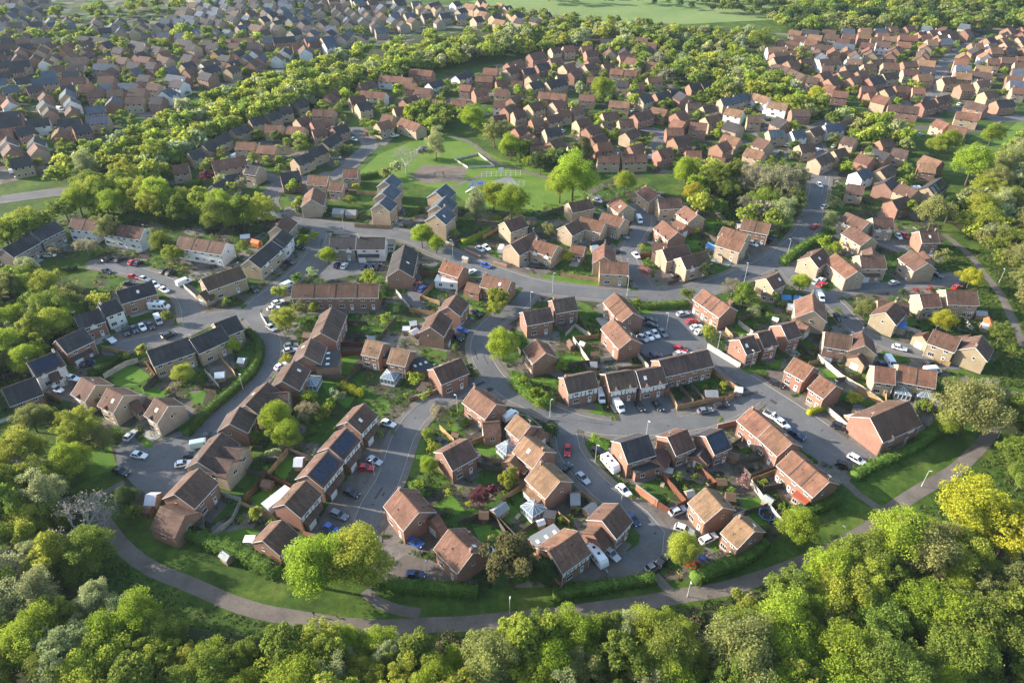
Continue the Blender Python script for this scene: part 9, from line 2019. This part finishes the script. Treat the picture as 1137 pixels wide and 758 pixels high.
for (c,a,col,t,label) in CARS:
 col=CARC[col]
 P,wh=vproto(t); z=.005+.1*0
 root=empty(KIND[t][0],(c[0],c[1],.04),a); tag(root,label,KIND[t][1],'vehicles parked round the estate')
 for nm_,me,loc,paint in P: place(nm_,me,root,loc,col=col if paint else None)
 for x,y in wh: place('wheel',WHL,root,(x,y,.33))
for (c,h,label) in LAMPS:
 root=empty('street_lamp',(c[0],c[1],0),random.Random(int(c[0]*9)).uniform(0,6.28)); tag(root,label,'street lamp','street lamps')
 mb=MB(); mb.tube((0,0,-.2),(0,0,1.2),.085,.08,'galv',8); mb.tube((0,0,1.2),(0,0,h),.055,.045,'galv',8); mb.obj('pole',root)
 mb=MB(); mb.tube((-.05,0,h),(.35,0,h+.06),.04,.035,'galv',6); mb.box(.2,.78,-.12,.12,h+.02,h+.14,'galv'); mb.box(.26,.74,-.09,.09,h-.03,h+.018,'lamp_lens'); mb.obj('lamp_head',root)
def skinned(name,V,E,mats,facemat):
 me=bpy.data.meshes.new(name+'_cage'); me.from_pydata([v[:3] for v in V],E,[])
 o=link(bpy.data.objects.new(name+'_cage',me)); md=o.modifiers.new('Skin','SKIN'); 
 sv=me.skin_vertices[0].data if me.skin_vertices else None
 if sv is None: 
  bm=bmesh.new(); bm.from_mesh(me); bm.verts.layers.skin.verify(); bm.to_mesh(me); bm.free(); sv=me.skin_vertices[0].data
 for i,v in enumerate(V): sv[i].radius=(v[3],v[3]*(v[4] if len(v)>4 else 1)); sv[i].use_root=(i==0)
 s2=o.modifiers.new('S','SUBSURF'); s2.levels=1; s2.render_levels=1
 dg=bpy.context.evaluated_depsgraph_get(); dg.update(); m2=bpy.data.meshes.new_from_object(o.evaluated_get(dg)); m2.name=name
 bpy.data.objects.remove(o); m2.materials.clear()
 for m in mats: m2.materials.append(m)
 for p in m2.polygons: p.material_index=facemat(p.center); p.use_smooth=True
 return m2
SKIN=mat('skin',(.50,.33,.25),.6); HAIR=mat('hair',(.035,.025,.018),.8); 
def person(c,hd,tone,label):
 jk=mat('jacket',{'k':(.02,.022,.028),'r':(.32,.03,.03)}[tone],.85); tr=mat('trousers',(.025,.028,.04),.85); sh=mat('shoe',(.02,.02,.02),.6)
 V=[(0,0,.95,.15,.72),(0,0,1.18,.145,.7),(0,0,1.40,.155,.62),(0,0,1.50,.06),(.01,0,1.60,.085),(.015,0,1.70,.10),(.01,0,1.77,.06)]
 E=[(0,1),(1,2),(2,3),(3,4),(4,5),(5,6)]
 for s,f in ((1,1),(-1,-1)):
  b=len(V)
  V+=[(0,s*.10,.88,.088),(.13*f,s*.10,.50,.062),(.22*f-(.10 if f<0 else 0),s*.10,.10,.043),(.22*f+(.02 if f<0 else .13),s*.10,.045,.042)]
  E+=[(0,b),(b,b+1),(b+1,b+2),(b+2,b+3)]
  b=len(V)
  V+=[(0,s*.20,1.41,.062),(-.10*f,s*.25,1.15,.046),(-.06*f+.06,s*.25,.92,.034),(-.04*f+.09,s*.25,.86,.036)]
  E+=[(2,b),(b,b+1),(b+1,b+2),(b+2,b+3)]
  for q in range(4):
   k=len(V); x0=-.04*f+.09+(q-1.5)*.018; V+=[(x0,s*.25,.81,.010),(x0+.01,s*.245,.77-.01*(q in(0,3)),.008)]; E+=[(b+3,k),(k,k+1)]
  k=len(V); V+=[(-.04*f+.13,s*.235,.84,.011),(-.04*f+.145,s*.23,.81,.009)]; E+=[(b+3,k),(k,k+1)]
 me=skinned('person',V,E,[jk,tr,sh,SKIN,HAIR],lambda p:2 if p.z<.10 else (1 if p.z<.93 and abs(p.y)<.19 else (3 if (p.z<.90 or p.z>1.52) else 0)))
 o=place('person',me,None,(c[0],c[1],.03),R_(hd)); tag(o,label,'person')
 mb=MB(); n=8; rings=[]
 for i,(z,r) in enumerate(((1.66,.108),(1.74,.112),(1.80,.085),(1.835,.03))): rings.append([( -.012+r*math.cos(t*math.pi/4)*(1 if math.cos(t*math.pi/4)<.3 or i>1 else .55),r*math.sin(t*math.pi/4)*.92,z) for t in range(n)])
 mb.v=[v for r in rings for v in r]; mb.f=[(i*n+j,i*n+(j+1)%n,(i+1)*n+(j+1)%n,(i+1)*n+j) for i in range(3) for j in range(n)]+[tuple(3*n+j for j in range(n))]; mb.m=[0]*len(mb.f)
 hm=bpy.data.meshes.new('hair'); hm.from_pydata(mb.v,[],mb.f); hm.materials.append(HAIR); place('hair',hm,o)
PL=['person in dark clothes walking on the footpath left of the big tree shadow','person in black walking at the wood edge below the ragged conifer','person in red top standing beside the van on the timbered house drive']
for (c,hd,t),l in zip(PEOPLE,PL): person(c,hd,t,l)
for c in DOGS:
 V=[(-.22,0,.42,.11),(0,0,.42,.105),(.22,0,.44,.125),(.36,0,.55,.075),(.46,0,.62,.075),(.58,0,.59,.04)]; E=[(0,1),(1,2),(2,3),(3,4),(4,5)]
 for x,k in ((-.24,0),(.24,2)):
  for s in (-1,1):
   b=len(V); q=-.07 if k==0 else .0
   V+=[(x+(.04 if k==0 else 0),s*.08,.30,.05),(x+q,s*.08,.16,.028),(x,s*.08,.03,.026)]; E+=[(k,b),(b,b+1),(b+1,b+2)]
 b=len(V); V+=[(-.38,0,.50,.025),(-.50,0,.58,.015)]; E+=[(0,b),(b,b+1)]
 for s in (-1,1): b=len(V); V+=[(.44,s*.06,.70,.022)]; E+=[(4,b)]
 me=skinned('dog',V,E,[mat('fur',(.07,.035,.022),.9)],lambda p:0); o=place('dog',me,None,(c[0],c[1],.03),R_(150)); tag(o,'small brown dog walking on the footpath behind the person','dog')
PAINTB=mat('blue_paint',(.05,.08,.42),.5); M['bluep']=PAINTB
x,y=ground_at(530,210); root=empty('climbing_frame',(x,y,0),.4); tag(root,'blue lattice climbing frame beside the ball court in the park','climbing frame')
mb=MB()
for i in range(4):
 for j in range(3): mb.tube((i*2-3,j*2-2,-.1),(i*2-3,j*2-2,3.4),.08,.08,'bluep',6)
mb.obj('post',root)
mb=MB()
for z in (1.2,2.2,3.3):
 for j in range(3): mb.tube((-3,j*2-2,z),(3,j*2-2,z),.06,.06,'bluep',5)
 for i in range(4): mb.tube((i*2-3,-2,z),(i*2-3,2,z),.06,.06,'bluep',5)
mb.obj('rail',root)
mb=MB(); mb.box(-3,-1,-2,0,1.5,1.6,'galv'); mb.box(1,3,0,2,1.9,2.0,'bluep'); mb.obj('platform',root)
mb=MB(); mb.add([(-3,-1.8,1.55),(-3,-1.1,1.55),(-6,-1.1,.2),(-6,-1.8,.2)],[(0,1,2,3)],'galv'); o=mb.obj('slide',root); md=o.modifiers.new('S','SOLIDIFY'); md.thickness=.06
x,y=ground_at(558,202); root=empty('ball_court_fence',(x,y,0),.12); tag(root,'grey steel ball court fence with white backboard in the park','fence')
mb=MB()
for i in range(9):
 for s in (-1,1): mb.tube((i*2.2-8.8,s*6,-.1),(i*2.2-8.8,s*6,2.6),.06,.06,'galv',5)
for s in (-1,1):
 for z in (.6,1.6,2.5): mb.tube((-8.8,s*6,z),(8.8,s*6,z),.035,.035,'galv',4)
mb.obj('rail_fence',root)
mb=MB(); mb.box(-1.1,1.1,5.75,5.85,2.5,4.2,'white_trim'); mb.tube((0,5.95,0),(0,5.95,3.4),.09,.09,'galv',6); mb.obj('backboard',root)
x,y=ground_at(488,197); root=empty('play_swing',(x,y,0),.3); tag(root,'dark swing frame standing on the bare earth play area','swing')
mb=MB()
for s in (-1,1):
 for q in (-1,1): mb.tube((s*2.,q*1.2,-.1),(s*2.,0,2.6),.07,.07,'black_beam',6)
mb.tube((-2.2,0,2.6),(2.2,0,2.6),.07,.07,'black_beam',6); mb.obj('frame',root)
for xx in (-.8,.8):
 mb=MB(); mb.box(xx-.25,xx+.25,-.15,.15,.5,.55,'tyre')
 for q in (-.22,.22): mb.tube((xx+q,0,.55),(xx+q,0,2.6),.015,.015,'galv',4)
 mb.obj('swing_seat',root)
def trampoline(px,py,label):
 x,y=ground_at(px,py); root=empty('trampoline',(x,y,0)); tag(root,label,'trampoline')
 mb=MB(); n=20; r=1.8
 mb.add([(r*.88*math.cos(i*math.pi/10),r*.88*math.sin(i*math.pi/10),.80) for i in range(n)],[tuple(range(n))],'tyre'); mb.obj('bounce_mat',root)
 mb=MB()
 for i in range(n): a,b=i*math.pi/10,(i+1)*math.pi/10; mb.tube((r*math.cos(a),r*math.sin(a),.8),(r*math.cos(b),r*math.sin(b),.8),.12,.12,'blue_sheet',5)
 mb.obj('rim_pad',root)
 mb=MB()
 for i in range(0,n,3): a=i*math.pi/10; mb.tube((r*1.02*math.cos(a),r*1.02*math.sin(a),-.05),(r*1.02*math.cos(a),r*1.02*math.sin(a),2.3),.03,.03,'galv',5)
 mb.obj('net_pole',root)
trampoline(851,573,'round trampoline with net poles on the lawn behind the garden fence')
def table_set(px,py,label,sun=False):
 x,y=ground_at(px,py); root=empty('garden_table',(x,y,0),px*.1); tag(root,label,'garden table')
 mb=MB(); mb.box(-.8,.8,-.45,.45,.70,.75,'fence_wood'); mb.obj('table_top',root,(.35,.27,.18))
 for sx in (-.7,.7):
  for sy in (-.36,.36):
   mb=MB(); mb.box(sx-.04,sx+.04,sy-.04,sy+.04,0,.70,'fence_wood'); mb.obj('leg',root,(.3,.22,.15))
table_set(548,474,'wooden garden table on the patio behind the corner house with chimney'); table_set(575,575,'garden table on the lawn behind the glass conservatory house'); table_set(765,518,'garden table in the red fenced garden'); table_set(735,540,'garden table on gravel behind the big lit gable house'); table_set(425,400,'garden table behind the two tan roofed houses')
m=bpy.data.materials.new('haze'); m.use_nodes=True; t=m.node_tree; t.nodes.clear(); out=t.nodes.new('ShaderNodeOutputMaterial'); pv=t.nodes.new('ShaderNodeVolumePrincipled')
pv.inputs['Color'].default_value=(.62,.80,1.0,1); pv.inputs['Density'].default_value=HAZE=.00005; pv.inputs['Anisotropy'].default_value=.1; t.links.new(pv.outputs[0],out.inputs['Volume'])
mb=MB(); mb.box(-2500,2500,-350,2500,-1.0,136.,'white_trim'); o=mb.obj('haze'); o.data.materials.clear(); o.data.materials.append(m); o['kind']='stuff'; tag(o,'thin pale haze softening the far houses and woods','haze')
SUN_AZ=R_(180-11); SUN_EL=R_(20.5)
sd=bpy.data.lights.new('sun','SUN'); sd.energy=5.0; sd.angle=R_(.53); sd.color=(1.,.91,.79)
so=link(bpy.data.objects.new('sun',sd)); dv=Vector((math.cos(SUN_EL)*math.cos(SUN_AZ),math.cos(SUN_EL)*math.sin(SUN_AZ),math.sin(SUN_EL)))
so.rotation_euler=dv.to_track_quat('Z','Y').to_euler(); so.location=(0,0,200)
w=bpy.data.worlds.new('World'); scn.world=w; w.use_nodes=True; nt=w.node_tree; bg=nt.nodes['Background']; bg.inputs['Strength'].default_value=.15
sk=nt.nodes.new('ShaderNodeTexSky'); sk.sky_type='NISHITA'; sk.sun_disc=False; sk.sun_elevation=SUN_EL; sk.sun_rotation=math.pi/2-SUN_AZ; sk.altitude=120; sk.air_density=1.2; sk.dust_density=1.2
nt.links.new(sk.outputs[0],bg.inputs['Color'])
cd=bpy.data.cameras.new('camera'); cd.sensor_width=36; cd.lens=788/1137*36; cd.clip_start=1; cd.clip_end=6000
co=link(bpy.data.objects.new('camera',cd)); co.location=(0,0,CAMH); co.rotation_euler=(R_(90-36),0,0); scn.camera=co
scn.render.engine='CYCLES'; scn.cycles.use_denoising=True
try: scn.cycles.denoiser='OPENIMAGEDENOISE'
except Exception: pass
scn.cycles.max_bounces=6; scn.cycles.diffuse_bounces=3; scn.cycles.glossy_bounces=2; scn.cycles.transmission_bounces=2; scn.cycles.volume_bounces=0; scn.cycles.transparent_max_bounces=4
scn.cycles.volume_step_rate=10
vs=scn.view_settings; vs.view_transform='Standard'; vs.look='None'; vs.gamma=1; vs.exposure=1.42; vs.use_curve_mapping=False
